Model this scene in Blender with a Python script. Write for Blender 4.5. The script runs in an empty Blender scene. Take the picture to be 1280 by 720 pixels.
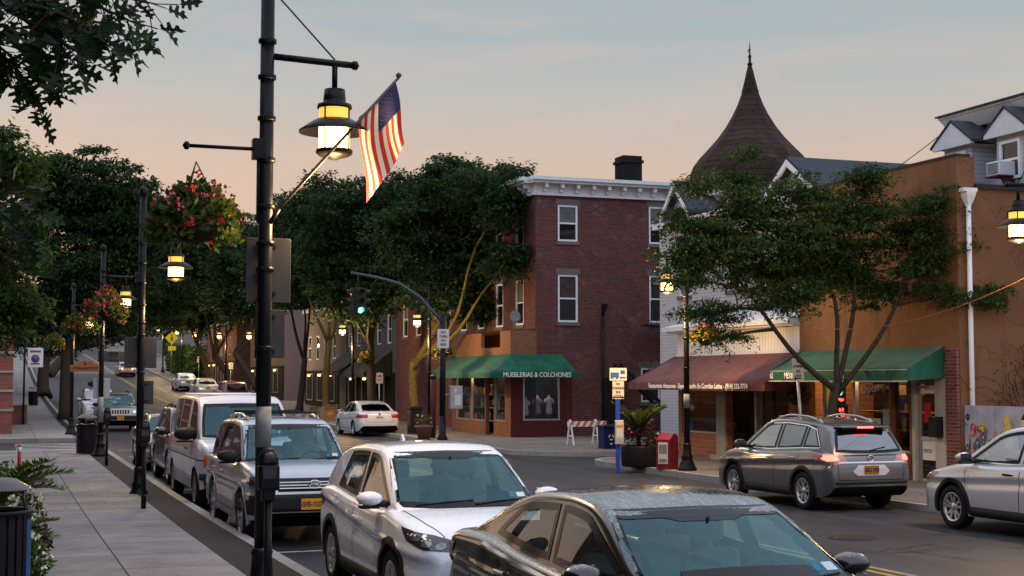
import bpy, bmesh, math, random
from math import sin, cos, pi, radians as R, sqrt, exp, floor
from mathutils import Vector as V, Matrix as M4, Euler
from mathutils.bvhtree import BVHTree
from mathutils import noise as mnoise
S = bpy.context.scene
COL = S.collection
# ---------------------------------------------------------------- camera, sky, sun, exposure
cd = bpy.data.cameras.new('camera'); cam = bpy.data.objects.new('camera', cd); COL.objects.link(cam)
cd.sensor_width = 36; cd.lens = 50.0; cd.clip_start = .1; cd.clip_end = 3000
cam.location = (0, 0, 2.4)
_yaw = math.atan(640/1778); _pt = math.atan(115/1778)
cam.rotation_euler = V((sin(_yaw)*cos(_pt), cos(_yaw)*cos(_pt), sin(_pt))).to_track_quat('-Z', 'Y').to_euler()
S.camera = cam
S.render.engine = 'CYCLES'
S.view_settings.view_transform = 'Standard'; S.view_settings.look = 'None'
S.view_settings.exposure = 0.0; S.view_settings.gamma = 1.0
S.cycles.use_denoising = True
S.cycles.max_bounces = 6; S.cycles.diffuse_bounces = 2; S.cycles.glossy_bounces = 3
S.cycles.transmission_bounces = 4; S.cycles.transparent_max_bounces = 10
S.cycles.sample_clamp_indirect = 3.0; S.cycles.sample_clamp_direct = 20.0
S.cycles.caustics_reflective = False; S.cycles.caustics_refractive = False

def srgb(r, g, b):
    f = lambda c: c/12.92 if c <= .04045 else ((c+.055)/1.055)**2.4
    return (f(r/255), f(g/255), f(b/255), 1)
class NT:
    def __init__(s, tree): s.t = tree; s.n = tree.nodes; s.l = tree.links
    def add(s, typ, **k):
        n = s.n.new(typ)
        ins = k.pop('ins', {})
        for a, v in k.items(): setattr(n, a, v)
        for a, v in ins.items():
            if isinstance(v, bpy.types.NodeSocket): s.l.new(v, n.inputs[a])
            else: n.inputs[a].default_value = v
        return n
    def math(s, op, a, b=None, c=None, clamp=False):
        n = s.n.new('ShaderNodeMath'); n.operation = op; n.use_clamp = clamp
        for i, v in enumerate((a, b, c)):
            if v is None: continue
            if isinstance(v, bpy.types.NodeSocket): s.l.new(v, n.inputs[i])
            else: n.inputs[i].default_value = v
        return n.outputs[0]
    def mix(s, f, a, b, blend='MIX'):
        n = s.n.new('ShaderNodeMix'); n.data_type = 'RGBA'; n.blend_type = blend
        for i, v in ((0, f), (6, a), (7, b)):
            if isinstance(v, bpy.types.NodeSocket): s.l.new(v, n.inputs[i])
            else: n.inputs[i].default_value = v if i == 0 or len(v) == 4 else (*v, 1)
        return n.outputs[2]
    def ramp(s, f, pts, interp='LINEAR'):
        n = s.n.new('ShaderNodeValToRGB'); e = n.color_ramp.elements; n.color_ramp.interpolation = interp
        while len(e) < len(pts): e.new(.5)
        for k, (p, c) in zip(e, pts): k.position = p; k.color = c if len(c) == 4 else (*c, 1)
        s.l.new(f, n.inputs[0]); return n.outputs[0]

w = bpy.data.worlds.new('World'); S.world = w; w.use_nodes = True
N = NT(w.node_tree); N.n.clear()
tc = N.add('ShaderNodeTexCoord'); sep = N.add('ShaderNodeSeparateXYZ', ins={0: tc.outputs['Generated']})
el = N.math('MULTIPLY', sep.outputs[2], 1.0)
skyc = N.ramp(el, [(0, srgb(222, 178, 150)), (.075, srgb(231, 190, 166)), (.15, srgb(221, 197, 180)), (.20, srgb(197, 197, 194)),
                   (.27, srgb(166, 188, 198)), (.42, (.70, .79, .95, 1)), (.6, (1.15, 1.27, 1.52, 1)), (1, (1.15, 1.27, 1.54, 1))])
# cooler and brighter away from the afterglow, raised out of view as added fill
az = N.math('ADD', N.math('MULTIPLY', sep.outputs[1], .5), .5, clamp=True)
cool = N.ramp(el, [(0, (.62, .65, .78, 1)), (.2, (.95, 1.03, 1.27, 1)), (.5, (1.40, 1.54, 1.88, 1)), (1, (1.30, 1.43, 1.76, 1))])
skyc = N.mix(N.math('MULTIPLY', N.math('SUBTRACT', az, .35), 2.2, clamp=True), cool, skyc)
# thin high streaks of cloud
mp = N.add('ShaderNodeMapping', ins={'Vector': tc.outputs['Generated'], 'Scale': (2.2, 2.2, 16), 'Rotation': (.1, .06, .3)})
ns = N.add('ShaderNodeTexNoise', ins={'Vector': mp.outputs[0], 'Scale': 2.1, 'Detail': 7, 'Roughness': .6, 'Distortion': .5})
cl = N.math('MULTIPLY', N.math('SUBTRACT', ns.outputs[0], .45), 3.2, clamp=True)
skyc = N.mix(N.math('MULTIPLY', cl, .34), skyc, srgb(240, 203, 186))
mp2 = N.add('ShaderNodeMapping', ins={'Vector': tc.outputs['Generated'], 'Scale': (3., 3., 26), 'Rotation': (.05, .12, 1.3), 'Location': (.3, .2, .1)})
ns2 = N.add('ShaderNodeTexNoise', ins={'Vector': mp2.outputs[0], 'Scale': 2.6, 'Detail': 8, 'Roughness': .66, 'Distortion': .8})
skyc = N.mix(N.math('MULTIPLY', N.math('SUBTRACT', ns2.outputs[0], .5), .55, clamp=True), skyc, srgb(176, 178, 192))
nish = N.add('ShaderNodeTexSky', sky_type='NISHITA', sun_disc=False, sun_elevation=R(3), sun_rotation=R(-12))
skyc = N.mix(.12, skyc, N.mix(1.0, nish.outputs[0], (.08, .08, .08, 1), 'MULTIPLY'))
bg = N.add('ShaderNodeBackground', ins={'Color': skyc, 'Strength': 1.0})
N.l.new(bg.outputs[0], N.add('ShaderNodeOutputWorld').inputs[0])
sd = bpy.data.lights.new('sun', 'SUN'); sd.energy = .16; sd.angle = R(50); sd.color = (1, .78, .58)
so = bpy.data.objects.new('sun', sd); COL.objects.link(so)
so.rotation_euler = (-V((sin(R(-12))*cos(R(6)), cos(R(-12))*cos(R(6)), sin(R(6))))).to_track_quat('-Z', 'Y').to_euler()

# ---------------------------------------------------------------- materials
def new_mat(name):
    m = bpy.data.materials.new(name); m.use_nodes = True
    n = NT(m.node_tree); p = m.node_tree.nodes['Principled BSDF']; p.inputs['Specular IOR Level'].default_value = .10
    return m, n, p
MC = {}
def mat(name, col, rough=.6, metal=0., var=.12, scale=6., bump=0., bscale=None, coat=0., emit=None, es=0., spec=.14, detail=4, stain=None):
    """surface with mottled colour and a little relief"""
    if name in MC: return MC[name]
    m, n, p = new_mat(name)
    c = col if len(col) == 4 else (*col, 1)
    t = n.add('ShaderNodeTexCoord'); g = n.add('ShaderNodeNewGeometry')
    if var or bump:
        ns = n.add('ShaderNodeTexNoise', ins={'Vector': g.outputs['Position'], 'Scale': scale, 'Detail': detail, 'Roughness': .6})
        f = n.math('ADD', n.math('MULTIPLY', n.math('SUBTRACT', ns.outputs[0], .5), 4*var), 1.0)
        cc = n.add('ShaderNodeVectorMath', operation='SCALE', ins={0: c[:3], 3: f}).outputs[0]
        if stain:
            n2 = n.add('ShaderNodeTexNoise', ins={'Vector': g.outputs['Position'], 'Scale': stain[1], 'Detail': 6, 'Roughness': .65})
            cc = n.mix(n.math('MULTIPLY', n.math('SUBTRACT', n2.outputs[0], .5), 5, clamp=True), cc, stain[0])
        n.l.new(cc, p.inputs['Base Color'])
        n.l.new(n.math('ADD', n.math('MULTIPLY', ns.outputs[0], .2), rough-.1, clamp=True), p.inputs['Roughness'])
        if bump:
            nb = n.add('ShaderNodeTexNoise', ins={'Vector': g.outputs['Position'], 'Scale': bscale or scale*6, 'Detail': 5})
            b = n.add('ShaderNodeBump', ins={'Strength': bump, 'Distance': .02, 'Height': nb.outputs[0]})
            n.l.new(b.outputs[0], p.inputs['Normal'])
    else:
        p.inputs['Base Color'].default_value = c; p.inputs['Roughness'].default_value = rough
    p.inputs['Metallic'].default_value = metal; p.inputs['Coat Weight'].default_value = coat
    p.inputs['Coat Roughness'].default_value = .04
    p.inputs['Specular IOR Level'].default_value = spec
    if emit:
        p.inputs['Emission Color'].default_value = emit if len(emit) == 4 else (*emit, 1); p.inputs['Emission Strength'].default_value = es
    MC[name] = m; return m
def wallvec(n, sx=1., sz=1.):
    g = n.add('ShaderNodeNewGeometry'); s = n.add('ShaderNodeSeparateXYZ', ins={0: g.outputs['Position']})
    return n.add('ShaderNodeCombineXYZ', ins={0: n.math('MULTIPLY', n.math('ADD', s.outputs[0], s.outputs[1]), sx), 1: n.math('MULTIPLY', s.outputs[2], sz), 2: 0.}).outputs[0], g
def brick_mat(name, c1, c2, mortar, bw=.22, bh=.075, ms=.012, patch=.5, pale=None):
    m, n, p = new_mat(name)
    vec, g = wallvec(n)
    b = n.add('ShaderNodeTexBrick', ins={'Vector': vec, 'Color1': (*c1, 1), 'Color2': (*c2, 1), 'Mortar': (*mortar, 1), 'Scale': 1.0, 'Mortar Size': ms, 'Mortar Smooth': .3, 'Bias': -.1, 'Brick Width': bw, 'Row Height': bh})
    n1 = n.add('ShaderNodeTexNoise', ins={'Vector': vec, 'Scale': .55, 'Detail': 8, 'Roughness': .72})
    col = n.mix(n.math('MULTIPLY', n.math('SUBTRACT', n1.outputs[0], .47), 4.5*patch, clamp=True), b.outputs[0], (c1[0]*.35, c1[1]*.38, c1[2]*.42, 1))
    n2 = n.add('ShaderNodeTexNoise', ins={'Vector': vec, 'Scale': 1.3, 'Detail': 9, 'Roughness': .75})
    if pale:
        col = n.mix(n.math('MULTIPLY', n.math('SUBTRACT', n2.outputs[0], .57), 5.0, clamp=True), col, (*pale, 1))
        n.l.new(n.mix(n.math('MULTIPLY', b.outputs[1], .7), col, (*mortar, 1)), p.inputs['Base Color'])
    else: n.l.new(col, p.inputs['Base Color'])
    p.inputs['Roughness'].default_value = .85
    hgt = n.math('ADD', n.math('MULTIPLY', b.outputs[1], -1.), n.math('MULTIPLY', n2.outputs[0], .5))
    bp = n.add('ShaderNodeBump', ins={'Strength': .7, 'Distance': .012, 'Height': hgt}); n.l.new(bp.outputs[0], p.inputs['Normal'])
    return m
def siding_mat(name, col, pitch=.12, vertical=False, var=.1, scallop=False):
    m, n, p = new_mat(name)
    vec, g = wallvec(n); s = n.add('ShaderNodeSeparateXYZ', ins={0: vec})
    cc = s.outputs[0] if vertical else s.outputs[1]
    if scallop:
        row = n.math('FLOOR', n.math('DIVIDE', s.outputs[1], pitch))
        xs = n.math('ADD', n.math('DIVIDE', s.outputs[0], pitch*1.2), n.math('MULTIPLY', row, .5))
        cc = n.math('ADD', cc, n.math('MULTIPLY', n.math('ABSOLUTE', n.math('SUBTRACT', n.math('FRACT', xs), .5)), -pitch*.7))
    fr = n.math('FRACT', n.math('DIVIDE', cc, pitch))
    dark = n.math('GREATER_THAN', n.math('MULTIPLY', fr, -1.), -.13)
    ns = n.add('ShaderNodeTexNoise', ins={'Vector': vec, 'Scale': 1.5, 'Detail': 8, 'Roughness': .7})
    f = n.math('ADD', n.math('MULTIPLY', n.math('SUBTRACT', ns.outputs[0], .5), 4*var), 1.)
    base = n.add('ShaderNodeVectorMath', operation='SCALE', ins={0: col, 3: f}).outputs[0]
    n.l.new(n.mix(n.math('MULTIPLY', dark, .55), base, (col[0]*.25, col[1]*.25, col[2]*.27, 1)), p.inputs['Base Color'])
    bp = n.add('ShaderNodeBump', ins={'Strength': .9, 'Distance': .015, 'Height': fr}); n.l.new(bp.outputs[0], p.inputs['Normal'])
    p.inputs['Roughness'].default_value = .6
    return m
def glass_mat(name, tint=(.5, .6, .6), body=.5, refl=.35, rough=.03, dust=0., dust_sheen_col=(.3, .4, .42), gcol=(.95, .97, 1)):
    """see-through pane: tinted transmission + mirror reflection + optional film (on windscreens, sky reflection painted in teal) of dust / dew"""
    if name in MC: return MC[name]
    m = bpy.data.materials.new(name); m.use_nodes = True; n = NT(m.node_tree); n.n.clear()
    t = n.add('ShaderNodeBsdfTransparent', ins={'Color': (*tint, 1)})
    gl = n.add('ShaderNodeBsdfGlossy', ins={'Color': (*gcol, 1), 'Roughness': rough})
    lw = n.add('ShaderNodeLayerWeight', ins={'Blend': .5})
    f = n.math('ADD', n.math('MULTIPLY', n.math('POWER', lw.outputs['Facing'], 5.), .9), refl+.035, clamp=True)
    mx = n.add('ShaderNodeMixShader', ins={0: f, 1: t.outputs[0], 2: gl.outputs[0]})
    out = mx.outputs[0]
    if dust:
        d = n.add('ShaderNodeBsdfDiffuse', ins={'Color': (*dust_sheen_col, 1)})
        g = n.add('ShaderNodeNewGeometry')
        v = n.add('ShaderNodeTexVoronoi', feature='F1', ins={'Vector': g.outputs['Position'], 'Scale': 55.})
        sp = n.math('MULTIPLY', n.math('LESS_THAN', v.outputs['Distance'], .16), .35)
        n3 = n.add('ShaderNodeTexNoise', ins={'Vector': g.outputs['Position'], 'Scale': 3., 'Detail': 5})
        df = n.math('ADD', n.math('MULTIPLY', n3.outputs[0], 2*dust), sp, clamp=True)
        out = n.add('ShaderNodeMixShader', ins={0: n.math('MINIMUM', df, .8), 1: out, 2: d.outputs[0]}).outputs[0]
    n.l.new(out, n.add('ShaderNodeOutputMaterial').inputs[0])
    MC[name] = m; return m
def leaf_mat(name, c1, c2, c3, trans=.25):
    m = bpy.data.materials.new(name); m.use_nodes = True; n = NT(m.node_tree); n.n.clear()
    g = n.add('ShaderNodeNewGeometry')
    big = n.add('ShaderNodeTexNoise', ins={'Vector': g.outputs['Position'], 'Scale': .8, 'Detail': 3})
    f = n.math('ADD', n.math('MULTIPLY', g.outputs['Random Per Island'], .55), n.math('MULTIPLY', n.math('SUBTRACT', big.outputs[0], .3), .95), clamp=True)
    c = n.ramp(f, [(0, c1), (.5, c2), (1, c3)])
    d = n.add('ShaderNodeBsdfPrincipled', ins={'Base Color': c, 'Roughness': .5, 'Specular IOR Level': .10})
    t = n.add('ShaderNodeBsdfTranslucent', ins={'Color': n.mix(1., c, (1.5, 1.7, .7, 1), 'MULTIPLY')})
    mx = n.add('ShaderNodeMixShader', ins={0: trans, 1: d.outputs[0], 2: t.outputs[0]})
    n.l.new(mx.outputs[0], n.add('ShaderNodeOutputMaterial').inputs[0]); return m
def paint(name, col, metal=0., rough=.28, coat=1., dew=0., flake=.1):
    if name in MC: return MC[name]
    m, n, p = new_mat(name); g = n.add('ShaderNodeNewGeometry')
    ns = n.add('ShaderNodeTexNoise', ins={'Vector': g.outputs['Position'], 'Scale': 2.2, 'Detail': 8, 'Roughness': .7})
    s = n.add('ShaderNodeSeparateXYZ', ins={0: g.outputs['Position']})
    f = n.math('ADD', n.math('MULTIPLY', n.math('SUBTRACT', ns.outputs[0], .5), 2*flake), 1.)
    base = n.add('ShaderNodeVectorMath', operation='SCALE', ins={0: col, 3: f}).outputs[0]
    # road dust along the lower flanks: thicker where the splash reaches
    dirt = n.math('MULTIPLY', n.math('SUBTRACT', n.math('ADD', .38, n.math('MULTIPLY', ns.outputs[0], .45)), s.outputs[2]), 1.2, clamp=True)
    base = n.mix(n.math('MULTIPLY', dirt, .6), base, (.10, .09, .08, 1))
    rg = n.math('ADD', n.math('MULTIPLY', ns.outputs[0], .14), rough-.05)
    p.inputs['Specular IOR Level'].default_value = .5; p.inputs['Metallic'].default_value = metal; p.inputs['Coat Weight'].default_value = coat; p.inputs['Coat Roughness'].default_value = .05
    if dew:
        sn = n.add('ShaderNodeSeparateXYZ', ins={0: g.outputs['Normal']})
        mp = n.add('ShaderNodeMapping', ins={'Vector': g.outputs['Position'], 'Scale': (34, 34, 34)})
        v = n.add('ShaderNodeTexVoronoi', feature='F1', ins={'Vector': mp.outputs[0], 'Scale': 1.})
        drop = n.math('LESS_THAN', v.outputs['Distance'], .38)
        mp2 = n.add('ShaderNodeMapping', ins={'Vector': g.outputs['Position'], 'Scale': (5., .8, 2.)})
        st = n.add('ShaderNodeTexNoise', ins={'Vector': mp2.outputs[0], 'Scale': 2.2, 'Detail': 8, 'Roughness': .75, 'Distortion': 1.4})
        up = n.math('MULTIPLY', n.math('SUBTRACT', sn.outputs[2], .72), 6., clamp=True)
        streak = n.math('MULTIPLY', n.math('SUBTRACT', st.outputs[0], .5), 7., clamp=True)
        k = n.math('MULTIPLY', up, n.math('ADD', n.math('MULTIPLY', streak, .55), n.math('MULTIPLY', drop, .3)))
        base = n.mix(n.math('MULTIPLY', k, dew), base, (.42, .40, .38, 1))
        n.l.new(n.math('ADD', n.math('MULTIPLY', k, .25), rg), p.inputs['Roughness'])
        bp = n.add('ShaderNodeBump', ins={'Strength': n.math('MULTIPLY', up, .35), 'Distance': .004, 'Height': n.math('SUBTRACT', .4, v.outputs['Distance'], clamp=True)})
        n.l.new(bp.outputs[0], p.inputs['Normal'])
    else: n.l.new(rg, p.inputs['Roughness'])
    n.l.new(base, p.inputs['Base Color'])
    MC[name] = m; return m
def emis(name, col, s, base=(.8, .7, .5)):
    return mat(name, base, .3, var=0, emit=col, es=s)

# ---------------------------------------------------------------- mesh building
class MB:
    def __init__(s): s.v = []; s.f = []; s.sm = []; s.mi = []
    def add(s, vs, fs, smooth=False, mi=0):
        o = len(s.v); s.v += [tuple(p) for p in vs]
        for f in fs: s.f.append(tuple(i+o for i in f)); s.sm.append(smooth); s.mi.append(mi)
        return s
    def box(s, c, d, rz=0., rx=0., ry=0., mi=0, bev=0.):
        h = [x/2 for x in d]
        if bev:
            b = bmesh.new(); bmesh.ops.create_cube(b, size=1); bmesh.ops.scale(b, vec=V(d), verts=b.verts)
            bmesh.ops.bevel(b, geom=list(b.edges), offset=min(bev, min(h)*.9), segments=2, affect='EDGES', profile=.5)
            vs = [q.co.copy() for q in b.verts]; b.verts.index_update(); fs = [tuple(q.index for q in f.verts) for f in b.faces]; b.free()
        else:
            vs = [V((x*h[0], y*h[1], z*h[2])) for x in (-1, 1) for y in (-1, 1) for z in (-1, 1)]
            fs = [(0, 1, 3, 2), (4, 6, 7, 5), (0, 4, 5, 1), (2, 3, 7, 6), (0, 2, 6, 4), (1, 5, 7, 3)]
        r = Euler((rx, ry, rz)).to_matrix() if (rx or ry or rz) else None
        c = V(c)
        return s.add([(r @ q if r else q)+c for q in vs], fs, mi=mi)
    def bb(s, x0, x1, y0, y1, z0, z1, mi=0): return s.box(((x0+x1)/2, (y0+y1)/2, (z0+z1)/2), (abs(x1-x0), abs(y1-y0), abs(z1-z0)), mi=mi)
    def tube(s, pts, rad, n=10, caps=True, smooth=True, mi=0):
        pts = [V(p) for p in pts]; k = len(pts)
        rad = rad if isinstance(rad, (list, tuple)) else [rad]*k
        vs = []; up = None
        for i, p in enumerate(pts):
            t = (pts[min(i+1, k-1)]-pts[max(i-1, 0)])
            if t.length < 1e-9: t = V((0, 0, 1))
            t.normalize()
            if up is None:
                a = V((0, 0, 1)) if abs(t.z) < .9 else V((1, 0, 0))
                up = t.cross(a).normalized()
            else:
                up = (up-t*up.dot(t))
                up = up.normalized() if up.length > 1e-6 else t.cross(V((1, 0, 0))).normalized()
            w_ = t.cross(up)
            for j in range(n):
                an = 2*pi*j/n; vs.append(p+(up*cos(an)+w_*sin(an))*rad[i])
        fs = [(i*n+j, i*n+(j+1) % n, (i+1)*n+(j+1) % n, (i+1)*n+j) for i in range(k-1) for j in range(n)]
        s.add(vs, fs, smooth, mi)
        if caps: s.add(vs[:n], [tuple(range(n))[::-1]], mi=mi); s.add(vs[-n:], [tuple(range(n))], mi=mi)
        return s
    def lathe(s, prof, c=(0, 0, 0), n=20, axis='z', smooth=True, mi=0, sx=1., sy=1., ph=0., cap=True):
        vs = []; c = V(c)
        for r, z in prof:
            for j in range(n):
                a = 2*pi*j/n+ph
                q = V((r*cos(a)*sx, r*sin(a)*sy, z)) if axis == 'z' else (V((z, r*cos(a), r*sin(a))) if axis == 'x' else V((r*cos(a), z, r*sin(a))))
                vs.append(q+c)
        k = len(prof)
        fs = [(i*n+j, i*n+(j+1) % n, (i+1)*n+(j+1) % n, (i+1)*n+j) for i in range(k-1) for j in range(n)]
        s.add(vs, fs, smooth, mi)
        if not cap: return s
        if prof[0][0] > 1e-4: s.add(vs[:n], [tuple(range(n))[::-1]], mi=mi)
        if prof[-1][0] > 1e-4: s.add(vs[-n:], [tuple(range(n))], mi=mi)
        return s
    def poly(s, pts, mi=0): return s.add(pts, [tuple(range(len(pts)))], mi=mi)
    def prism(s, pts, ext, mi=0):
        """closed solid: polygon pts swept by the vector ext"""
        k = len(pts); e = V(ext); a = [V(p) for p in pts]; b = [p+e for p in a]
        s.add(a+b, [tuple(range(k))[::-1], tuple(range(k, 2*k))]+[(i, (i+1) % k, k+(i+1) % k, k+i) for i in range(k)], mi=mi); return s
    def grid(s, rows, smooth=True, mi=0, closed=False):
        k = len(rows[0]); vs = [p for r in rows for p in r]
        m_ = k if closed else k-1
        return s.add(vs, [(i*k+j, i*k+(j+1) % k, (i+1)*k+(j+1) % k, (i+1)*k+j) for i in range(len(rows)-1) for j in range(m_)], smooth, mi)
    def build(s, name, mats, parent=None, fix=True, autosm=None):
        me = bpy.data.meshes.new(name); me.from_pydata(s.v, [], s.f)
        for m in (mats if isinstance(mats, (list, tuple)) else [mats]): me.materials.append(m)
        me.polygons.foreach_set('use_smooth', s.sm); me.polygons.foreach_set('material_index', s.mi)
        if fix:
            b = bmesh.new(); b.from_mesh(me)
            bmesh.ops.remove_doubles(b, verts=b.verts, dist=1e-5)
            bmesh.ops.recalc_face_normals(b, faces=b.faces); b.to_mesh(me); b.free()
        if autosm:
            me.polygons.foreach_set('use_smooth', [True]*len(me.polygons)); me.set_sharp_from_angle(angle=R(autosm))
        me.update()
        o = bpy.data.objects.new(name, me); COL.objects.link(o)
        if parent: o.parent = parent
        return o
def tag(o, label=None, cat=None, group=None, kind=None):
    if label: o['label'] = label
    if cat: o['category'] = cat
    if group: o['group'] = group
    if kind: o['kind'] = kind
    return o
def thing(name, label, cat, loc=(0, 0, 0), rz=0., group=None):
    o = bpy.data.objects.new(name, None); COL.objects.link(o); o.location = loc; o.rotation_euler = (0, 0, rz)
    o.empty_display_size = .2
    return tag(o, label, cat, group)
def struct(o): o['kind'] = 'structure'; return o
def copy_tree(o, loc, rz=0., label=None, group=None):
    def rec(a, par):
        c = a.copy(); COL.objects.link(c)
        if par is not None: c.parent = par
        for ch in list(a.children): rec(ch, c)
        return c
    c = rec(o, None); c.location = loc; c.rotation_euler = (0, 0, rz)
    if label: c['label'] = label
    if group: c['group'] = group
    return c
def text(s, size, m, parent, mw, name='lettering', ext=.002, align='CENTER', sx=1., bold=.0):
    """flat letters: mw maps the text plane (x right, y up) to the parent's space"""
    cu = bpy.data.curves.new(name, 'FONT'); cu.body = s; cu.size = size; cu.extrude = ext; cu.align_x = align; cu.align_y = 'CENTER'; cu.resolution_u = 3; cu.offset = bold
    t = bpy.data.objects.new(name+'_tmp', cu); COL.objects.link(t)
    me = bpy.data.meshes.new_from_object(t.evaluated_get(bpy.context.evaluated_depsgraph_get()))
    bpy.data.objects.remove(t); bpy.data.curves.remove(cu)
    me.transform(mw @ M4.Diagonal((sx, 1, 1, 1))); me.materials.clear(); me.materials.append(m)
    o = bpy.data.objects.new(name, me); COL.objects.link(o)
    if parent: o.parent = parent
    return o
def plane_mw(o, xr, up):
    """matrix for text(): origin o, x axis xr, y axis up"""
    x = V(xr).normalized(); y = V(up); y = (y-x*y.dot(x)).normalized(); z = x.cross(y)
    return M4(((x.x, y.x, z.x, o[0]), (x.y, y.y, z.y, o[1]), (x.z, y.z, z.z, o[2]), (0, 0, 0, 1)))
def lerp(a, b, t): return a+(b-a)*t
def interp(x, pts):
    if x <= pts[0][0]: return pts[0][1]
    for (a, p), (b, q) in zip(pts, pts[1:]):
        if x <= b: return p+(q-p)*(x-a)/(b-a)
    return pts[-1][1]
GP = [(-60, .2), (0, .2), (9, .14), (15, .10), (22, .03), (28, 0), (62, 0), (75, .1), (85, .3), (105, .8), (125, 1.5), (150, 2.7), (180, 4.4), (220, 6.4), (270, 9), (350, 13), (600, 24)]
def gz(y): return interp(y, GP)
# ================================================================ ground, road, pavements
def road_mat():
    m, n, p = new_mat('asphalt'); g = n.add('ShaderNodeNewGeometry'); pos = g.outputs['Position']
    n1 = n.add('ShaderNodeTexNoise', ins={'Vector': pos, 'Scale': .35, 'Detail': 8, 'Roughness': .7})
    n2 = n.add('ShaderNodeTexNoise', ins={'Vector': pos, 'Scale': 60., 'Detail': 3})
    mp = n.add('ShaderNodeMapping', ins={'Vector': pos, 'Scale': (1.1, .06, 1)})
    n3 = n.add('ShaderNodeTexNoise', ins={'Vector': mp.outputs[0], 'Scale': 1.1, 'Detail': 4})
    v = n.add('ShaderNodeTexVoronoi', feature='DISTANCE_TO_EDGE', ins={'Vector': n.add('ShaderNodeVectorMath', operation='ADD', ins={0: pos, 1: n.add('ShaderNodeVectorMath', operation='SCALE', ins={0: n1.outputs['Color'], 3: 2.5}).outputs[0]}).outputs[0], 'Scale': .22})
    crack = n.math('LESS_THAN', v.outputs['Distance'], .006)
    f = n.math('ADD', n.math('MULTIPLY', n1.outputs[0], .6), n.math('ADD', n.math('MULTIPLY', n2.outputs[0], .35), n.math('MULTIPLY', n3.outputs[0], .7)))
    c = n.ramp(n.math('MULTIPLY', f, .6), [(.3, (.018, .018, .021, 1)), (.5, (.040, .041, .047, 1)), (.68, (.075, .075, .081, 1))])
    vp = n.add('ShaderNodeTexVoronoi', feature='F1', distance='CHEBYCHEV', ins={'Vector': n.add('ShaderNodeMapping', ins={'Vector': pos, 'Scale': (.3, .09, 1)}).outputs[0], 'Scale': 1.})
    patch = n.math('GREATER_THAN', n.add('ShaderNodeSeparateColor', ins={0: vp.outputs['Color']}).outputs[0], .78)
    c = n.mix(n.math('MULTIPLY', patch, .5), c, (.018, .018, .021, 1))
    c = n.mix(n.math('MULTIPLY', crack, .85), c, (.008, .008, .009, 1))
    n.l.new(c, p.inputs['Base Color']); n.l.new(n.math('ADD', n.math('MULTIPLY', n1.outputs[0], .3), .38), p.inputs['Roughness'])
    b = n.add('ShaderNodeBump', ins={'Strength': .5, 'Distance': .01, 'Height': n2.outputs[0]}); n.l.new(b.outputs[0], p.inputs['Normal'])
    return m
def walk_mat(name, c0, c1, jw=1.45, ox=.05):
    m, n, p = new_mat(name); g = n.add('ShaderNodeNewGeometry'); pos = g.outputs['Position']
    mp = n.add('ShaderNodeMapping', ins={'Vector': pos, 'Location': (ox, .3, 0)})
    b = n.add('ShaderNodeTexBrick', offset=0., ins={'Vector': mp.outputs[0], 'Color1': (*c0, 1), 'Color2': (*c1, 1), 'Mortar': (.03, .03, .03, 1), 'Scale': 1., 'Mortar Size': .011, 'Mortar Smooth': .3, 'Brick Width': jw, 'Row Height': jw})
    n1 = n.add('ShaderNodeTexNoise', ins={'Vector': pos, 'Scale': .9, 'Detail': 9, 'Roughness': .72})
    n2 = n.add('ShaderNodeTexNoise', ins={'Vector': pos, 'Scale': 45., 'Detail': 3})
    n3 = n.add('ShaderNodeTexVoronoi', feature='F1', ins={'Vector': pos, 'Scale': 3.2})
    spot = n.math('LESS_THAN', n3.outputs['Distance'], .09)
    f = n.math('ADD', n.math('MULTIPLY', n1.outputs[0], .9), n.math('MULTIPLY', n2.outputs[0], .4))
    c = n.mix(1., b.outputs[0], n.ramp(f, [(.38, (.42, .41, .41, 1)), (.6, (1, 1, 1, 1)), (.85, (1.45, 1.43, 1.40, 1))]), 'MULTIPLY')
    c = n.mix(n.math('MULTIPLY', spot, .5), c, (.07, .07, .07, 1))
    n.l.new(c, p.inputs['Base Color']); p.inputs['Roughness'].default_value = .8
    bp = n.add('ShaderNodeBump', ins={'Strength': .45, 'Distance': .01, 'Height': n.math('ADD', n2.outputs[0], n.math('MULTIPLY', b.outputs[1], -2.))}); n.l.new(bp.outputs[0], p.inputs['Normal'])
    return m
M_road = road_mat(); M_walk = walk_mat('concrete_walk', (.19, .182, .178), (.225, .216, .21)); M_walk2 = walk_mat('concrete_walk_far_side', (.15, .13, .115), (.185, .16, .138), 1.5, .5)
M_kerb = mat('kerb_stone', (.27, .265, .255), .75, var=.2, scale=4, bump=.3); M_strip = mat('asphalt_strip', (.026, .026, .028), .8, var=.25, scale=7, bump=.5, bscale=70)
M_white = mat('road_paint_white', (.40, .40, .40), .6, var=.22, scale=9, stain=((.12, .12, .12, 1), 5.)); M_yellow = mat('road_paint_yellow', (.36, .25, .08), .6, var=.2, scale=9, stain=((.14, .12, .1, 1), 4.))
M_earth = mat('earth', (.07, .065, .055), .9, var=.3, scale=.5)
YB = [-60, -20, 0, 9, 15, 22, 28, 40, 55, 62, 66, 70, 75, 80, 85, 92, 98, 105, 112, 118, 125, 133, 141, 150, 160, 170, 180, 200, 220, 245, 270, 310, 350, 450, 600, 900]
def ysplit(a, b): return [a]+[y for y in YB if a < y < b]+[b]
def strip(mb, x0, x1, y0, y1, dz):
    ys = ysplit(y0, y1)
    fx = x0 if callable(x0) else (lambda y: x0)
    gx = x1 if callable(x1) else (lambda y: x1)
    return mb.grid([[(fx(y), y, gz(y)+dz), (gx(y), y, gz(y)+dz)] for y in ys], smooth=False)
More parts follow.
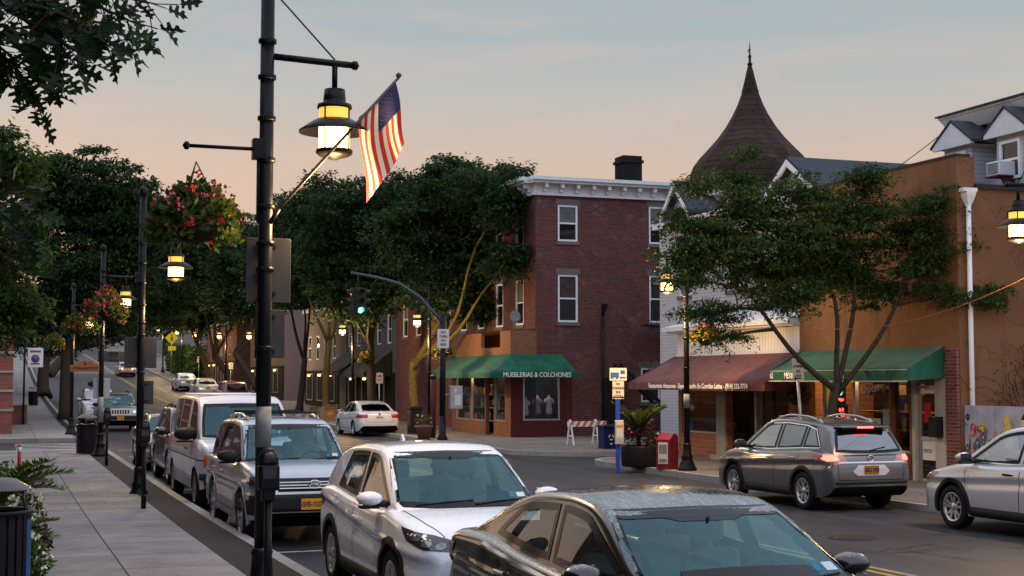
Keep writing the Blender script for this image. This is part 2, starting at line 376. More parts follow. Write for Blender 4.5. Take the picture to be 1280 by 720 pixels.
def slab(mb, x0, x1, y0, y1, h):
    """raised pavement: top and four edge faces"""
    ys = ysplit(y0, y1)
    strip(mb, x0, x1, y0, y1, h)
    for x in (x0, x1): mb.grid([[(x, y, gz(y)-.05), (x, y, gz(y)+h)] for y in ys], smooth=False)
    for y in (y0, y1): mb.poly([(x0, y, gz(y)-.05), (x1, y, gz(y)-.05), (x1, y, gz(y)+h), (x0, y, gz(y)+h)])
    return mb
KL, KR = 3.38, 15.8
b = MB(); b.grid([[(x, y, gz(y)-.012) for x in (-900, -60, 0, 40, 900)] for y in YB], smooth=False); struct(b.build('ground', M_earth))
b = MB(); strip(b, KL, KR+.2, -30, 400, 0.); struct(b.build('road', M_road))
b = MB(); strip(b, -60, KL, 48.6, 57.6, 0.); struct(b.build('side_street', M_road))
b = MB(); strip(b, KR+.2, 70, 34, 47, 0.); struct(b.build('alley_road', M_road))
b = MB(); slab(b, -3.0, 2.62, -20, 48.2, .15); slab(b, -1, 2.9, 58.0, 300, .15); struct(b.build('pavement_left', M_walk))
b = MB(); slab(b, 2.63, 3.2, -20, 48.2, .146); slab(b, 2.91, 3.2, 58.0, 300, .146); struct(b.build('pavement_edge_strip', M_strip))
b = MB()
slab(b, 3.21, KL, -20, 48.4, .15); slab(b, 3.21, KL, 57.8, 300, .15); slab(b, -3, 3.2, 48.21, 48.4, .15)
# pavement on the far side, with its rounded corners at the alley
def corner_poly(cx, cy, r, a0, a1, k=10): return [(cx+r*cos(R(lerp(a0, a1, i/k))), cy+r*sin(R(lerp(a0, a1, i/k)))) for i in range(k+1)]
near = [(KR, -20)]+corner_poly(KR+2.2, 36.6, 2.2, 180, 90)+[(24, 38.8), (24, -20)]
farp = [(24, 41.3)]+[(18.2, 41.3)]+corner_poly(18.2, 44.0, 2.7, 270, 180)[1:]+[(KR-.25, 47), (KR-.25, 62), (24, 62)]
def flat_slab(mb, pts, z0, z1): mb.prism([(x, y, z0) for x, y in pts], (0, 0, z1-z0)); return mb
def inset(pts, d):
    c = []
    n_ = len(pts)
    for i in range(n_):
        p0, p1, p2 = V(pts[i-1]), V(pts[i]), V(pts[(i+1) % n_])
        a = (p1-p0).normalized(); b_ = (p2-p1).normalized()
        na, nb = V((-a.y, a.x)), V((-b_.y, b_.x)); mm = (na+nb); mm = mm/max(mm.length_squared, 1e-6)*2 if mm.length > .2 else na
        c.append(tuple(p1+mm*d))
    return c
M2 = MB(); 
ar = lambda P: sum(P[i-1][0]*P[i][1]-P[i][0]*P[i-1][1] for i in range(len(P)))
for P in (near, farp):
    if ar(P) < 0: P.reverse()
    flat_slab(b, P, -.05, .146); flat_slab(M2, inset(P, .18), -.04, .15)
slab(b, KR-.25, KR-.05, 62.01, 300, .15); slab(M2, KR-.04, 22, 62.01, 300, .154)
struct(b.build('kerb', M_kerb)); struct(M2.build('pavement_right', M_walk2))
M_iron = mat('cast_iron_cover', (.022, .021, .02), .6, .3, var=.35, scale=20, bump=.6, bscale=60)
for x_, y_, lab in ((8.2, 33.0, 'round iron manhole cover in the left traffic lane'), (13.2, 40.5, 'round iron manhole cover near the alley mouth'), (11.9, 18.2, 'round iron manhole cover before the right row of cars')):
    t = thing('manhole_cover', lab, 'manhole cover', (x_, y_, gz(y_)+.003), group='manhole covers in the road'); q = MB(); q.lathe([(.0, .012), (.30, .012), (.31, .004)], n=28); q.build('lid', M_iron, t); q = MB(); q.lathe([(.315, .003), (.315, .010), (.37, .010), (.385, .0)], n=28, cap=False); q.build('frame', M_strip, t)
# painted markings
b = MB()
for x in (9.58, 9.80): strip(b, lambda y, x=x: x+min(1.7, .0187*y), lambda y, x=x: x+.11+min(1.7, .0187*y), -10, 215, .006)
struct(b.build('centre_line', M_yellow))
b = MB()
for y in (46.0, 50.4): strip(b, KL+.5, KR-.9, y, y+.28, .006)
for i in range(7): strip(b, 0.6, 3.25, 49.3+i*1.15, 49.75+i*1.15, .006)
for y in (11.6, 19.4, 25.6, 31.9, 38.2): strip(b, KL+.05, KL+2.3, y, y+.1, .006); strip(b, KL+2.3, KL+2.4, y-.5, y+.6, .006)
for y in (27.2,): strip(b, KR-1.6, KR-.4, y, y+.1, .006)
for y in (86, 98, 110, 122, 136): strip(b, 13.2, 13.32, y, y+7, .006)
strip(b, KL+.5, KR-.8, 158, 158.5, .006); strip(b, KL+.5, KR-.8, 162, 162.5, .006)
struct(b.build('road_marking', M_white))

# ================================================================ buildings
M_brick = brick_mat('brick_red', (.155, .042, .038), (.075, .022, .022), (.13, .10, .095), pale=(.27, .20, .19))
M_brickd = brick_mat('brick_front', (.13, .042, .030), (.08, .028, .022), (.13, .10, .085))
M_bricko = brick_mat('brick_lamplit', (.30, .12, .055), (.22, .085, .042), (.16, .11, .08), bw=.2, bh=.065, patch=.25)  # bay brick: orange lamp light put into its colour
M_tile = brick_mat('brick_tile', (.34, .13, .06), (.25, .085, .045), (.30, .23, .17), bw=.3, bh=.13, ms=.012, patch=.2)
M_pier = brick_mat('brick_pier', (.22, .06, .045), (.12, .035, .03), (.2, .16, .13), patch=.3)
def stucco(name, c, c2, c3):
    m, n, p = new_mat(name); g = n.add('ShaderNodeNewGeometry'); pos = g.outputs['Position']; s = n.add('ShaderNodeSeparateXYZ', ins={0: pos})
    st = n.add('ShaderNodeTexNoise', ins={'Vector': n.add('ShaderNodeMapping', ins={'Vector': pos, 'Scale': (2.2, 2.2, .16)}).outputs[0], 'Scale': 1.6, 'Detail': 7, 'Roughness': .7})
    bl = n.add('ShaderNodeTexNoise', ins={'Vector': pos, 'Scale': .8, 'Detail': 9, 'Roughness': .7}); fi = n.add('ShaderNodeTexNoise', ins={'Vector': pos, 'Scale': 20., 'Detail': 4})
    col = n.mix(n.math('MULTIPLY', n.math('SUBTRACT', bl.outputs[0], .42), 3., clamp=True), (*c, 1), (*c2, 1)); col = n.mix(n.math('MULTIPLY', n.math('SUBTRACT', st.outputs[0], .54), 4., clamp=True), col, (*c3, 1))
    v = n.add('ShaderNodeTexVoronoi', feature='DISTANCE_TO_EDGE', ins={'Vector': n.add('ShaderNodeVectorMath', operation='ADD', ins={0: pos, 1: n.add('ShaderNodeVectorMath', operation='SCALE', ins={0: bl.outputs['Color'], 3: 1.6}).outputs[0]}).outputs[0], 'Scale': .45})
    col = n.mix(n.math('MULTIPLY', n.math('LESS_THAN', v.outputs['Distance'], .004), .6), col, (.04, .022, .014, 1)); n.l.new(col, p.inputs['Base Color']); p.inputs['Roughness'].default_value = .85
    b = n.add('ShaderNodeBump', ins={'Strength': .4, 'Distance': .02, 'Height': n.math('ADD', fi.outputs[0], bl.outputs[0])}); n.l.new(b.outputs[0], p.inputs['Normal']); return m
M_tan = stucco('tan_stucco', (.190, .098, .052), (.135, .070, .040), (.085, .046, .030))
M_trim = mat('white_trim', (.62, .63, .66), .55, var=.1, scale=5); M_trimw = mat('white_window_frame', (.72, .73, .76), .45, var=.06, scale=5)
M_stone = mat('brownstone', (.13, .12, .125), .8, var=.15, scale=5, bump=.3); M_pane = mat('window_glass', (.012, .014, .018), .04, var=0, spec=.9)
M_dark = mat('dark_interior', (.012, .011, .011), .9, var=.3, scale=4); M_black = mat('black_metal', (.014, .014, .016), .35, var=.1, scale=8)
M_maroon = mat('maroon_panel', (.085, .018, .018), .6, var=.15, scale=4); M_siding = siding_mat('white_siding', (.50, .51, .55), .115)
M_scal = siding_mat('scalloped_siding', (.55, .56, .60), .2, scallop=True); M_vert = siding_mat('white_vertical_boards', (.70, .69, .68), .16, vertical=True)
M_roofs = mat('slate_shingle', (.045, .052, .062), .8, var=.3, scale=7, bump=.5, bscale=14); M_tower = brick_mat('weathered_shingle', (.060, .034, .028), (.032, .021, .020), (.014, .010, .010), bw=.34, bh=.2, ms=.012, patch=.8, pale=(.055, .048, .032))
M_tin = mat('white_tin_roof', (.62, .63, .66), .45, var=.12, scale=2, stain=((.4, .38, .36, 1), 1.5)); M_concr = mat('grey_concrete', (.30, .28, .26), .8, var=.15, scale=4, bump=.3)
M_alu = mat('aluminium_frame', (.5, .5, .5), .35, .7, var=.1, scale=6); M_grey = mat('grey_render', (.085, .09, .10), .8, var=.14, scale=1.2, bump=.2); M_beige = mat('beige_render', (.24, .18, .13), .8, var=.12, scale=1.2)
M_blind = mat('window_blind', (.11, .115, .12), .6, var=.3, scale=3); M_curt = mat('window_curtain', (.055, .04, .035), .8, var=.6, scale=9)
M_shop = glass_mat('shop_glass', (.62, .62, .62), refl=.015, rough=.02)
def wall_open(mb, o, ud, L, H, ops, th, zb=0.):
    """wall face from o along the unit vector ud with rectangular openings (u0,u1,z0,z1) and reveals of depth th going away from the street"""
    o = V(o); ud = V(ud); nrm = V((-ud.y, ud.x, 0))
    us = sorted({0, L, *[x for q in ops for x in q[:2]]}); zs = sorted({zb, H, *[x for q in ops for x in q[2:4]]})
    P = lambda u, z, d=0: o+ud*u+nrm*d+V((0, 0, z))
    for a, c in zip(us, us[1:]):
        for e, f in zip(zs, zs[1:]):
            if any(q[0]-1e-6 <= a and c <= q[1]+1e-6 and q[2]-1e-6 <= e and f <= q[3]+1e-6 for q in ops): continue
            mb.poly([P(a, e), P(c, e), P(c, f), P(a, f)])
    for q in ops:
        for (a, e), (c, f) in (((q[0], q[2]), (q[1], q[2])), ((q[1], q[2]), (q[1], q[3])), ((q[1], q[3]), (q[0], q[3])), ((q[0], q[3]), (q[0], q[2]))):
            mb.poly([P(a, e), P(c, f), P(c, f, th), P(a, e, th)])
class Face:
    """a wall's own frame: u along the wall, z up, d outwards (towards the street)"""
    def __init__(s, o, ud): s.o = V(o); s.u = V(ud); s.n = V((s.u.y, -s.u.x, 0))
    def P(s, u, z, d=0.): return s.o+s.u*u+s.n*d+V((0, 0, z))
    def bar(s, mb, u0, u1, z0, z1, d0, d1, mi=0):
        c = s.P((u0+u1)/2, (z0+z1)/2, (d0+d1)/2); mb.box(c, (abs(u1-u0), abs(d1-d0), abs(z1-z0)), rz=math.atan2(s.u.y, s.u.x), mi=mi)
def window(F, par, u0, u1, z0, z1, frame=None, d=-.08, sill=True, lintel=True, cross=True, name='window'):
    frame = frame or M_trimw
    m = MB(); t = .075
    F.bar(m, u0, u0+t, z0, z1, d, d+.07); F.bar(m, u1-t, u1, z0, z1, d, d+.07)
    F.bar(m, u0+t, u1-t, z1-t, z1, d, d+.07); F.bar(m, u0+t, u1-t, z0, z0+t, d, d+.07)
    if cross: F.bar(m, u0+t, u1-t, (z0+z1)/2-.03, (z0+z1)/2+.03, d+.005, d+.055)
    o = m.build(name, frame, par)
    m = MB(); m.poly([F.P(u0+t, z0+t, d+.02), F.P(u1-t, z0+t, d+.02), F.P(u1-t, z1-t, d+.02), F.P(u0+t, z1-t, d+.02)]); m.build('pane', M_pane, o)
    hsh = (u0*7.3+z0*3.1+F.o.x) % 1.
    if hsh > .4 and cross:
        m = MB(); F.bar(m, u0+t+.01, u1-t-.01, z1-t-(z1-z0)*(.2+.35*hsh), z1-t, d+.021, d+.024); m.build('blind', (M_blind, M_curt)[int(hsh*10) % 2], o)
    if sill: m = MB(); F.bar(m, u0-.08, u1+.08, z0-.14, z0-.002, -.05, .06); m.build('sill', M_stone, o)
    if lintel: m = MB(); F.bar(m, u0-.1, u1+.1, z1+.002, z1+.24, -.02, .02); m.build('lintel', M_stone, o)
    return o
def roofcap(mb, x0, x1, y0, y1, z): mb.poly([(x0, y0, z), (x1, y0, z), (x1, y1, z), (x0, y1, z)])

# ---- the three storey brick building on the corner
bb = thing('brick_building', 'three storey red brick corner building with white bracketed cornice', 'building', (20.1, 53, 0))
def child(o, par):
    o.parent = par; o.matrix_parent_inverse = M4.Translation(-par.location); return o
Fs = Face((20.08, 53, 0), (1, 0, 0)); Ff = Face((20.08, 74, 0), (0, -1, 0))
m = MB(); so_ = []
for u0, z0, z1 in ((.96, 7.98, 9.45), (.96, 4.72, 6.63), (5.0, 8.0, 9.55), (5.0, 4.75, 6.7), (4.6, 1.5, 2.9)): so_.append((u0, u0+.86, z0, z1))
wall_open(m, Fs.o, Fs.u, 6.4, 9.95, so_+[(0, .95, .84, 2.62)], .1, zb=-.2)
fo = [(21-(yy-53)-.95, 21-(yy-53), z0, z1) for yy in (54.4, 56.9, 59.4, 61.9, 64.4, 66.9, 69.4, 71.9) for z0, z1 in ((7.85, 9.5), (4.65, 6.5))]
wall_open(m, Ff.o, Ff.u, 21, 9.95, fo, .1, zb=0)
m.bb(20.2, 26.4, 74, 74.05, 0, 9.95); m.bb(26.42, 26.48, 53, 74, 0, 9.95)
child(m.build('wall', M_brick), bb)
for q in so_: child(window(Fs, None, *q), bb)
for q in fo: child(window(Ff, None, *q), bb)
m = MB(); m.bb(19.9, 26.6, 52.8, 74, 10.5, 10.56); child(m.build('roof', M_roofs), bb)
m = MB()
for F, L in ((Fs, 6.45), (Ff, 21.1)):
    e = -.0
    F.bar(m, -.35 if F is Fs else 0, L, 10.36, 10.50, 0, .62); F.bar(m, -.3 if F is Fs else 0, L, 10.26, 10.36, 0, .5); F.bar(m, 0, L, 9.90, 10.26, .003, .1); F.bar(m, 0, L, 9.80, 9.90, .004, .16)
    k = 0.35
    while k < L-.2:
        F.bar(m, k-.07, k+.07, 10.08, 10.26, .1, .42); F.bar(m, k-.06, k+.06, 9.93, 10.08, .1, .24); k += .68
child(m.build('cornice', M_trim), bb)
m = MB(); m.bb(24.4, 25.25, 54.0, 54.9, 10.5, 11.8); m.bb(24.34, 25.31, 53.94, 54.96, 11.5, 11.62); child(m.build('chimney', brick_mat('sooty_brick', (.022, .018, .018), (.014, .012, .012), (.03, .026, .026))), bb)
# the shop bay at its foot
bay = MB(); Fb = Face((19.0, 52.95, 0), (1, 0, 0)); Fbf = Face((19.0, 60.6, 0), (0, -1, 0))
wall_open(bay, Fb.o, Fb.u, 1.1, 4.35, [], .1, zb=2.6); bay.bb(19.0, 20.1, 60.6, 60.65, .0, 4.35); roofcap(bay, 19, 20.1, 52.95, 60.6, 4.34)
wall_open(bay, Fbf.o, Fbf.u, 7.65, 4.35, [(.5, 2.5, .7, 2.55), (2.62, 4.5, .7, 2.55), (4.62, 5.6, .05, 2.55), (5.7, 7.0, .75, 2.55), (4.0, 6.4, 3.72, 4.36)], .15)
child(bay.build('shop_bay', M_bricko), bb)
m = MB(); Fb.bar(m, 0, 2.62, -.2, .8, .0, .06); Fb.bar(m, 0, .5, .8, 2.6, .0, .06); Fb.bar(m, 2.05, 2.6, .8, 2.6, .0, .05); child(m.build('maroon_panelling', M_maroon), bb)
m = MB(); Fb.bar(m, .5, 2.05, .8, .86, .0, .08); Fb.bar(m, .5, .56, .86, 2.6, 0, .08); Fb.bar(m, 1.99, 2.05, .86, 2.6, 0, .08); dw = child(m.build('display_window', M_alu), bb)
m = MB(); m.poly([Fb.P(.56, .86, .04), Fb.P(1.99, .86, .04), Fb.P(1.99, 2.6, .04), Fb.P(.56, 2.6, .04)]); p_ = m.build('pane', M_shop, dw)
def shopwin(F, q, d0, par, mt=None):
    m = MB()
    for z in (q[2], q[3]-.05): F.bar(m, q[0], q[1], z, z+.05, d0, d0+.09)
    for u in (q[0], q[1]-.05): F.bar(m, u, u+.05, q[2]+.05, q[3]-.05, d0, d0+.09)
    o = child(m.build('shop_window', mt or M_alu), par); m = MB(); m.poly([F.P(q[0], q[2], d0+.04), F.P(q[1], q[2], d0+.04), F.P(q[1], q[3], d0+.04), F.P(q[0], q[3], d0+.04)]); m.build('pane', M_shop, o); return o
for q in ((.5, 2.5, .7, 2.55), (2.62, 4.5, .7, 2.55), (5.7, 7.0, .75, 2.55)): shopwin(Fbf, q, -.1, bb)
m = MB(); m.bb(19.16, 20.0, 60.4, 60.5, .1, 3); m.bb(19.98, 20.02, 53.7, 60.5, .1, 3); m.bb(21.1, 21.14, 53.12, 53.7, .1, 3); m.bb(19.16, 20, 53.3, 60.5, .05, .1); m.poly([Fb.P(.1, .75, -.75), Fb.P(2.2, .75, -.75), Fb.P(2.2, 2.7, -.75), Fb.P(.1, 2.7, -.75)]); child(m.build('shop_interior', M_dark), bb)
m = MB(); rr = random.Random(11)
for k in range(34): m.box((19.45+.4*rr.random(), 54.2+6*rr.random(), .78+.14*rr.random()+.55*(k % 3)), (.16+.1*rr.random(), .2+.2*rr.random(), .2+.2*rr.random()), bev=.04)
for z_ in (.7, 1.25, 1.8): m.bb(19.4, 19.9, 54, 60.4, z_-.03, z_)
child(m.build('shelf_of_goods', mat('bedding_goods', (.42, .33, .27), .7, var=.8, scale=4, detail=1)), bb)
# ---- things shown in the shop window
M_torso = mat('shop_dummy_white', (.7, .7, .72), .6, var=.06); M_pinkc = mat('pink_cloth', (.5, .36, .38), .8, var=.2, scale=30)
def dummy(x, y, z, mtop, lab, s=1.):
    t = thing('shop_dummy', lab, 'mannequin', (x, y, z), group='dummies in the shop window')
    m = MB(); m.lathe([(.11*s, 0), (.135*s, .12*s), (.12*s, .25*s), (.10*s, .36*s), (.13*s, .50*s), (.145*s, .58*s), (.09*s, .66*s), (.045*s, .69*s), (.04*s, .76*s), (.0, .77*s)], n=16, sx=1.1, sy=.7)
    for sx_ in (-1, 1): m.tube([(sx_*.13*s, 0, .60*s), (sx_*.18*s, -.01, .52*s), (sx_*.19*s, -.02, .44*s)], [.05*s, .045*s, .04*s], 8)
    m.build('torso', mtop, t); m = MB(); m.tube([(0, 0, -.12), (0, 0, .05)], .02, 6); m.lathe([(.1, -.12), (.1, -.10), (.02, -.09)], n=12); m.build('stand', M_black, t)
    return t
M_disp = mat('display_shelf', (.10, .06, .05), .7)
m = MB(); m.bb(19.52, 21.0, 53.02, 53.5, .80, .86); tag(m.build('display_shelf', M_disp), 'low shelf inside the shop window under the green awning', 'shelf')
dummy(19.72, 53.2, .98, M_torso, 'white clothed shop dummy at the left of the corner shop window', .95); dummy(20.22, 53.2, 1.03, M_pinkc, 'pink clothed shop dummy in the middle of the corner shop window'); dummy(20.72, 53.2, 1.03, M_torso, 'white bodiced shop dummy at the right of the corner shop window')
# ---- green awning that wraps the corner shop
def awning_mat(name, c, c2):
    m, n, p = new_mat(name); g = n.add('ShaderNodeNewGeometry')
    ns = n.add('ShaderNodeTexNoise', ins={'Vector': n.add('ShaderNodeMapping', ins={'Vector': g.outputs['Position'], 'Scale': (1.5, 1.5, .5)}).outputs[0], 'Scale': 1.4, 'Detail': 7, 'Roughness': .7})
    c3 = (c2[0]*1.25+.008, c2[1]*1.25+.01, c2[2]*1.3+.01); n.l.new(n.ramp(ns.outputs[0], [(.28, (c[0]*.6, c[1]*.6, c[2]*.6, 1)), (.42, (*c, 1)), (.6, (*c2, 1)), (.78, (*c3, 1))]), p.inputs['Base Color']); p.inputs['Roughness'].default_value = .7; p.inputs['Sheen Weight'].default_value = .1
    nb = n.add('ShaderNodeTexNoise', ins={'Vector': g.outputs['Position'], 'Scale': 3., 'Detail': 3}); bp = n.add('ShaderNodeBump', ins={'Strength': .3, 'Distance': .05, 'Height': nb.outputs[0]}); n.l.new(bp.outputs[0], p.inputs['Normal'])
    return m
M_green = awning_mat('green_awning_cloth', (.008, .075, .046), (.014, .115, .068)); M_marc = awning_mat('maroon_awning_cloth', (.10, .030, .031), (.145, .046, .045)); M_blk = awning_mat('black_awning_cloth', (.014, .014, .016), (.03, .03, .033))
M_letter = mat('pale_lettering', (.92, .91, .86), .6, var=.12, scale=30)
aw = thing('green_awning', 'dark green fabric awning wrapping the corner shop with white letters', 'awning', (19, 53, 2.5))
m = MB()
A = [(18.98, 60.7, 3.42), (18.98, 52.93, 3.42), (21.15, 52.93, 3.42)]; B = [(18.0, 60.9, 2.72), (18.0, 51.95, 2.72), (21.45, 51.95, 2.72)]; Cc = [(x, y, 2.48) for x, y, z in B]
def quads(mb, a, c, th=.0, sub=6):
    for i in range(len(a)-1):
        rows = [[V(a[i]).lerp(V(a[i+1]), u/sub).lerp(V(c[i]).lerp(V(c[i+1]), u/sub), v/4)-V((0, 0, .03*sin(pi*v/4))) for u in range(sub+1)] for v in range(5)]
        mb.grid(rows, smooth=True)
quads(m, A, B); quads(m, B, Cc); m.poly([A[2], B[2], Cc[2], (21.15, 52.93, 2.5)]); m.poly([A[0], B[0], Cc[0], (18.98, 60.7, 2.5)])
child(m.build('canopy', M_green), aw)
ob = text('MUEBLERIAS & COLCHONES', .26, M_letter, None, plane_mw((19.75, 51.93, 2.60), (1, 0, 0), (0, 0, 1)), sx=.86); child(ob, aw)

# ---- fixtures on the brick wall
t = thing('satellite_dish', 'small grey satellite dish on a bracket above the green shop awning', 'satellite dish', (19.35, 53.4, 4.35))
m = MB(); m.lathe([(.0, .0), (.14, .02), (.26, .075), (.26, .09), (.14, .035), (.0, .015)], n=20, sx=.85); o_ = m.build('dish', mat('dish_grey', (.16, .16, .175), .5), t); o_.location = (0, 0, .55); o_.rotation_euler = (R(75), 0, R(-18)); m = MB(); m.tube([(0, .1, 0), (0, .1, .5), (0, .02, .55)], .025, 8); m.tube([(0, -.02, .38), (.05, -.3, .5)], .012, 6); m.build('mount', M_alu, t)
t = thing('wall_pipe', 'black vent pipe with an angled hood running up the brick side wall', 'pipe', (22.95, 52.93, 0))
m = MB(); m.tube([(0, 0, .0), (0, 0, 5.0)], .06, 8); m.build('pipe', M_black, t); m = MB(); m.prism([(-.02, .06, 5.0), (-.02, -.32, 5.45), (-.02, .06, 5.5)], (.12, 0, 0)); m.tube([(0, 0, 4.2), (0, -.28, 5.4)], .012, 6); m.build('hood', M_black, t)
t = thing('electric_cabinet', 'tall dark metal cabinet against the foot of the brick side wall', 'cabinet', (23.3, 52.8, .1)); m = MB(); m.box((0, 0, 1.2), (.75, .3, 2.4), bev=.02); m.build('body', M_black, t); m = MB(); m.box((.0, -.16, 1.2), (.62, .02, 2.2), bev=.005); m.box((.24, -.18, 1.2), (.03, .03, .18)); m.build('door', M_black, t)
t = thing('fire_escape', 'black iron fire escape stair crossing the brick wall behind the maroon awning', 'fire escape', (25, 52.4, 0))
m = MB(); m.box((1.2, -.1, 1.45), (2.2, .9, .05)); m.build('landing', M_black, t); m = MB(); m.box((.5, -.1, 4.6), (1.9, .9, .05)); m.build('landing', M_black, t)
m = MB()
for sgn in (-.42, .25): m.prism([(-1.7, sgn, 3.0-.1), (-1.7, sgn, 3.0+.1), (.1, sgn, 1.45+.1), (.1, sgn, 1.45-.1)], (0, .05, 0))
for i in range(9): m.box((-1.6+i*.2, -.08, 2.92-i*.172), (.2, .62, .03))
m.build('stair', M_black, t)
m = MB()
for zz, x_ in ((1.45, .15), (4.6, -.4)):
    for k in range(8): m.tube([(x_+k*.27, -.54, zz), (x_+k*.27, -.54, zz+.95)], .012, 5)
    for h in (.5, .95): m.tube([(x_, -.54, zz+h), (x_+1.9, -.54, zz+h)], .016, 5)
m.tube([(-1.7, -.42, 3.9), (.1, -.42, 2.4)], .018, 5); m.tube([(-1.9, -.3, 5.2), (-1.0, -.45, 3.4)], .012, 5); m.tube([(-1.6, -.3, 5.2), (-.9, -.45, 3.4)], .012, 5); m.tube([(-.4, -.54, 5.5), (-.4, -.54, 2.0)], .01, 5); m.build('railing', M_black, t)

# ---- white clapboard house with its tower, behind the restaurant
hs = thing('white_house', 'white clapboard house with slate gables behind the restaurant', 'house', (23, 36, 0))
m = MB(); Fh = Face((23.0, 47.7, 0), (0, -1, 0)); Fh2 = Face((23.0, 35.5, 0), (1, 0, 0)); ho = [(1.6, 2.5, 5.4, 7.0), (5.2, 6.1, 5.4, 7.0), (8.6, 9.5, 5.4, 7.0)]
wall_open(m, Fh.o, Fh.u, 12.2, 8.1, ho, .1); m.bb(23.02, 36, 35.5, 35.6, 0, 8.1); m.bb(23.02, 36, 47.6, 47.7, 0, 8.1); child(m.build('wall', M_siding), hs)
for q in ho: child(window(Fh, None, *q, lintel=False), hs)
def gable(y0, y1, z0, zp, nm_, xf=23.0, xb=31.0):
    ym = (y0+y1)/2
    m = MB(); m.poly([(xf-.02, y0, z0), (xf-.02, y1, z0), (xf-.02, ym, zp)]); child(m.build('gable_wall', M_scal), hs)
    m = MB()
    for ya in (y0-.35, y1+.35):
        z_ = z0-.35*(zp-z0)/((y1-y0)/2)
        m.prism([(xf-.4, ya, z_), (xf-.4, ym, zp+.08), (xf-.4, ym, zp+.2), (xf-.4, ya, z_+.12)], (xb-xf, 0, 0))
    child(m.build('gable_roof', M_roofs), hs)
    m = MB()
    for ya in (y0-.35, y1+.35):
        z_ = z0-.35*(zp-z0)/((y1-y0)/2)
        m.prism([(xf-.43, ya, z_-.16), (xf-.43, ym, zp-.1), (xf-.43, ym, zp+.1), (xf-.43, ya, z_+.02)], (.07, 0, 0))
    child(m.build('bargeboard', M_trimw), hs)
gable(36.2, 39.6, 7.95, 9.05, 0); gable(44.9, 46.5, 8.6, 9.35, 1, xb=25)
m = MB(); m.bb(22.75, 23.06, 35.4, 47.8, 7.95, 8.15); child(m.build('eaves', M_trimw), hs)
m = MB(); m.prism([(23.1, 36, 7.9), (29, 36, 9.5), (35, 36, 7.9)], (0, 11.6, 0)); m.prism([(26.2, 32.3, 7.6), (29.5, 32.3, 9.0), (36, 32.3, 7.6)], (0, 3.6, 0)); child(m.build('roof', M_roofs), hs)
m = MB(); prof = [(2.05, 9.2), (2.12, 9.6), (2.10, 9.95), (1.98, 10.25), (1.76, 10.55), (1.46, 10.88), (1.14, 11.25), (.86, 11.65), (.62, 12.08), (.43, 12.5), (.29, 12.9), (.30, 12.92), (.22, 13.25), (.12, 13.7), (.06, 13.95)]
m.lathe([(r_*1.06, z_) for r_, z_ in prof], (25.7, 45.6, 0), n=8, smooth=False, ph=R(12)); child(m.build('tower_roof', M_tower), hs)
m = MB(); m.lathe([(1.95, 3), (1.95, 8.9), (2.2, 8.95), (2.2, 9.12), (2.0, 9.18)], (25.7, 45.6, 0), n=8, smooth=False, ph=R(12)); child(m.build('tower_wall', M_siding), hs)
m = MB(); m.lathe([(.06, 13.9), (.11, 13.98), (.05, 14.05), (.045, 14.2), (.07, 14.26), (.03, 14.34), (.022, 14.6), (.0, 14.9)], (25.7, 45.6, 0), n=10); m.tube([(25.64, 45.6, 14.42), (25.64, 45.6, 14.5), (25.74, 45.6, 14.53)], .02, 6); child(m.build('finial', M_black), hs)

# ---- restaurant
rs = thing('restaurant_building', 'single storey restaurant with white board fascia and brick tiled front', 'building', (19.4, 32, 0))
Fr = Face((19.4, 39.0, 0), (0, -1, 0)); m = MB()
ro = [(.25, 2.5, .85, 2.35), (3.05, 4.7, .05, 2.5), (4.85, 6.4, .85, 2.35)]
wall_open(m, Fr.o, Fr.u, 7.0, 3.1, ro, .2); m.bb(19.42, 23, 38.96, 39.0, 0, 3.9); m.bb(19.42, 23, 32, 32.03, 0, 3.9); child(m.build('wall', M_tile), rs)
m = MB(); Fr.bar(m, 0, 7.0, 3.1, 3.86, -.2, .005); child(m.build('fascia', M_vert), rs)
m = MB(); Fr.bar(m, -.4, 7.02, 3.86, 3.99, -.1, .35); Fr.bar(m, -.35, 7.02, 3.80, 3.86, -.1, .22); Fr.bar(m, -.02, 7.0, 3.08, 3.2, .006, .05); child(m.build('gutter', M_trim), rs)
m = MB(); m.poly([(19.1, 39.4, 3.992), (19.1, 32, 3.992), (22.98, 32, 4.75), (22.98, 39.4, 4.75)]); m.poly([(19.1, 39.4, 3.99), (22.98, 39.4, 4.75), (22.98, 39.4, 3.9)]); 
for k in range(10): m.tube([(19.12, 39.3-k*.8, 4.0), (22.97, 39.3-k*.8, 4.765)], .02, 4)
child(m.build('roof', M_tin), rs)
m = MB(); m.tube([(22.9, 38.0, 7.6), (22.88, 38.0, 4.95), (22.2, 38.0, 4.75), (21.6, 38.0, 4.3)], .05, 8); child(m.build('downpipe', M_trimw), rs)
m = MB(); Fr.bar(m, 2.52, 3.03, .0, 2.6, .004, .06); Fr.bar(m, 4.72, 4.84, 0, 2.6, .004, .06); Fr.bar(m, 2.5, 7.0, -.02, .28, .02, .25); child(m.build('stone_pier', M_concr), rs)
for q in (ro[0], ro[2]): shopwin(Fr, q, -.12, rs)
m = MB(); Fr.bar(m, 3.75, 4.55, .05, 2.2, -.75, -.7); Fr.bar(m, 3.12, 3.72, .05, 2.2, -.75, -.7); child(m.build('door', mat('dark_door', (.035, .022, .018), .5)), rs)
m = MB(); m.poly([Fr.P(-.0, .06, -1.6), Fr.P(7, .06, -1.6), Fr.P(7, 3, -1.6), Fr.P(0, 3, -1.6)]); m.poly([Fr.P(.0, .06, -.2), Fr.P(7, .06, -.2), Fr.P(7, .06, -1.6), Fr.P(0, .06, -1.6)]); child(m.build('interior', M_dark), rs)
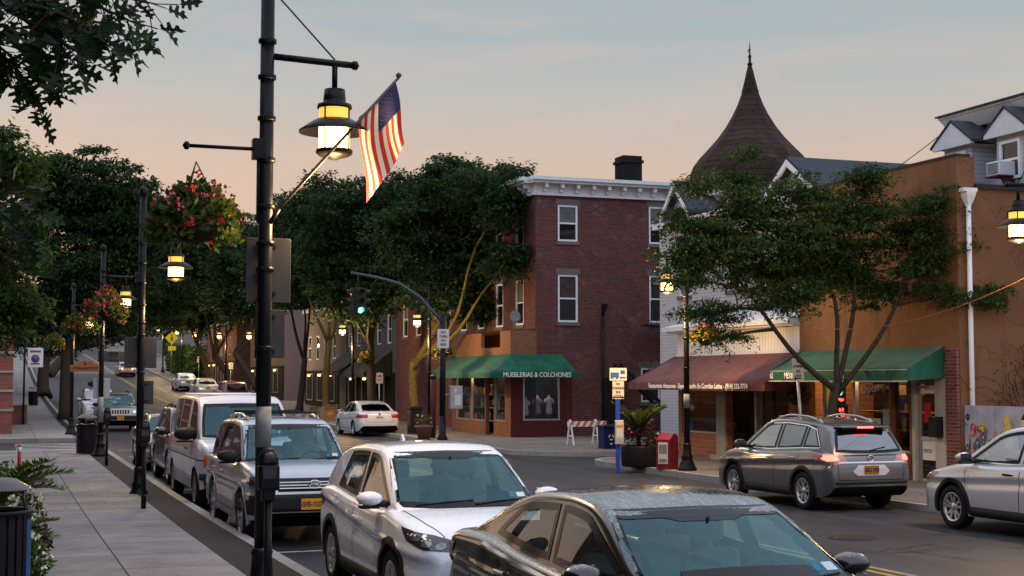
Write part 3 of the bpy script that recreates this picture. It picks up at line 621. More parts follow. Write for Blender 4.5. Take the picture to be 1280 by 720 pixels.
M_pst = mat('blue_poster', (.05, .25, .5), .5, var=.3, scale=14); m = MB(); m.poly([Fr.P(.45, .95, -.09), Fr.P(.8, .95, -.09), Fr.P(.8, 1.3, -.09), Fr.P(.45, 1.3, -.09)]); child(m.build('window_poster', M_pst), rs)
m = MB(); 
for k in range(5): m.lathe([(.10, 0), (.14, .12), (.05, .2), (.0, .35)], (20.2+.2*(k % 2), 38.4-k*.35, .85), n=8)
m.bb(20.0, 20.5, 36.6, 38.8, .1, .84); child(m.build('counter', mat('counter_clutter', (.16, .13, .1), .6, var=.5, scale=9)), rs)
aw = thing('maroon_awning', 'long maroon fabric awning with white lettering over the restaurant front', 'awning', (19.4, 32, 2.2))
m = MB(); A = [(19.37, 39.15, 3.12), (19.37, 31.65, 3.12)]; B = [(17.9, 39.35, 2.33), (17.9, 31.2, 2.33)]; Cc = [(17.9, 39.35, 2.12), (17.9, 31.2, 2.12)]
quads(m, A, B, sub=12); quads(m, B, Cc, sub=12)
m.poly([A[0], B[0], Cc[0], (19.37, 39.15, 2.2)]); m.poly([A[1], B[1], Cc[1], (19.37, 31.65, 2.2)]); child(m.build('canopy', M_marc), aw)
child(text('Restaurante Amazonas - Especialización En Comidas Latina - (914) 332-7774', .185, M_letter, None, plane_mw((17.88, 34.95, 2.23), (0, -1, 0), (0, 0, 1)), sx=1.02, bold=.004), aw)

# ---- deli building
dl = thing('deli_building', 'tall tan stucco building with a delicatessen shop front', 'building', (19.4, 25.5, 0))
Fd = Face((19.4, 32.0, 0), (0, -1, 0)); m = MB(); do = [(.42, 3.9, .75, 2.75), (4.0, 4.65, .75, 2.75), (4.77, 5.72, .1, 2.75)]
wall_open(m, Fd.o, Fd.u, 6.5, 7.25, do, .18)
m.bb(19.42, 26, 31.97, 32.0, 2.9, 7.25); m.bb(19.42, 19.9, 25.52, 31.95, 6.6, 7.25)
Fe = Face((19.4, 25.5, 0), (1, 0, 0)); wall_open(m, Fe.o, Fe.u, 17, 6.55, [], .1); wall_open(m, Fe.o, Fe.u, .45, 7.25, [], .1, zb=6.55); child(m.build('wall', M_tan), dl)
m = MB(); Fe.bar(m, .46, 17, 6.55, 6.66, -.3, .06); Fd.bar(m, -.02, 6.52, 7.25, 7.3, -.35, .03); roofcap(m, 19.5, 36, 25.8, 32, 6.5); child(m.build('coping', mat('roof_felt', (.03, .032, .036), .7, var=.3, scale=9)), dl)
m = MB(); Fd.bar(m, 0, .4, 0, 2.75, .004, .06); Fd.bar(m, 6.08, 6.48, 0, 3.1, .004, .08); Fd.bar(m, .42, 4.68, .02, .72, .004, .05); child(m.build('brick_pier', M_pier), dl)
m = MB(); Fd.bar(m, .42, 1.0, .74, 2.7, -.5, -.45); child(m.build('yellow_panel', mat('yellow_panel', (.72, .42, .035), .5, var=.08, emit=(1, .55, .05), es=.35)), dl)  # slight glow stands in for a lamp shining on the panel
for q in ((1.0, 2.4, .74, 2.74), (2.41, 3.9, .74, 2.74), (3.91, 4.67, .74, 2.74)): shopwin(Fd, q, -.12, dl)
m = MB(); Fd.bar(m, 4.77, 4.87, .1, 2.75, -.15, .02); Fd.bar(m, 5.62, 5.72, .1, 2.75, -.15, .02); Fd.bar(m, 4.87, 5.62, 2.2, 2.28, -.15, .0); Fd.bar(m, 5.73, 6.06, .02, 2.75, .004, .03); dfr = child(m.build('door_frame', mat('pale_frame', (.42, .41, .4), .5)), dl)
m = MB()
for u in (4.9, 5.51): Fd.bar(m, u, u+.08, .12, 2.18, -.12, -.07)
for z in (.12, 1.05, 2.1): Fd.bar(m, 4.98, 5.51, z, z+.09, -.12, -.07)
dr = child(m.build('door', M_alu), dl); m = MB(); m.poly([Fd.P(4.98, .2, -.1), Fd.P(5.51, .2, -.1), Fd.P(5.51, 2.1, -.1), Fd.P(4.98, 2.1, -.1)]); m.build('pane', M_shop, dr)
m = MB(); Fd.bar(m, 5.0, 5.5, .62, 1.12, -.09, -.085); child(m.build('door_poster', mat('white_poster', (.7, .7, .7), .6, var=.05)), dl)
child(text('FRESH', .12, mat('poster_ink', (.1, .06, .2), .6), None, plane_mw(Fd.P(5.2, .82, -.082), (0, -1, 0), (0, 0, 1))), dl)
m = MB(); Fd.bar(m, 5.62, 5.92, 1.15, 1.6, .03, .2); child(m.build('letter_box', M_black), dl)
m = MB(); Fd.bar(m, 5.08, 5.34, 1.45, 1.9, -.09, -.085); child(m.build('red_notice', mat('red_notice', (.5, .03, .03), .6)), dl)
m = MB(); m.poly([Fd.P(0, .1, -2.2), Fd.P(6, .1, -2.2), Fd.P(6, 3, -2.2), Fd.P(0, 3, -2.2)]); m.poly([Fd.P(0, .1, -.2), Fd.P(6, .1, -.2), Fd.P(6, .1, -2.2), Fd.P(0, .1, -2.2)]); child(m.build('interior', M_dark), dl)
m = MB(); rr = random.Random(5); M_goods = mat('goods_on_shelves', (.34, .19, .09), .5, var=.9, scale=7, detail=1)
for k in range(26): m.box(Fd.P(1.2+rr.random()*3.4, .8+.42*(k % 4)+.1, -.9-rr.random()*.8), (.12+.15*rr.random(), .12, .16+.12*rr.random()))
for zz in (.78, 1.2, 1.62): m.box(Fd.P(2.9, zz, -1.3), (1.0, 3.4, .03))
child(m.build('shelf_of_goods', M_goods), dl)
def shop_lamp(par, p, e, c=(1, .62, .28)):
    m = MB(); m.lathe([(.0, .0), (.09, .0), (.11, .05), (.0, .06)], p, n=10); o = child(m.build('ceiling_lamp', emis('ceiling_lamp_glow', (1, .75, .4), 4.), par), par)
    l = bpy.data.lights.new('shop_light', 'POINT'); l.energy = e; l.color = c; l.shadow_soft_size = .12; q = bpy.data.objects.new('shop_light', l); COL.objects.link(q); q.location = V(p)-V((0, 0, .12))
shop_lamp(dl, Fd.P(1.0, 2.62, -1.0), 60); shop_lamp(dl, Fd.P(3.9, 2.62, -1.1), 45); shop_lamp(bb, (19.5, 57.0, 2.75), 45); shop_lamp(bb, (20.3, 53.12, 2.5), 10, (1, .92, .85)); shop_lamp(rs, Fr.P(1.3, 2.7, -1.0), 9)
m = MB(); Fd.bar(m, 3.05, 3.45, .95, 1.5, -.055, -.05); child(m.build('paper_menu', mat('paper', (.62, .6, .55), .7)), dl)
mink = mat('menu_ink', (.05, .05, .05), .7)
m = MB()
for k in range(6): Fd.bar(m, 3.09, 3.40-.05*(k % 3), 1.02+.075*k, 1.035+.075*k, -.05, -.047)
child(m.build('menu_lines', mink), dl)
m = MB(); Fd.bar(m, 3.55, 3.8, 1.35, 1.72, -.055, -.05); child(m.build('blue_notice', mat('blue_notice', (.25, .4, .55), .6, var=.3, scale=12)), dl)
m = MB(); Fd.bar(m, 3.6, 3.84, 1.15, 1.33, -.055, -.05); child(m.build('orange_notice', mat('orange_notice', (.6, .2, .05), .6, var=.4, scale=12)), dl)
child(text('Open', .34, emis('neon_white', (1, .75, .55), .12, (.5, .42, .35)), None, plane_mw(Fd.P(2.95, 2.2, -.1), (0, -1, .12), (0, 0, 1))), dl)
# lit signs in the deli window
M_nred = emis('neon_red', (1, .06, .04), 6); M_nblue = emis('neon_blue', (.5, .55, 1), 3); M_ngreen = emis('neon_green', (.4, 1, .5), 2.2); M_nyel = emis('neon_yellow', (1, .75, .1), 1.6)
t = thing('lottery_sign', 'small lit black sign with red and blue figures in the deli window', 'lit sign', Fd.P(1.55, 1.42, -.2))
m = MB(); m.box((0, 0, .18), (.06, .55, .4)); m.build('case', M_black, t)
m = MB()
for a, z_ in ((-.02, .24), (-.14, .25), (-.1, .12), (-.2, .12)): m.box((-.035, a, z_), (.01, .08, .08), rx=.4)
m.build('red_figures', M_nred, t); m = MB(); m.box((-.035, .15, .27), (.01, .05, .06)); m.lathe([(.03, 0), (.05, 0), (.05, .01), (.03, .01)], (-.04, .14, .1), axis='x', n=12); m.build('blue_figures', M_nblue, t)
t = thing('neon_sign', 'red green and yellow neon food sign hanging in the deli window', 'neon sign', Fd.P(1.55, 2.2, -.18))
m = MB(); m.box((0, 0, 0), (.03, .5, .8)); m.build('backing', M_black, t)
m = MB(); m.tube([(-.03, .03, .38), (-.03, -.08, .26), (-.03, .0, .2)], .03, 8); m.tube([(-.03, -.02, -.26), (-.03, -.1, -.3), (-.03, -.2, -.28)], .03, 8); m.build('red_tube', M_nred, t)
m = MB(); m.tube([(-.03, -.06+.1*cos(a*.5236), .0+.17*sin(a*.5236)) for a in range(13)], .018, 6); m.build('green_tube', M_ngreen, t)
m = MB(); m.prism([(-.03, .25, .38), (-.03, .16, .4), (-.03, .05, -.34), (-.03, .13, -.36)], (-.015, 0, 0)); m.build('yellow_tube', M_nyel, t)
aw = thing('green_awning', 'bright green fabric awning over the delicatessen with a white edged valance', 'awning', (19.4, 26, 2.4))
m = MB(); A = [(19.37, 31.85, 3.14), (19.37, 26.0, 3.14)]; B = [(18.0, 31.1, 2.62), (18.0, 25.45, 2.62)]; Cc = [(18.0, 31.1, 2.38), (18.0, 25.45, 2.38)]
quads(m, A, B, sub=10); quads(m, B, Cc, sub=10)
m.poly([A[0], B[0], Cc[0], (19.37, 31.85, 2.45)]); m.poly([A[1], B[1], Cc[1], (19.37, 26.0, 2.45)]); child(m.build('canopy', M_green), aw)
m = MB(); m.bb(17.97, 18.0, 25.43, 31.12, 2.36, 2.385); m.bb(17.985, 18.0, 25.43, 31.1, 2.61, 2.625); child(m.build('piping', mat('cream_piping', (.55, .5, .4), .6)), aw)
for s_, y_ in (('62', 31.0), ('MEXICAN', 30.05), ('DELI', 27.95)): child(text(s_, .2, M_letter, None, plane_mw((17.985, y_, 2.5), (0, -1, 0), (0, 0, 1)), sx=.8, bold=.006), aw)
t = thing('downpipe', 'white downpipe with a funnel head on the tan end wall', 'downpipe', (19.62, 25.4, 0))
m = MB(); m.tube([(0, 0, .1), (0, 0, 6.2)], .055, 12); m.build('pipe', M_trimw, t); m = MB(); m.box((0, 0, 6.5), (.34, .2, .08)); m.lathe([(.06, 6.15), (.16, 6.38), (.17, 6.46)], n=4, ph=pi/4, smooth=False); m.build('funnel', M_trimw, t)

# ---- mansard house up behind the tan wall
mh = thing('mansard_house', 'grey clapboard house with a mansard roof and gabled dormers', 'house', (24, 22, 0))
Fm = Face((23.7, 31.7, 0), (0, -1, 0)); m = MB()
m.poly([(23.7, 31.7, 5.5), (23.7, 21, 5.5), (24.3, 21, 9.05), (24.3, 31.5, 9.05)]); m.poly([(23.7, 31.7, 5.5), (24.3, 31.5, 9.05), (33, 31.5, 9.05), (33, 31.7, 5.5)]); child(m.build('wall', siding_mat('grey_siding', (.42, .41, .40), .16)), mh)
m = MB(); m.prism([(24.0, 31.75, 9.05), (23.75, 31.9, 9.38), (24.35, 31.9, 9.38), (24.5, 31.75, 9.05)], (0, -11, 0)); m.bb(23.75, 34, 21, 31.95, 9.4, 9.46); m.bb(24.31, 24.4, 31.4, 31.5, 5.5, 9.05); child(m.build('eaves', M_trim), mh)
m = MB(); m.bb(23.68, 34, 20.9, 32.0, 9.46, 9.5); child(m.build('roof', M_roofs), mh)
for yc in (30.75, 28.65, 26.4):
    m = MB(); wd = .55
    m.prism([(23.45, yc-wd, 6.6), (23.45, yc+wd, 6.6), (23.45, yc+wd, 8.5), (23.45, yc-wd, 8.5)], (1.0, 0, 0)); dm = child(m.build('dormer', M_siding), mh)
    m = MB(); m.prism([(23.25, yc-.8, 8.45), (23.25, yc+.8, 8.45), (23.25, yc+.8, 8.55), (23.25, yc, 9.1), (23.25, yc-.8, 8.55)], (.1, 0, 0)); child(m.build('pediment', M_trim), dm).matrix_parent_inverse = M4()
    m = MB()
    for sg in (-1, 1): m.prism([(23.22, yc+sg*.86, 8.5), (23.22, yc, 9.12), (23.22, yc, 9.18), (23.22, yc+sg*.86, 8.56)], (1.2, 0, 0))
    child(m.build('dormer_roof', M_roofs), dm).matrix_parent_inverse = M4()
    Fq = Face((23.45, yc+.5, 0), (0, -1, 0)); wq = window(Fq, None, .12, .88, 7.35, 8.33, d=-.0, sill=False, lintel=False); child(wq, dm).matrix_parent_inverse = M4()
t = thing('air_conditioner', 'white window air conditioner below the dormer of the mansard house', 'air conditioner', (23.2, 28.75, 7.4)); m = MB(); m.box((0, 0, .2), (.5, .5, .36), bev=.03); m.build('case', M_trim, t); m = MB(); [m.box((-.255, 0, .08+.04*k), (.01, .4, .015)) for k in range(7)]; m.build('grille', M_black, t); m = MB(); m.prism([(-.2, -.2, .0), (.25, -.2, .0), (.25, -.2, -.6)], (0, .04, 0)); m.box((0, 0, .01), (.55, .5, .03)); m.build('bracket', M_maroon, t)

# ---- row of buildings up the street, mostly behind the trees
def plain_building(label, x0, x1, y0, y1, h, mt, wins=(), rows=(), name='building', ww=.9, wh=1.6, frame=None, base=None):
    z0 = gz(y0); t = thing(name, label, 'building', (x0, y0, z0))
    F = Face((x0, y1, z0), (0, -1, 0)); m = MB(); ops = [(y1-y-ww/2, y1-y+ww/2, r_, r_+wh) for y in wins for r_ in rows]
    wall_open(m, F.o, F.u, y1-y0, h, ops, .1, zb=-1); F2 = Face((x0, y0, z0), (1, 0, 0)); wall_open(m, F2.o, F2.u, x1-x0, h, [], .1, zb=-1)
    child(m.build('wall', mt), t)
    for q in ops: child(window(F, None, *q, frame=frame, sill=False, lintel=False), t)
    m = MB(); m.bb(x0-.25, x1, y0, y1, z0+h, z0+h+.25); child(m.build('roof', M_trim if base is None else M_roofs), t)
    m = MB(); Fc = F; Fc.bar(m, .2, y1-y0-.2, .2, 2.7, .005, .06); child(m.build('shop_front', M_dark), t)
    if x0 > 0:
        k = 1.0
        while k < y1-y0-2.4:
            child(window(F, None, k, k+1.9, .7, 2.5, frame=M_alu, d=.03, sill=False, lintel=False, cross=False, name='shop_window'), t)
            m = MB(); m.lathe([(0, 0), (.10, .02), (.10, .12), (0, .14)], F.P(k+.9, 2.3, .14), n=8); child(m.build('shop_lamp', emis('warm_shop_bulb', (1, .55, .2), 5.), t), t); k += 3.3
    return t
plain_building('grey rendered three storey building with tall windows beyond the brick corner building', 20.1, 30, 74.2, 86, 10.2, M_grey, (75.7, 78, 80.4, 82.8, 85), (4.3, 7.2), frame=M_trim)
plain_building('beige rendered building with pale shop piers farther up the street', 19.8, 30, 86.3, 97, 6.6, M_beige, (88, 90.5, 93, 95.5), (3.4,), frame=M_trimw)
plain_building('mauve grey gable building beside the parked boats of the upper street', 19.5, 30, 103, 118, 7.6, mat('mauve_render', (.15, .115, .12), .8), (106, 110, 114), (3.6,), frame=M_trim)
plain_building('distant brick building behind the leaning lit tree', 19.0, 30, 122, 140, 6, M_brickd, (126, 131, 136), (3.2,), frame=M_trim)
for y0, y1, lab in ((75, 80.5, 'black fabric shop awning nearest the brick corner building'), (80.8, 85.6, 'black fabric shop awning at the far end of the grey building')):
    aw = thing('black_awning', lab, 'awning', (20, y0, gz(y0)+2.6), group='black awnings on the grey building'); m = MB(); z_ = gz(y0)
    A = [(20.03, y1, z_+3.9), (20.03, y0, z_+3.9)]; B = [(18.5, y1, z_+2.7), (18.5, y0, z_+2.7)]; Cc = [(18.5, y1, z_+2.45), (18.5, y0, z_+2.45)]
    quads(m, A, B); quads(m, B, Cc); m.poly([A[0], B[0], Cc[0], (20.03, y1, z_+2.5)]); m.poly([A[1], B[1], Cc[1], (20.03, y0, z_+2.5)]); child(m.build('canopy', M_blk), aw)
# left side, in the gap under the trees
lb = thing('brick_shop_building', 'brick building with pale bands on the left pavement', 'building', (-6, 60, 0)); m = MB()
m.bb(-8, .55, 63, 78, -.2, 4.6); child(m.build('wall', brick_mat('brick_left', (.26, .07, .05), (.18, .05, .04), (.2, .15, .13))), lb); m = MB()
for z_ in (1.1, 1.9, 2.7, 3.5): m.bb(.5, .6, 63.02, 77.9, z_, z_+.1); m.bb(-7.9, .58, 62.95, 63.02, z_, z_+.1)
child(m.build('stone_band', M_concr), lb); m = MB(); m.bb(-8.1, .8, 62.8, 78.1, 4.6, 5.0); child(m.build('parapet', M_trim), lb)
lb = plain_building('long unseen grey building up the left, stretched to block low sky', -12, 0.25, 79, 150, 10.5, M_grey)  # stretched out of view to keep low sky off the car paint
# unseen shop row on the viewer's left, heightened to block sky in car reflections
lb = plain_building('long unseen brick shop row on the near left, heightened to block sky', -14, -3.3, -14, 47, 12.5, M_brickd, tuple(range(-12, 46, 4)), (4.2,), frame=M_trimw)
# distant hillside
hb = MB(); random.seed(3)
rows = []
for j in range(9):
    y = 300+j*60; rows.append([(x, y+20*sin(x*.01), gz(y)-6+(10+14*sin(j/8*pi/2)+7*mnoise.noise(V((x*.008, j*.5, 2))))*min(1, j/2)*(.55+.45*exp(-((x-30)/190)**2))) for x in range(-500, 620, 20)])
hb.grid(rows); struct(hb.build('hill', mat('hill_wood', (.035, .052, .042), .9, var=.5, scale=.12, bump=.8, bscale=.5)))
# ================================================================ street lamps
M_pole = mat('black_enamel', (.007, .007, .008), .4, var=.15, scale=10, spec=.18); M_lampg = emis('lamp_glass', (1, .62, .20), 15.0, (.9, .8, .6)); M_lampt = emis('lamp_top_glass', (1, .50, .08), 1.3, (.8, .5, .1))
M_signback = mat('sign_back_grey', (.05, .05, .055), .45, .3, var=.15, scale=4); M_signalu = mat('sign_back_pale', (.38, .39, .42), .5, .3, var=.12, scale=5)
M_sticker = mat('pale_sticker', (.20, .205, .22), .7, var=.25, scale=18)
def lamp_proto(name, arm_len, side, power):
    """pole with a fluted foot, top arm with a pendant lantern; side = +1 lantern towards +X"""
    t = thing(name, 'lamp', 'street lamp')
    m = MB(); m.lathe([(.24, 0), (.24, .06), (.20, .10), (.19, .16), (.15, .22), (.135, .30), (.15, .34), (.11, .40), (.095, .60), (.105, .64), (.085, .68)], n=20); m.build('foot', M_pole, t)
    m = MB(); m.tube([(0, 0, .66), (0, 0, 3.0), (0, 0, 6.1)], [.074, .070, .066], 16); m.lathe([(.07, 6.1), (.085, 6.12), (.085, 6.2), (.07, 6.26), (.0, 6.3)], n=16)
    for z_ in (2.55, 3.3, 3.55, 3.9, 4.35, 4.75, 5.15, 5.5): m.lathe([(.07, z_-.02), (.088, z_-.02), (.088, z_+.02), (.07, z_+.02)], n=16); m.box((0, -.082, z_), (.05, .03, .035))
    m.build('pole', M_pole, t)
    s = side
    m = MB(); m.tube([(0, 0, 5.36), (s*(arm_len+.18), 0, 5.33)], .033, 10); m.lathe([(.0, -.045), (.045, -.02), (.045, .02), (0, .045)], (s*(arm_len+.2), 0, 5.33), axis='x', n=10); m.tube([(0, 0, 6.05), (s*arm_len, 0, 5.37)], .009, 5); m.tube([(s*arm_len, 0, 5.33), (s*arm_len, 0, 5.08)], .028, 8); m.build('arm', M_pole, t)
    L = thing('lantern', None, None, (s*arm_len, 0, 4.47)); L.parent = t; L.scale = (1.0, 1.0, .85)
    m = MB(); m.lathe([(.0, .72), (.10, .715), (.11, .60), (.11, .55), (.165, .54), (.172, .50), (.165, .49)], n=20)
    m.lathe([(.175, .365), (.23, .33), (.345, .235), (.345, .215), (.22, .30), (.17, .33)], n=28); m.lathe([(.172, .02), (.18, 0), (.178, -.03), (.14, -.06), (.06, -.085), (.03, -.10), (0, -.105)], n=20)
    for k in range(4):
        a = pi/4+k*pi/2; m.tube([(.166*cos(a), .166*sin(a), -.02), (.166*cos(a), .166*sin(a), .5)], .009, 5)
    m.build('housing', M_pole, L)
    m = MB(); m.lathe([(.15, 0.0), (.15, .31)], n=20, cap=False); m.build('glass', M_lampg, L); m = MB(); m.lathe([(.15, .345), (.15, .49)], n=20, cap=False); m.build('upper_glass', M_lampt, L)
    ld = bpy.data.lights.new('lamp_light', 'POINT'); ld.energy = power; ld.color = (1, .62, .26); ld.shadow_soft_size = .16
    lo = bpy.data.objects.new('lamp_light', ld); COL.objects.link(lo); lo.parent = L; lo.location = (0, 0, -.62)
    return t
def add_part(o, mb, name, mt): return mb.build(name, mt, o)
def basket_arm(t, s, ln=.72):
    m = MB(); m.tube([(0, 0, 4.45), (s*ln, 0, 4.45)], .018, 8); m.lathe([(0, -.04), (.04, -.015), (.04, .015), (0, .04)], (s*(ln+.03), 0, 4.45), axis='x', n=10); m.box((s*.07, 0, 4.45), (.13, .12, .2), bev=.01); m.tube([(s*.08, 0, 4.4), (s*.08, 0, 3.75), (0, 0, 3.7)], .012, 6); m.build('basket_arm', M_pole, t)
GL = 'street lamps along both kerbs'
def gl(y): return gz(y)+.15
left_lamp = lamp_proto('street_lamp', .66, 1, 260); left_lamp['group'] = GL
right_lamp = lamp_proto('street_lamp', .52, -1, 640); right_lamp['group'] = GL
right_far = copy_tree(right_lamp, (0, 0, 0))
LL = [(2.36, 13.5, 'tall black street lamp that carries the striped flag'), (2.66, 29.3, 'second black street lamp from the flag lamp on the left pavement'), (2.86, 44.0, 'black street lamp with a brown street name board on it'), (2.86, 62, 'black street lamp with a hanging basket past the left crossing')]
RL = [(15.95, 18.72, 'black street lamp at the right edge in front of the tan wall'), (16.2, 32.1, 'black street lamp beside the maroon newspaper box'), (16.5, 55.8, 'black street lamp beside the lit tree trunk'), (16.45, 69, 'black street lamp in front of the black shop awnings')] + \
     [(16.45, y, s) for y, s in ((97, 'far black street lamp behind the dark parked suv'), (111, 'far black street lamp beside the silver parked sedan'), (126, 'far black street lamp beside the leaning lit tree'), (139, 'far black street lamp by the clipped hedge'), (156, 'farthest black street lamp by the yellow crossing sign'))]
lamps_l = []
for i, (x, y, s) in enumerate(LL):
    o = left_lamp if i == 0 else copy_tree(left_lamp, (x, y, gl(y)), label=s)
    o.location = (x, y, gl(y)-(.11, .15, 0, 0)[i]); o['label'] = s; lamps_l.append(o)
lamps_r = []
for i, (x, y, s) in enumerate(RL):
    o = right_lamp if i == 0 else copy_tree(right_lamp, (x, y, gl(y)), label=s)
    o.location = (x, y, gl(y)); o['label'] = s; lamps_r.append(o)
def drop(o):
    for c in list(o.children): drop(c)
    bpy.data.objects.remove(o)
drop(right_far)
for o in lamps_l: basket_arm(o, -1)
# stickers on the poles
for o, z0, z1 in ((lamps_l[0], 1.62, 2.0), (lamps_l[2], 1.0, 1.75), (lamps_r[1], 1.55, 1.9)):
    m = MB(); m.lathe([(.0765, z0), (.0755, z1)], n=16); m.build('sticker', M_sticker, o)
# ---------------- hanging baskets
M_pot = mat('basket_moss', (.03, .022, .014), .95, var=.4, scale=20, bump=.8)
M_fl = leaf_mat('basket_leaf', (.018, .035, .01, 1), (.05, .085, .02, 1), (.13, .14, .03, 1)); M_red = mat('red_petal', (.5, .025, .035), .5, var=.3, scale=30); M_pink = mat('pink_petal', (.60, .09, .13), .5, var=.3, scale=30); M_org = mat('orange_petal', (.62, .15, .02), .5, var=.35, scale=30); M_yel = mat('yellow_petal', (.6, .36, .04), .5, var=.3, scale=30); M_wht = mat('white_petal', (.7, .7, .62), .5, var=.1, scale=30)
def quadleaf(mb, c, d, up, ln, wd, mi=0, fold=.0):
    """one pointed leaf from c along d"""
    d = d.normalized(); s = d.cross(up); s = s.normalized() if s.length > 1e-4 else V((1, 0, 0)); n_ = s.cross(d)
    mb.add([c, c+d*ln*.45+s*wd*.5+n_*fold, c+d*ln, c+d*ln*.45-s*wd*.5+n_*fold], [(0, 1, 2, 3)], mi=mi)
def rdir(r_, zb=0.): 
    while True:
        v = V((r_.uniform(-1, 1), r_.uniform(-1, 1), r_.uniform(-1, 1)))
        if .05 < v.length < 1: return (v.normalized()+V((0, 0, zb))).normalized()
def basket(label, x, y, z, petals, seed, w_=.56, h_=.36, nl=1100, nf=90, chain=.35, name='hanging_basket', group='hanging flower baskets'):
    r_ = random.Random(seed); t = thing(name, label, 'flower basket', (x, y, z), group=group)
    m = MB(); m.lathe([(.0, -.30), (.12, -.27), (.22, -.16), (.26, 0), (.24, .02), (.0, .03)], n=16); m.build('pot', M_pot, t)
    m = MB()
    for k in range(3): a = k*2.1; m.tube([(.25*cos(a), .25*sin(a), 0), (0, 0, chain)], .006, 4)
    m.build('chain', M_pole, t)
    m = MB(); stems = []
    for k in range(nl):
        a = r_.random()*2*pi; q = r_.random()**.5; lump = .78+.3*mnoise.noise(V((cos(a)*1.5, sin(a)*1.5, seed*3.)))
        lump = lump*1.25-.22+.5*max(0, mnoise.noise(V((cos(a)*3.5, sin(a)*3.5, seed*5.)))); p = V((cos(a)*q*w_*lump, sin(a)*q*w_*lump, h_*(1-q*q)*r_.uniform(.2, 1.05)-q*q*r_.uniform(0, .30)-.25*max(0, mnoise.noise(V((cos(a)*4, sin(a)*4, seed*2.))))*q))
        stems.append(p); quadleaf(m, p, rdir(r_, .3), rdir(r_, .8), r_.uniform(.05, .11), r_.uniform(.035, .07))
    m.build('foliage', M_fl, t)
    m = MB()
    for k in range(nf):
        p = stems[r_.randrange(len(stems))]*r_.uniform(1.0, 1.14)+V((0, 0, r_.uniform(.0, .08))); mi = r_.randrange(len(petals))
        for j in range(r_.randint(5, 9)): quadleaf(m, p+rdir(r_)*.025, rdir(r_, .3), rdir(r_), r_.uniform(.025, .05), .035, mi=mi)
    m.build('flowers', petals, t)
    return t
basket('big red flowered hanging basket on the flag lamp', 1.70, 13.5, 3.97, [M_red, M_red, M_pink], 1, w_=.57, h_=.28, nl=2300, nf=85, chain=.48)
basket('pink flowered hanging basket on the second left lamp', 2.0, 29.3, 3.86, [M_pink, M_red, M_pink], 2, w_=.55, nf=160, chain=.6)
basket('dim red flowered hanging basket on the lamp with the brown name board', 2.13, 44, 4.02, [M_red, M_org], 3, w_=.62, nf=70, chain=.5)
basket('far hanging basket beyond the left crossing', 2.13, 62, 4.0, [M_red, M_org], 6, w_=.6, nf=60, chain=.5)
basket('orange and yellow hanging basket on the lamp by the newspaper box', 16.75, 32.1, 3.55, [M_org, M_yel, M_red], 4, w_=.46, h_=.3, nf=150, chain=.5)
basket('small hanging plant under the deli awning end', 19.0, 31.45, 2.05, [M_red], 5, w_=.34, h_=.25, nl=500, nf=14, chain=.4)
basket('yellow lit hanging basket beyond the green corner awning', 17.1, 55.8, 3.6, [M_yel, M_yel], 7, w_=.5, nf=80, chain=.5)
basket('hanging basket in front of the black shop awnings', 17.1, 69, 3.55, [M_yel, M_red], 8, w_=.5, nf=80, chain=.5)
for o, h in ((lamps_r[1], 3.98), (lamps_r[2], 4.08), (lamps_r[3], 4.0)):
    m = MB(); m.tube([(0, 0, h), (.6, 0, h)], .014, 6); m.tube([(0, 0, h-.3), (.3, 0, h)], .01, 5); m.build('basket_arm', M_pole, o)
# ---------------- sign backs and boards carried by the left lamps (each sign hangs from its lamp: a thing of its own)
def sign_back(label, x, y, z, w_, h_, mt, straps=True):
    t = thing('road_sign', label, 'sign', (x, y, z), group='signs seen from the back'); m = MB(); m.box((0, 0, 0), (w_, .012, h_), bev=.005); m.build('plate', mt, t)
    [MB().box((0, -.02, zz*h_*.36), (w_*.3, .03, .03)).build('strap', M_black, t) for zz in (-1, 1)]; return t
x0, y0 = LL[0][:2]
sign_back('large dark sign back high on the flag lamp', x0+.05, y0+.1, 3.45, .43, .62, M_signback); sign_back('smaller dark sign back lower on the flag lamp', x0+.07, y0+.1, 2.84, .29, .46, M_signback)
x0, y0 = LL[1][:2]
sign_back('grey square sign back on the second left lamp', x0+.0, y0+.1, 2.95, .63, .62, M_signback); sign_back('small dark sign back low on the second left lamp', x0+.12, y0+.1, 2.15, .29, .47, M_signback)
x0, y0 = LL[2][:2]
sign_back('pale sign back on the lamp with the brown name board', x0+.02, y0+.1, 2.15, .48, .6, M_signalu); sign_back('wide grey sign back above the brown name board', x0+.35, y0+.1, 3.1, .9, .32, M_signback)
t = thing('street_name_board', 'brown carved street name board fixed to the third left lamp', 'street sign', (LL[2][0]-.47, LL[2][1]-.06, 2.78)); m = MB()
m.prism([(-.43, -.025, -.13), (.41, -.025, -.13), (.41, -.025, .06), (.27, -.025, .08), (.2, -.025, .15), (0, -.025, .2), (-.2, -.025, .15), (-.27, -.025, .08), (-.43, -.025, .06)], (0, .05, 0)); m.build('board', mat('brown_sign_wood', (.36, .12, .055), .6, var=.12), t)
text('N WASHINGTON ST', .105, mat('dark_lettering', (.03, .015, .012), .6), t, plane_mw((-.01, -.028, -.04), (1, 0, 0), (0, 0, 1)), sx=.78, bold=.002); m = MB(); m.lathe([(.0, -.028), (.035, -.028), (.03, -.02)], (0, 0, .1), axis='y', n=12); m.build('badge', MC['dark_lettering'], t)
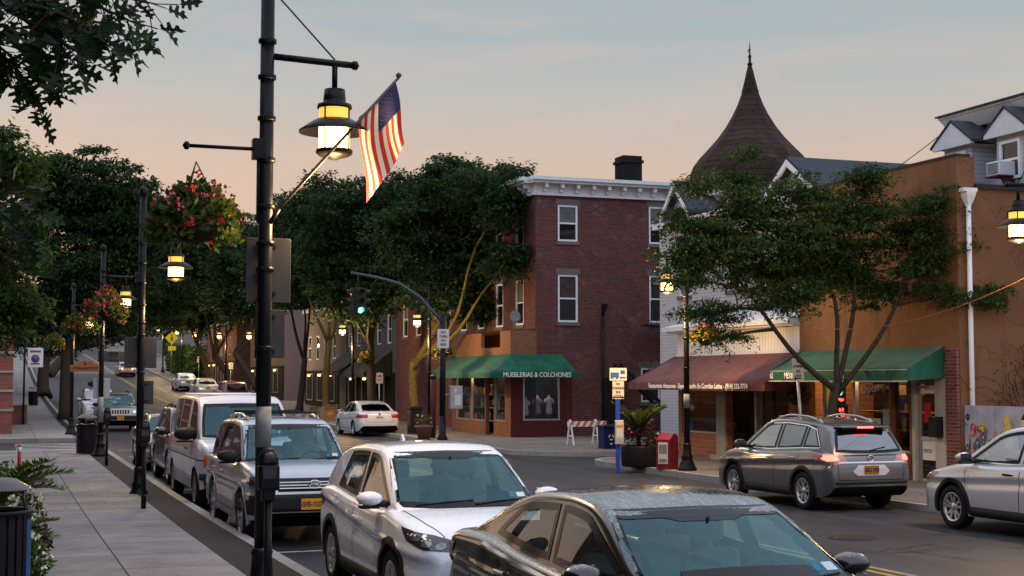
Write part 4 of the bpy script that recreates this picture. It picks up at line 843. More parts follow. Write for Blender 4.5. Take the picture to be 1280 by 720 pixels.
# ---------------- flag on the first lamp
M_fr = M_fw = None
def cloth(name, c):
    m = bpy.data.materials.new(name); m.use_nodes = True; n = NT(m.node_tree); n.n.clear()
    d = n.add('ShaderNodeBsdfDiffuse', ins={'Color': (*c, 1)}); tr = n.add('ShaderNodeBsdfTranslucent', ins={'Color': (*c, 1)})
    mx = n.add('ShaderNodeMixShader', ins={0: .85, 1: d.outputs[0], 2: tr.outputs[0]}); n.l.new(mx.outputs[0], n.add('ShaderNodeOutputMaterial').inputs[0]); return m
fm = [cloth('flag_red', (.55, .05, .045)), cloth('flag_white', (.80, .74, .62)), cloth('flag_blue', (.045, .05, .14))]
t = thing('flag', 'stars and stripes flag drooping from a slanted pole on the first lamp', 'flag', (LL[0][0], 13.38, 3.98))
tip = V((1.24, -.12, 1.36)); m = MB(); m.tube([(0.02, 0, -.1), (.1, -.01, .04)], .022, 8); m.build('bracket', M_pole, t); m = MB(); m.tube([(.08, -.01, 0.02), tip*.5+V((.04, 0, .01)), tip], [.017, .016, .014], 10); m.lathe([(0, -.03), (.026, -.012), (.03, .01), (0, .035)], tip+V((0, 0, .02)), n=10); m.build('flag_pole', mat('flag_pole_wood', (.12, .10, .085), .5, var=.2), t)
h1 = tip*.975; h0 = tip*.70; nu, nv = 26, 34; m = MB(); rows = []
for i in range(nu+1):
    u_ = i/nu; base = h1.lerp(h0, u_); row = []
    for j in range(nv+1):
        v_ = j/nv; ln = .82*(.80+.22*u_)
        fold = .05*sin(u_*pi*3.1+v_*1.2)*min(1, v_*2.2); cx = .06*v_*sin(pi*u_*1.0)
        # the fly falls straight down; the hoist folds in on itself towards the bottom
        foot = V((tip.x*.925-.05*u_, -.12, 0)); drop_ = base+V((0, 0, -ln*v_))
        x_ = lerp(drop_.x, foot.x+.04+(.5-u_)*.42, .62*v_**1.3); row.append(V((x_+cx*.2+.02*sin(v_*5+u_*4), drop_.y+fold-.03*v_, drop_.z+.05*(1-u_)*v_)))
    rows.append(row)
for i in range(nu):
    for j in range(nv):
        st = i//2; c_ = 2 if (st < 7 and j < nv*.42) else (0 if st % 2 == 0 else 1)
        m.add([rows[i][j], rows[i+1][j], rows[i+1][j+1], rows[i][j+1]], [(0, 1, 2, 3)], True, c_)
m.build('flag_cloth', fm, t); m = MB()
for a in range(9):
    for c_ in range(6 if a % 2 == 0 else 5):
        fu = (a+1)/10*14/26*nu; fv = (c_+(.5 if a % 2 == 0 else 1.))/6*.40*nv; i, j = int(fu), int(fv); p = rows[i][j].lerp(rows[i+1][j+1], .5); du = (rows[i+1][j]-rows[i][j]).normalized(); dv = (rows[i][j+1]-rows[i][j]).normalized(); nn = du.cross(dv)
        for sg in (-.003, .003): m.poly([p+nn*sg+(du*cos(k*pi/5)+dv*sin(k*pi/5))*(.011 if k % 2 == 0 else .005) for k in range(10)])
m.build('stars', fm[1], t, fix=False)
# ---------------- parking meters
def meter(label, x, y):
    t = thing('parking_meter', label, 'parking meter', (x, y, gl(y)), group='parking meters on the left kerb'); m = MB(); m.tube([(0, 0, 0), (0, 0, 1.06)], .035, 10); m.lathe([(.045, .0), (.045, .22), (.036, .24)], n=10); m.build('post', M_pole, t)
    m = MB(); m.box((0, 0, 1.12), (.12, .1, .12), bev=.015); m.box((0, 0, 1.27), (.19, .13, .24), bev=.03); m.lathe([(.095, 1.38), (.085, 1.46), (.05, 1.52), (0.0, 1.54)], n=16, sy=.7); m.build('head', M_pole, t)
    m = MB(); m.box((0, -.067, 1.31), (.12, .006, .1)); m.lathe([(.07, 1.40), (.066, 1.455), (.045, 1.49)], (0, -.022, 0), n=16, sy=.66); m.build('dial_window', mat('worn_dark_glass', (.05, .05, .052), .3, var=.4, scale=30), t); return t
meter('black parking meter in front of the flag lamp', 2.28, 12.75); meter('black parking meter in front of the second left lamp', 2.42, 25.7); meter('black parking meter nearest the left crossing', 2.72, 39.2)
# ---------------- litter bins on the left pavement
def bin_(label, x, y, s=1., blue=False):
    t = thing('litter_bin', label, 'litter bin', (x, y, gl(y)), group='black slatted litter bins'); m = MB()
    for k in range(22): a = 2*pi*k/22; m.box((.29*cos(a), .29*sin(a), .46), (.018, .062, .86), rz=a)
    m.lathe([(.27, .03), (.27, .88)], n=22); m.build('slats', M_black, t)
    m = MB(); m.lathe([(.30, .86), (.335, .87), (.345, .89), (.335, .91), (.28, .905), (.28, .88)], n=24); m.build('rim', M_black, t)
    m = MB(); m.lathe([(.30, 1.10), (.29, 1.12), (.16, 1.2), (.0, 1.22)], n=24); m.lathe([(0, 1.09), (.30, 1.10)], n=24)
    for k in range(3): a = 2*pi*k/3+.4; m.tube([(.27*cos(a), .27*sin(a), .88), (.24*cos(a), .24*sin(a), 1.11)], .014, 6)
    m.build('lid', mat('bin_lid_grey', (.10, .10, .11), .35, .4), t)
    if blue: m = MB(); m.grid([[(.305*cos(a), .305*sin(a), z_) for a in (-.55, -.4, -.25, -.1)] for z_ in (.08, .82)]); m.build('panel', mat('blue_panel', (.02, .07, .22), .4), t)
    return t
bin_('black litter bin with a round lid and a blue panel by the near plants', .02, 14.6, blue=True); bin_('black litter bin beside the third left lamp', 2.55, 45.3); bin_('distant black litter bin up the left pavement', 2.1, 97)
# ---------------- planting beside the near bin
M_palm = leaf_mat('palm_leaf', (.03, .05, .012, 1), (.07, .10, .02, 1), (.15, .16, .04, 1)); M_purp = leaf_mat('purple_leaf', (.02, .012, .02, 1), (.04, .022, .035, 1), (.07, .03, .05, 1))
def frond(mb, o, d, ln, r_, n=20):
    pts = []; p = V(o); v = V(d).normalized()
    for k in range(n):
        pts.append(p.copy()); p = p+v*ln/n; v = (v+V((0, 0, -.055))).normalized()
    mb.tube(pts, [.012*(1-k/n)+.002 for k in range(n)], 5)
    for k in range(3, n):
        tdir = (pts[k]-pts[k-1]).normalized(); sd_ = tdir.cross(V((0, 0, 1))); sd_ = sd_.normalized() if sd_.length > .01 else V((1, 0, 0))
        for sg in (-1, 1):
            for q in (0, .5): quadleaf(mb, pts[k]-tdir*q*ln/n, tdir*.55+sd_*sg+V((0, 0, .35+r_.uniform(-.25, .25))), V((0, 0, 1)), ln*.32*(1-.5*k/n), .028+.016*ln)
def palm(label, x, y, z, h, ln, seed, n=9, name='palm_plant', dirs=None):
    r_ = random.Random(seed); t = thing(name, label, 'plant', (x, y, z)); m = MB()
    for k in range(n): a = 2*pi*k/n+r_.uniform(-.3, .3); frond(m, (0, 0, h*.2), (cos(a), sin(a), r_.uniform(.5, 1.5)*(1.9 if h == 1.4 else 1)), ln*r_.uniform(.75, 1.1), r_)
    m.build('fronds', M_palm, t); m = MB(); m.tube([(0, 0, -.05), (0, 0, h*.25)], [.07, .05], 8); m.build('stem', M_pot, t); return t
def bush(label, x, y, z, w_, h_, seed, leaf, petals=None, nl=900, nf=60, name='flowering_plant', ls=.07):
    r_ = random.Random(seed); t = thing(name, label, 'plant', (x, y, z)); m = MB(); st = []
    for k in range(nl):
        d = rdir(r_, .25); q = r_.random()**.4; p = V((d.x*w_*q, d.y*w_*q, max(.02, h_*.5+d.z*h_*.6*q))); st.append(p); quadleaf(m, p, rdir(r_, .4), rdir(r_, .6), ls*r_.uniform(.7, 1.5), ls*.55)
    m.build('foliage', leaf, t)
    if petals:
        m = MB()
        for k in range(nf):
            p = st[r_.randrange(nl)]*1.08+V((0, 0, .03))
            for j in range(7): quadleaf(m, p+rdir(r_)*.02, rdir(r_, .4), rdir(r_), .05, .045, mi=k % len(petals))
        m.build('flowers', petals, t)
    return t
m = MB(); m.bb(-1.2, .22, 16.5, 24, .151, .42); tag(m.build('planter_box', M_stone), 'low stone planter holding palms and white flowers at the left edge', 'planter')
palm('spiky yellow green palm in the near left planter', .0, 19.6, .5, 1.5, 1.0, 11, 17); palm('lower palm drooping over the left pavement', .05, 17.0, .45, .4, .72, 12, 13)
bush('white flowering plant under the left palm', .22, 19.4, .42, .38, .5, 13, M_fl, [M_wht], nf=90); bush('white trailing flowers behind the near bin', .3, 15.9, .25, .26, .45, 16, M_fl, [M_wht], nf=40); bush('purple leaved plant at the corner of the left planter', .36, 17.6, .3, .26, .4, 14, M_purp); bush('dark low shrub at the far end of the left planter', -.1, 23.5, .42, .6, .7, 15, M_fl)
t = thing('marker_post', 'thin red post behind the left palm', 'post', (.42, 30.5, .15)); m = MB(); m.tube([(0, 0, 0), (0, 0, .95)], .035, 8); m.build('shaft', mat('red_enamel', (.32, .02, .03), .4), t); m = MB(); m.lathe([(.036, .8), (.036, .9)], n=8); m.build('band', M_trim, t)
t = thing('brick_gate_pier', 'low brick pier with a black sign post on the left pavement', 'pier', (.95, 74, gl(74))); m = MB(); m.box((0, 0, .45), (.75, .75, .9)); m.build('shaft', M_pier, t); m = MB(); m.box((0, 0, .95), (.9, .9, .1), bev=.02); m.build('cap', M_concr, t)
t = thing('hanging_sign', 'small white shop sign on a black post above the brick pier', 'sign', (1.15, 73.3, gl(74))); m = MB(); m.tube([(0, 0, 0), (0, 0, 3.9)], .05, 8); m.tube([(0, 0, 3.8), (.9, 0, 3.8)], .025, 6); m.build('post', M_black, t); m = MB(); m.box((.5, 0, 3.25), (.72, .05, .95), bev=.01); m.build('board', M_trimw, t); m = MB(); m.lathe([(.0, -.03), (.2, -.03), (.2, -.02)], (.5, 0, 3.2), axis='y', n=14); m.box((.5, -.03, 3.55), (.5, .006, .1)); m.box((.5, -.03, 2.95), (.4, .006, .08)); m.build('emblem', mat('sign_blue_red', (.12, .1, .25), .6), t)
# ---------------- right pavement furniture
M_bsign = mat('white_sign_face', (.62, .60, .57), .5, var=.08, scale=9); M_ink = mat('black_ink', (.02, .02, .022), .6, var=0); M_redink = mat('red_ink', (.45, .03, .03), .6, var=0)
def lines_sign(par, lines, size, o, xr=(1, 0, 0), mt=None, sx=.8, lead=1.25):
    for k, s in enumerate(lines): text(s, size, mt or M_ink, par, plane_mw((o[0], o[1], o[2]-k*size*lead), xr, (0, 0, 1)), sx=sx, bold=.003)
def arrow(mb, x, y, z, ln, s=-1, both=False):
    mb.box((x, y, z), (ln, .006, .02)); mb.prism([(x+s*ln*.5, y-.003, z+.045), (x+s*(ln*.5+.06), y-.003, z), (x+s*ln*.5, y-.003, z-.045)], (0, .006, 0))
    if both: mb.prism([(x-s*ln*.5, y-.003, z+.045), (x-s*(ln*.5+.06), y-.003, z), (x-s*ln*.5, y-.003, z-.045)], (0, .006, 0))
t = thing('bus_stop_sign', 'blue bus stop post with a bus picture sign and a timetable case', 'bus stop sign', (15.12, 33.9, .004), rz=R(-8)); m = MB(); m.box((0, 0, 1.3), (.11, .06, 2.6)); m.build('post', mat('blue_enamel', (.025, .06, .42), .4, var=.1), t)
m = MB(); m.box((.0, -.04, 2.54), (.46, .015, .33), bev=.005); m.build('bus_sign', M_bsign, t); m = MB()
m.box((-.09, -.05, 2.53), (.22, .006, .12)); m.box((.12, -.05, 2.60), (.12, .006, .1)); m.box((.12, -.05, 2.46), (.16, .006, .04)); [m.lathe([(.0, -.052), (.035, -.052), (.035, -.045)], (x_, 0, 2.46), axis='y', n=12) for x_ in (-.16, -.03)]; m.build('bus_picture', mat('sign_blue', (.03, .12, .38), .5), t)
m = MB(); m.box((0.0, -.04, 2.13), (.31, .015, .46), bev=.005); m.build('notice_sign', mat('warm_white_sign', (.66, .58, .48), .5, var=.06), t); lines_sign(t, ['NO', 'STANDING', 'BUS', 'STOP'], .085, (0, -.05, 2.29), mt=mat('sign_ink_soft', (.12, .07, .05), .6, var=0)); m = MB(); arrow(m, 0, -.05, 1.945, .2, both=True); m.build('arrow', M_ink, t)
m = MB(); m.box((.02, -.06, 1.05), (.24, .06, .62), bev=.01); m.build('timetable_case', M_alu, t); m = MB(); m.box((.02, -.093, 1.12), (.18, .006, .42)); m.build('timetable', M_bsign, t); m = MB(); m.box((.02, -.098, 1.2), (.16, .004, .07)); m.build('timetable_band', mat('orange_band', (.6, .22, .04), .6), t)
t = thing('round_planter', 'round dark planter with a spiky palm and flowers at the alley corner', 'planter', (15.85, 34.1, .146)); m = MB(); m.lathe([(.46, 0), (.50, .04), (.52, .5), (.52, .54), (.47, .54), (.46, .46), (0, .46)], n=28); m.build('tub', mat('dark_tub', (.022, .02, .02), .5, var=.2), t)
palm('pale green spiky palm standing in the round planter', 15.8, 34.1, .62, 1.4, 1.15, 21, 13)
bush('dark flowering plants around the palm in the round planter', 15.75, 34.05, .6, .62, .62, 22, M_purp, [M_pink, M_purp], nl=900, nf=30); bush('white flowering sprig at the right of the round planter', 16.15, 33.8, .58, .28, .35, 23, M_fl, [M_wht], nl=400, nf=10)
t = thing('newspaper_box', 'maroon newspaper box with paper fronts beside the right lamp', 'newspaper box', (15.97, 32.75, .146), rz=R(-60)); t.scale = (.68, .68, .75); m = MB()
m.prism([(-.3, -.28, .0), (-.3, -.28, 1.0), (-.3, .02, 1.22), (-.3, .28, 1.12), (-.3, .28, .0)], (.6, 0, 0)); m.build('case', mat('maroon_enamel', (.20, .018, .03), .35, var=.12), t)
m = MB(); m.box((0, -.285, .55), (.42, .01, .72), bev=.003); m.build('front_window', M_bsign, t); m = MB(); m.box((0, -.292, .68), (.34, .006, .3)); m.build('front_page', mat('newsprint', (.22, .2, .17), .7, var=.6, scale=22), t); m = MB(); m.box((0, -.292, .3), (.34, .006, .12)); m.build('price_card', MC['newsprint'], t); m = MB(); m.box((-.304, .02, .58), (.01, .34, .74)); m.build('side_window', M_bsign, t); m = MB(); m.box((-.311, .02, .6), (.006, .26, .5)); m.build('side_page', MC['newsprint'], t)
t = thing('parking_sign', 'white no stopping sign on a leaning grey post before the deli', 'parking sign', (17.35, 28.6, .146), rz=R(8)); m = MB(); m.tube([(0.1, 0, 0), (-.12, 0, 2.75)], .035, 8); m.build('post', M_alu, t); m = MB(); m.box((-.11, -.05, 2.5), (.32, .012, .52), bev=.01, ry=-.07); m.build('plate', M_bsign, t)
lines_sign(t, ['NO', 'STOPPING', 'BUS', 'STOP'], .088, (-.11, -.06, 2.67), mt=mat('purple_ink', (.06, .04, .12), .6, var=0), sx=.72); m = MB(); arrow(m, -.1, -.06, 2.29, .16); m.build('arrow', M_ink, t)
t = thing('traffic_barricade', 'white A frame barricade with an orange and white striped board', 'barricade', (19.15, 46.0, .13), rz=R(4)); t.scale = (.82, .82, .8); m = MB()
for sx_ in (-.55, .65):
    for sy_ in (-.32, .32): m.prism([(sx_-.03, sy_-.03, 0), (sx_+.03, sy_-.03, 0), (sx_+.03, -.03*(1 if sy_ < 0 else -1), 1.12), (sx_-.03, -.03*(1 if sy_ < 0 else -1), 1.12)], (0, .05, 0))
    m.box((sx_, 0, .42), (.04, .5, .05))
m.build('legs', M_trimw, t); m = MB(); m.box((.2, -.08, .93), (1.85, .025, .24)); m.build('board', M_trimw, t); m = MB()
for k in range(6): x_ = -.68+k*.31; m.prism([(x_, -.095, .812), (x_+.15, -.095, .812), (x_+.30, -.095, 1.048), (x_+.15, -.095, 1.048)][::-1], (0, .002, 0))
m.build('stripes', mat('orange_stripe', (.62, .13, .03), .5, var=.1), t)
t = thing('recycling_bin', 'blue wheeled recycling bin with a white emblem by the barricade', 'recycling bin', (18.9, 43.2, .06)); t.scale = (.85, .85, .85); m = MB(); m.prism([(-.26, -.3, .0), (.26, -.3, 0), (.32, -.36, .92), (-.32, -.36, .92)], (0, .6, 0)); m.build('body', mat('blue_plastic', (.008, .018, .075), .45, var=.1), t); m = MB(); m.box((0, -.05, .97), (.7, .76, .1), bev=.03); m.build('lid', MC['blue_plastic'], t)
m = MB()
for k in range(3): a = k*2*pi/3+.5; m.box((.09*cos(a), -.345, .55+.09*sin(a)), (.12, .01, .035), ry=-(a+pi/2))
m.box((0, -.34, .3), (.1, .01, .05)); m.build('emblem', M_trimw, t)
# ---------------- signal on the far corner
M_sig = mat('signal_case', (.02, .03, .024), .4, var=.1); M_gl = emis('signal_green', (.05, 1, .45), 14); M_off = mat('signal_off_lens', (.04, .008, .006), .2)
t = thing('traffic_signal', 'mast arm traffic signal showing green over the crossing', 'traffic signal', (15.72, 51.4, .146)); m = MB(); m.lathe([(.2, 0), (.2, .1), (.13, .2), (.12, .9)], n=14); m.tube([(0, 0, .2), (0, 0, 4.75)], [.12, .105], 14); m.build('post', M_pole, t)
m = MB(); m.tube([(0, 0, 4.4), (-.3, 0, 4.72), (-.9, 0, 5.35), (-1.7, 0, 5.85), (-2.5, 0, 6.05), (-3.55, 0, 6.22)], [.085, .08, .072, .065, .058, .05], 10); m.build('mast_arm', mat('signal_arm_grey', (.07, .085, .1), .4, .3), t)
H = thing('signal_head', None, None, (-3.28, 0, 4.65)); H.parent = t; H.rotation_euler = (0, 0, R(4))
m = MB(); m.tube([(0, 0, 1.0), (0, 0, 1.52)], .03, 6)
for a in range(4): m.box((.17*cos(a*pi/2-pi/2), .17*sin(a*pi/2-pi/2), .5), (.28, .2, 1.0) if a % 2 == 0 else (.2, .28, 1.0), bev=.02)
m.build('case', M_sig, H); m = MB(); mo = []; mg = MB()
for a in range(4):
    an = a*pi/2-pi/2; d = V((cos(an), sin(an), 0)); s_ = V((-sin(an), cos(an), 0))
    for k, z_ in enumerate((.83, .5, .17)):
        c = d*.272+V((0, 0, z_)); (mg if (k == 2 and a in (0, 2)) or (k == 0 and a in (1, 3)) else mo[len(mo)-1] if mo.append(MB()) is None else None).poly([c+(s_*cos(q*pi/6)+V((0, 0, 1))*sin(q*pi/6))*.10 for q in range(12)])
        if a in (1, 3) and k == 0: pass
        rows = [[c+(s_*cos(lerp(-.5, pi+.5, q/12))+V((0, 0, 1))*sin(lerp(-.5, pi+.5, q/12)))*.115+d*(x_*(1-.35*abs(q-6)/6)) for q in range(13)] for x_ in (0, .22)]
        m.grid(rows)
m.build('visor', M_sig, H, fix=False); [q.build('dark_lens', M_off, H) for q in mo if q.v]
mgG, mgR = MB(), MB()
for f_ in mg.f:
    pts = [V(mg.v[i]) for i in f_]; (mgG if pts[0].z < .4 else mgR).poly(pts)
mgG.build('green_lens', M_gl, H); mgR.build('red_lens', emis('signal_red', (1, .05, .03), 5), H)
t2 = thing('turn_sign', 'white no turn on red sign strapped to the signal post', 'sign', (15.68, 51.2, 3.95)); m = MB(); m.box((0, 0, 0), (.46, .015, .72), bev=.02); m.build('plate', M_bsign, t2); lines_sign(t2, ['NO', 'TURN', 'ON', 'RED'], .125, (0, -.012, .235), sx=.95, lead=1.22)
t2 = thing('signal_cabinet', 'grey metal control cabinet strapped to the signal post', 'cabinet', (16.18, 51.2, 1.75)); m = MB(); m.box((0, 0, 0), (.46, .3, .86), bev=.02); m.tube([(-.2, .1, .1), (-.4, .15, .1)], .03, 6); m.build('case', M_signalu, t2); m = MB(); m.box((.04, -.155, -.1), (.24, .01, .4)); m.box((-.05, -.155, .25), (.1, .01, .14)); m.build('label', M_bsign, t2)
t2 = thing('flower_pot', 'terracotta pot of flowers beside the signal post', 'flower pot', (15.35, 52.6, .146)); m = MB(); m.lathe([(.22, 0), (.32, .42), (.36, .44), (.36, .52), (.3, .52), (.29, .46), (0, .46)], n=18); m.build('pot', mat('terracotta', (.22, .11, .085), .8, var=.15), t2); bush('leafy flowers growing in the terracotta pot', 15.35, 52.6, .6, .36, .45, 31, M_fl, [M_red, M_wht], nl=350, nf=18)
t2 = thing('bollard', 'slim maroon post beside the signal post', 'post', (15.95, 53.4, .146)); m = MB(); m.tube([(0, 0, 0), (0, 0, 2.3)], .11, 12); m.build('shaft', mat('maroon_post', (.09, .02, .022), .5), t2); m = MB(); m.lathe([(.11, 2.3), (.13, 2.32), (.11, 2.42), (0, 2.46)], n=12); m.build('cap', M_black, t2)
t2 = thing('litter_bin', 'square black litter bin beside the lit tree trunk', 'litter bin', (16.4, 57.6, .15)); m = MB(); m.box((0, 0, .5), (.5, .5, 1.0), bev=.03); m.build('body', M_black, t2); m = MB(); m.box((0, 0, 1.08), (.56, .56, .14), bev=.03); m.build('lid', M_black, t2)
# ---------------- mural fence and its paint
def muralwood():
    m, n, p = new_mat('mural_board_paint'); vec, g = wallvec(n); s = n.add('ShaderNodeSeparateXYZ', ins={0: vec})
    fr = n.math('FRACT', n.math('MULTIPLY', s.outputs[0], .82)); seam = n.math('LESS_THAN', fr, .012)
    ns = n.add('ShaderNodeTexNoise', ins={'Vector': vec, 'Scale': 2.2, 'Detail': 7, 'Roughness': .65})
    c = n.ramp(ns.outputs[0], [(.3, (.26, .30, .42, 1)), (.52, (.36, .38, .47, 1)), (.7, (.48, .46, .50, 1))]); c = n.mix(n.math('MULTIPLY', seam, .7), c, (.08, .09, .12, 1)); n.l.new(c, p.inputs['Base Color']); p.inputs['Roughness'].default_value = .65; return m
t = thing('mural_fence', 'pale blue board fence painted with flowers figures and a lighthouse', 'fence', (19.45, 25.45, 0)); m = MB(); m.bb(0, .06, -9, 0, .1, 1.86); m.build('boards', muralwood(), t)
m = MB(); [m.bb(.06, .16, -k*1.8-.1, -k*1.8, .0, 1.84) for k in range(5)]; m.build('post', M_black, t)
r_ = random.Random(9); dk = 0
def blot(mb, y, z, ry, rz_, mi, n=12, lay=1, rg=.25):
    global dk; dk += 1; mb.poly([(-.003-.0006*dk, y+ry*cos(k*2*pi/n)*r_.uniform(1-rg, 1+rg), z+rz_*sin(k*2*pi/n)*r_.uniform(1-rg, 1+rg)) for k in range(n)], mi=mi)
mm = [mat('mural_red', (.32, .03, .06), .6, var=.4, scale=25), mat('mural_pink', (.5, .14, .22), .6, var=.4, scale=25), mat('mural_blue', (.05, .10, .2), .6, var=.5, scale=25), mat('mural_green', (.04, .10, .05), .6, var=.4, scale=25), mat('mural_yellow', (.55, .45, .10), .6, var=.3, scale=25), mat('mural_black', (.02, .02, .03), .6), mat('mural_cream', (.6, .5, .38), .6, var=.2, scale=25)]
m = MB()
for k in range(26): y_ = -.12-r_.random()*.95; z_ = .3+r_.random()*.9; blot(m, y_, z_, .022, .14+.1*r_.random(), 3, 8)
for y_, z_, s_, c_ in ((-.13, 1.62, .06, 5), (-.30, 1.38, .10, 0), (-.27, 1.30, .08, 1), (-.33, 1.42, .05, 1), (-.47, 1.26, .07, 1), (-.49, 1.38, .05, 0), (-.46, 1.08, .09, 2), (-.66, 1.2, .09, 2), (-.68, 1.1, .06, 2), (-.60, 1.44, .08, 4), (-.66, 1.36, .04, 4), (-.76, 1.35, .05, 0), (-.16, .96, .08, 2), (-.32, .9, .07, 1), (-.35, .82, .05, 0), (-.52, .86, .05, 1), (-.2, .7, .06, 3), (-.6, .6, .08, 3), (-.4, .55, .08, 3), (-1.1, 1.3, .05, 1), (-.96, .75, .09, 2), (-1.12, .6, .08, 3)):
    for q in range(5): a = q*1.256; blot(m, y_+s_*.55*cos(a), z_+s_*.6*sin(a), s_*.55, s_*.55, c_, 8)
    blot(m, y_, z_, s_*.3, s_*.3, 4 if c_ != 4 else 0, 7)
m.build('painted_flowers', mm, t, fix=False); m = MB()
for y_ in (-.98, -1.2): blot(m, y_, .80, .13, .22, 0, 14, rg=.12); blot(m, y_+.02, 1.08, .10, .09, 5, 14, rg=.1); blot(m, y_+.01, 1.04, .06, .07, 6, 12, rg=.1)
blot(m, -1.36, 1.0, .2, .32, 0, 14, rg=.12); blot(m, -1.62, 1.0, .2, .3, 0, 14, rg=.12); blot(m, -1.52, 1.25, .16, .28, 4, 12, rg=.1); blot(m, -1.49, 1.5, .08, .1, 6, 12, rg=.05); blot(m, -1.48, 1.55, .09, .14, 4, 12, rg=.08); blot(m, -1.54, .7, .2, .3, 3, 12, rg=.1)
m.build('painted_figures', mm, t, fix=False); m = MB(); dk += 3
yl = -1.98; m.poly([(-.09, yl+.14, .2), (-.09, yl+.10, 1.36), (-.09, yl-.10, 1.36), (-.09, yl-.14, .2)], mi=6); m.poly([(-.09, yl+.07, 1.42), (-.09, yl+.07, 1.6), (-.09, yl-.07, 1.6), (-.09, yl-.07, 1.42)], mi=6); m.poly([(-.092, yl+.09, 1.6), (-.092, yl, 1.72), (-.092, yl-.09, 1.6)], mi=5)
for z_ in (1.36, 1.42): m.poly([(-.092, yl+.15, z_), (-.092, yl+.15, z_+.035), (-.092, yl-.15, z_+.035), (-.092, yl-.15, z_)], mi=5)
for z_ in (.55, .9): m.poly([(-.094, yl+.04, z_), (-.094, yl+.04, z_+.13), (-.094, yl-.02, z_+.13), (-.094, yl-.02, z_)], mi=5)
m.build('painted_lighthouse', mm, t, fix=False)
# vines on the tan wall, cable across the street
t = thing('climbing_vine', 'bare brown vine climbing the tan end wall above the mural fence', 'vine', (21, 25.44, 1.2)); m = MB(); r_ = random.Random(17)
for k in range(46):
    p = V((r_.uniform(-.8, 1.8), 0, r_.uniform(-.3, .5))); pts = [p.copy()]; v = V((r_.uniform(-.4, .4), 0, 1))
    for j in range(14): v = (v+V((r_.uniform(-.7, .7), 0, r_.uniform(-.35, .3)))).normalized(); p = p+v*.12; p.y = -.03-r_.random()*.05; pts.append(p.copy())
    m.tube(pts, .008, 4, caps=False)
m.build('stems', mat('vine_bark', (.07, .04, .025), .9, var=.3), t); m = MB()
for k in range(420): quadleaf(m, V((r_.uniform(-.9, 2.2), -.05-.05*r_.random(), r_.uniform(-.2, 1.9)*r_.random()**.3)), rdir(r_), rdir(r_), .06, .04)
m.build('leaves', leaf_mat('vine_leaf', (.03, .02, .012, 1), (.06, .035, .018, 1), (.08, .06, .02, 1)), t)
def cable(label, a, c, sag, r0, mt, name='cable'):
    a, c = V(a), V(c); t = thing(name, label, 'cable', a); m = MB(); m.tube([a.lerp(c, k/24)-a-V((0, 0, sag*4*(k/24)*(1-k/24))) for k in range(25)], r0, 6); m.build('wire', mt, t)
cable('orange cable sagging from the right lamp to the tree before the deli', (16.0, 18.9, 4.2), (17.6, 28.4, 3.6), .35, .008, mat('orange_cable', (.34, .12, .04), .6)); cable('thin wire rising to the eaves of the mansard house', (24.0, 31.8, 9.2), (27, 44, 8.2), .25, .012, M_black)
# far street furniture
t = thing('pedestrian_sign', 'yellow diamond pedestrian crossing sign far up the street', 'road sign', (17.0, 153, gl(153))); m = MB(); m.tube([(0, 0, 0), (0, 0, 4.3)], .05, 6); m.build('post', M_alu, t); m = MB(); m.box((0, -.08, 3.8), (.98, .02, .98), ry=pi/4); m.box((.05, -.08, 2.7), (.8, .02, .45)); m.build('plate', emis('yellow_sign', (1, .75, .02), .25, (.8, .62, .03)), t)
m = MB(); m.lathe([(0, -.1), (.07, -.1), (.07, -.09)], (0, 0, 4.1), axis='y', n=10); m.tube([(0, -.1, 4.0), (0.02, -.1, 3.75), (.15, -.1, 3.45)], .05, 6); m.tube([(0, -.1, 3.75), (-.14, -.1, 3.45)], .05, 6); m.tube([(-.15, -.1, 3.8), (.16, -.1, 3.85)], .035, 6); m.build('walking_figure', M_ink, t)
for k, (x_, y_) in enumerate(((17.2, 66.6), (17.0, 97), (17.0, 112), (17.0, 131))):
    t = thing('parking_sign', ('small white parking sign on the lamp before the black awnings', 'small parking sign behind the dark parked suv', 'small parking sign beside the silver parked sedan', 'small parking sign near the clipped hedge')[k], 'parking sign', (x_, y_, gl(y_)), group='small parking signs up the street'); m = MB(); m.tube([(0, 0, 0), (0, 0, 2.6)], .03, 6); m.build('post', M_alu, t); m = MB(); m.box((0, -.05, 2.3), (.32, .015, .5)); m.build('plate', M_bsign, t); m = MB(); m.box((0, -.06, 2.4), (.2, .004, .08)); m.box((0, -.06, 2.22), (.2, .004, .05)); m.build('letters', M_redink, t)
def boxes():
    r_ = random.Random(4)
    for k, (x_, y_, s_, lab) in enumerate(((16.9, 76.5, .7, 'open cardboard box at the kerb beyond the white sedan'), (17.3, 78, .8, 'tall cardboard box standing behind the open box'), (16.6, 79.5, .6, 'cardboard box at the far end of the kerbside boxes'))):
        t = thing('cardboard_box', lab, 'box', (x_, y_, gl(y_)), rz=r_.random(), group='cardboard boxes on the kerb'); m = MB(); m.box((0, 0, s_*.4), (s_, s_*.7, s_*.8)); m.build('carton', mat('cardboard', (.36, .22, .11), .8, var=.12), t); m = MB(); m.box((0, -s_*.42, s_*.83), (s_, .22, .01), rx=-.6); m.box((0, -s_*.355, s_*.45), (s_*.5, .01, s_*.3)); m.build('flap', mat('cardboard_pale', (.5, .38, .26), .8), t)
boxes()
t = thing('drain_grate', 'iron drain grate at the kerb beside the white suv', 'drain grate', (3.75, 19.2, .004)); m = MB()
for k in range(7): m.box((-.27+k*.09, 0, .012), (.035, .62, .02))
for yy in (-.31, -.1, .1, .31): m.box((0, yy, .011), (.62, .05, .018))
m.build('bars', mat('cast_iron', (.03, .03, .03), .5, .5), t); m = MB(); m.box((0, 0, .002), (.64, .66, .002)); m.build('pit', M_dark, t)
r_ = random.Random(77); m = MB()
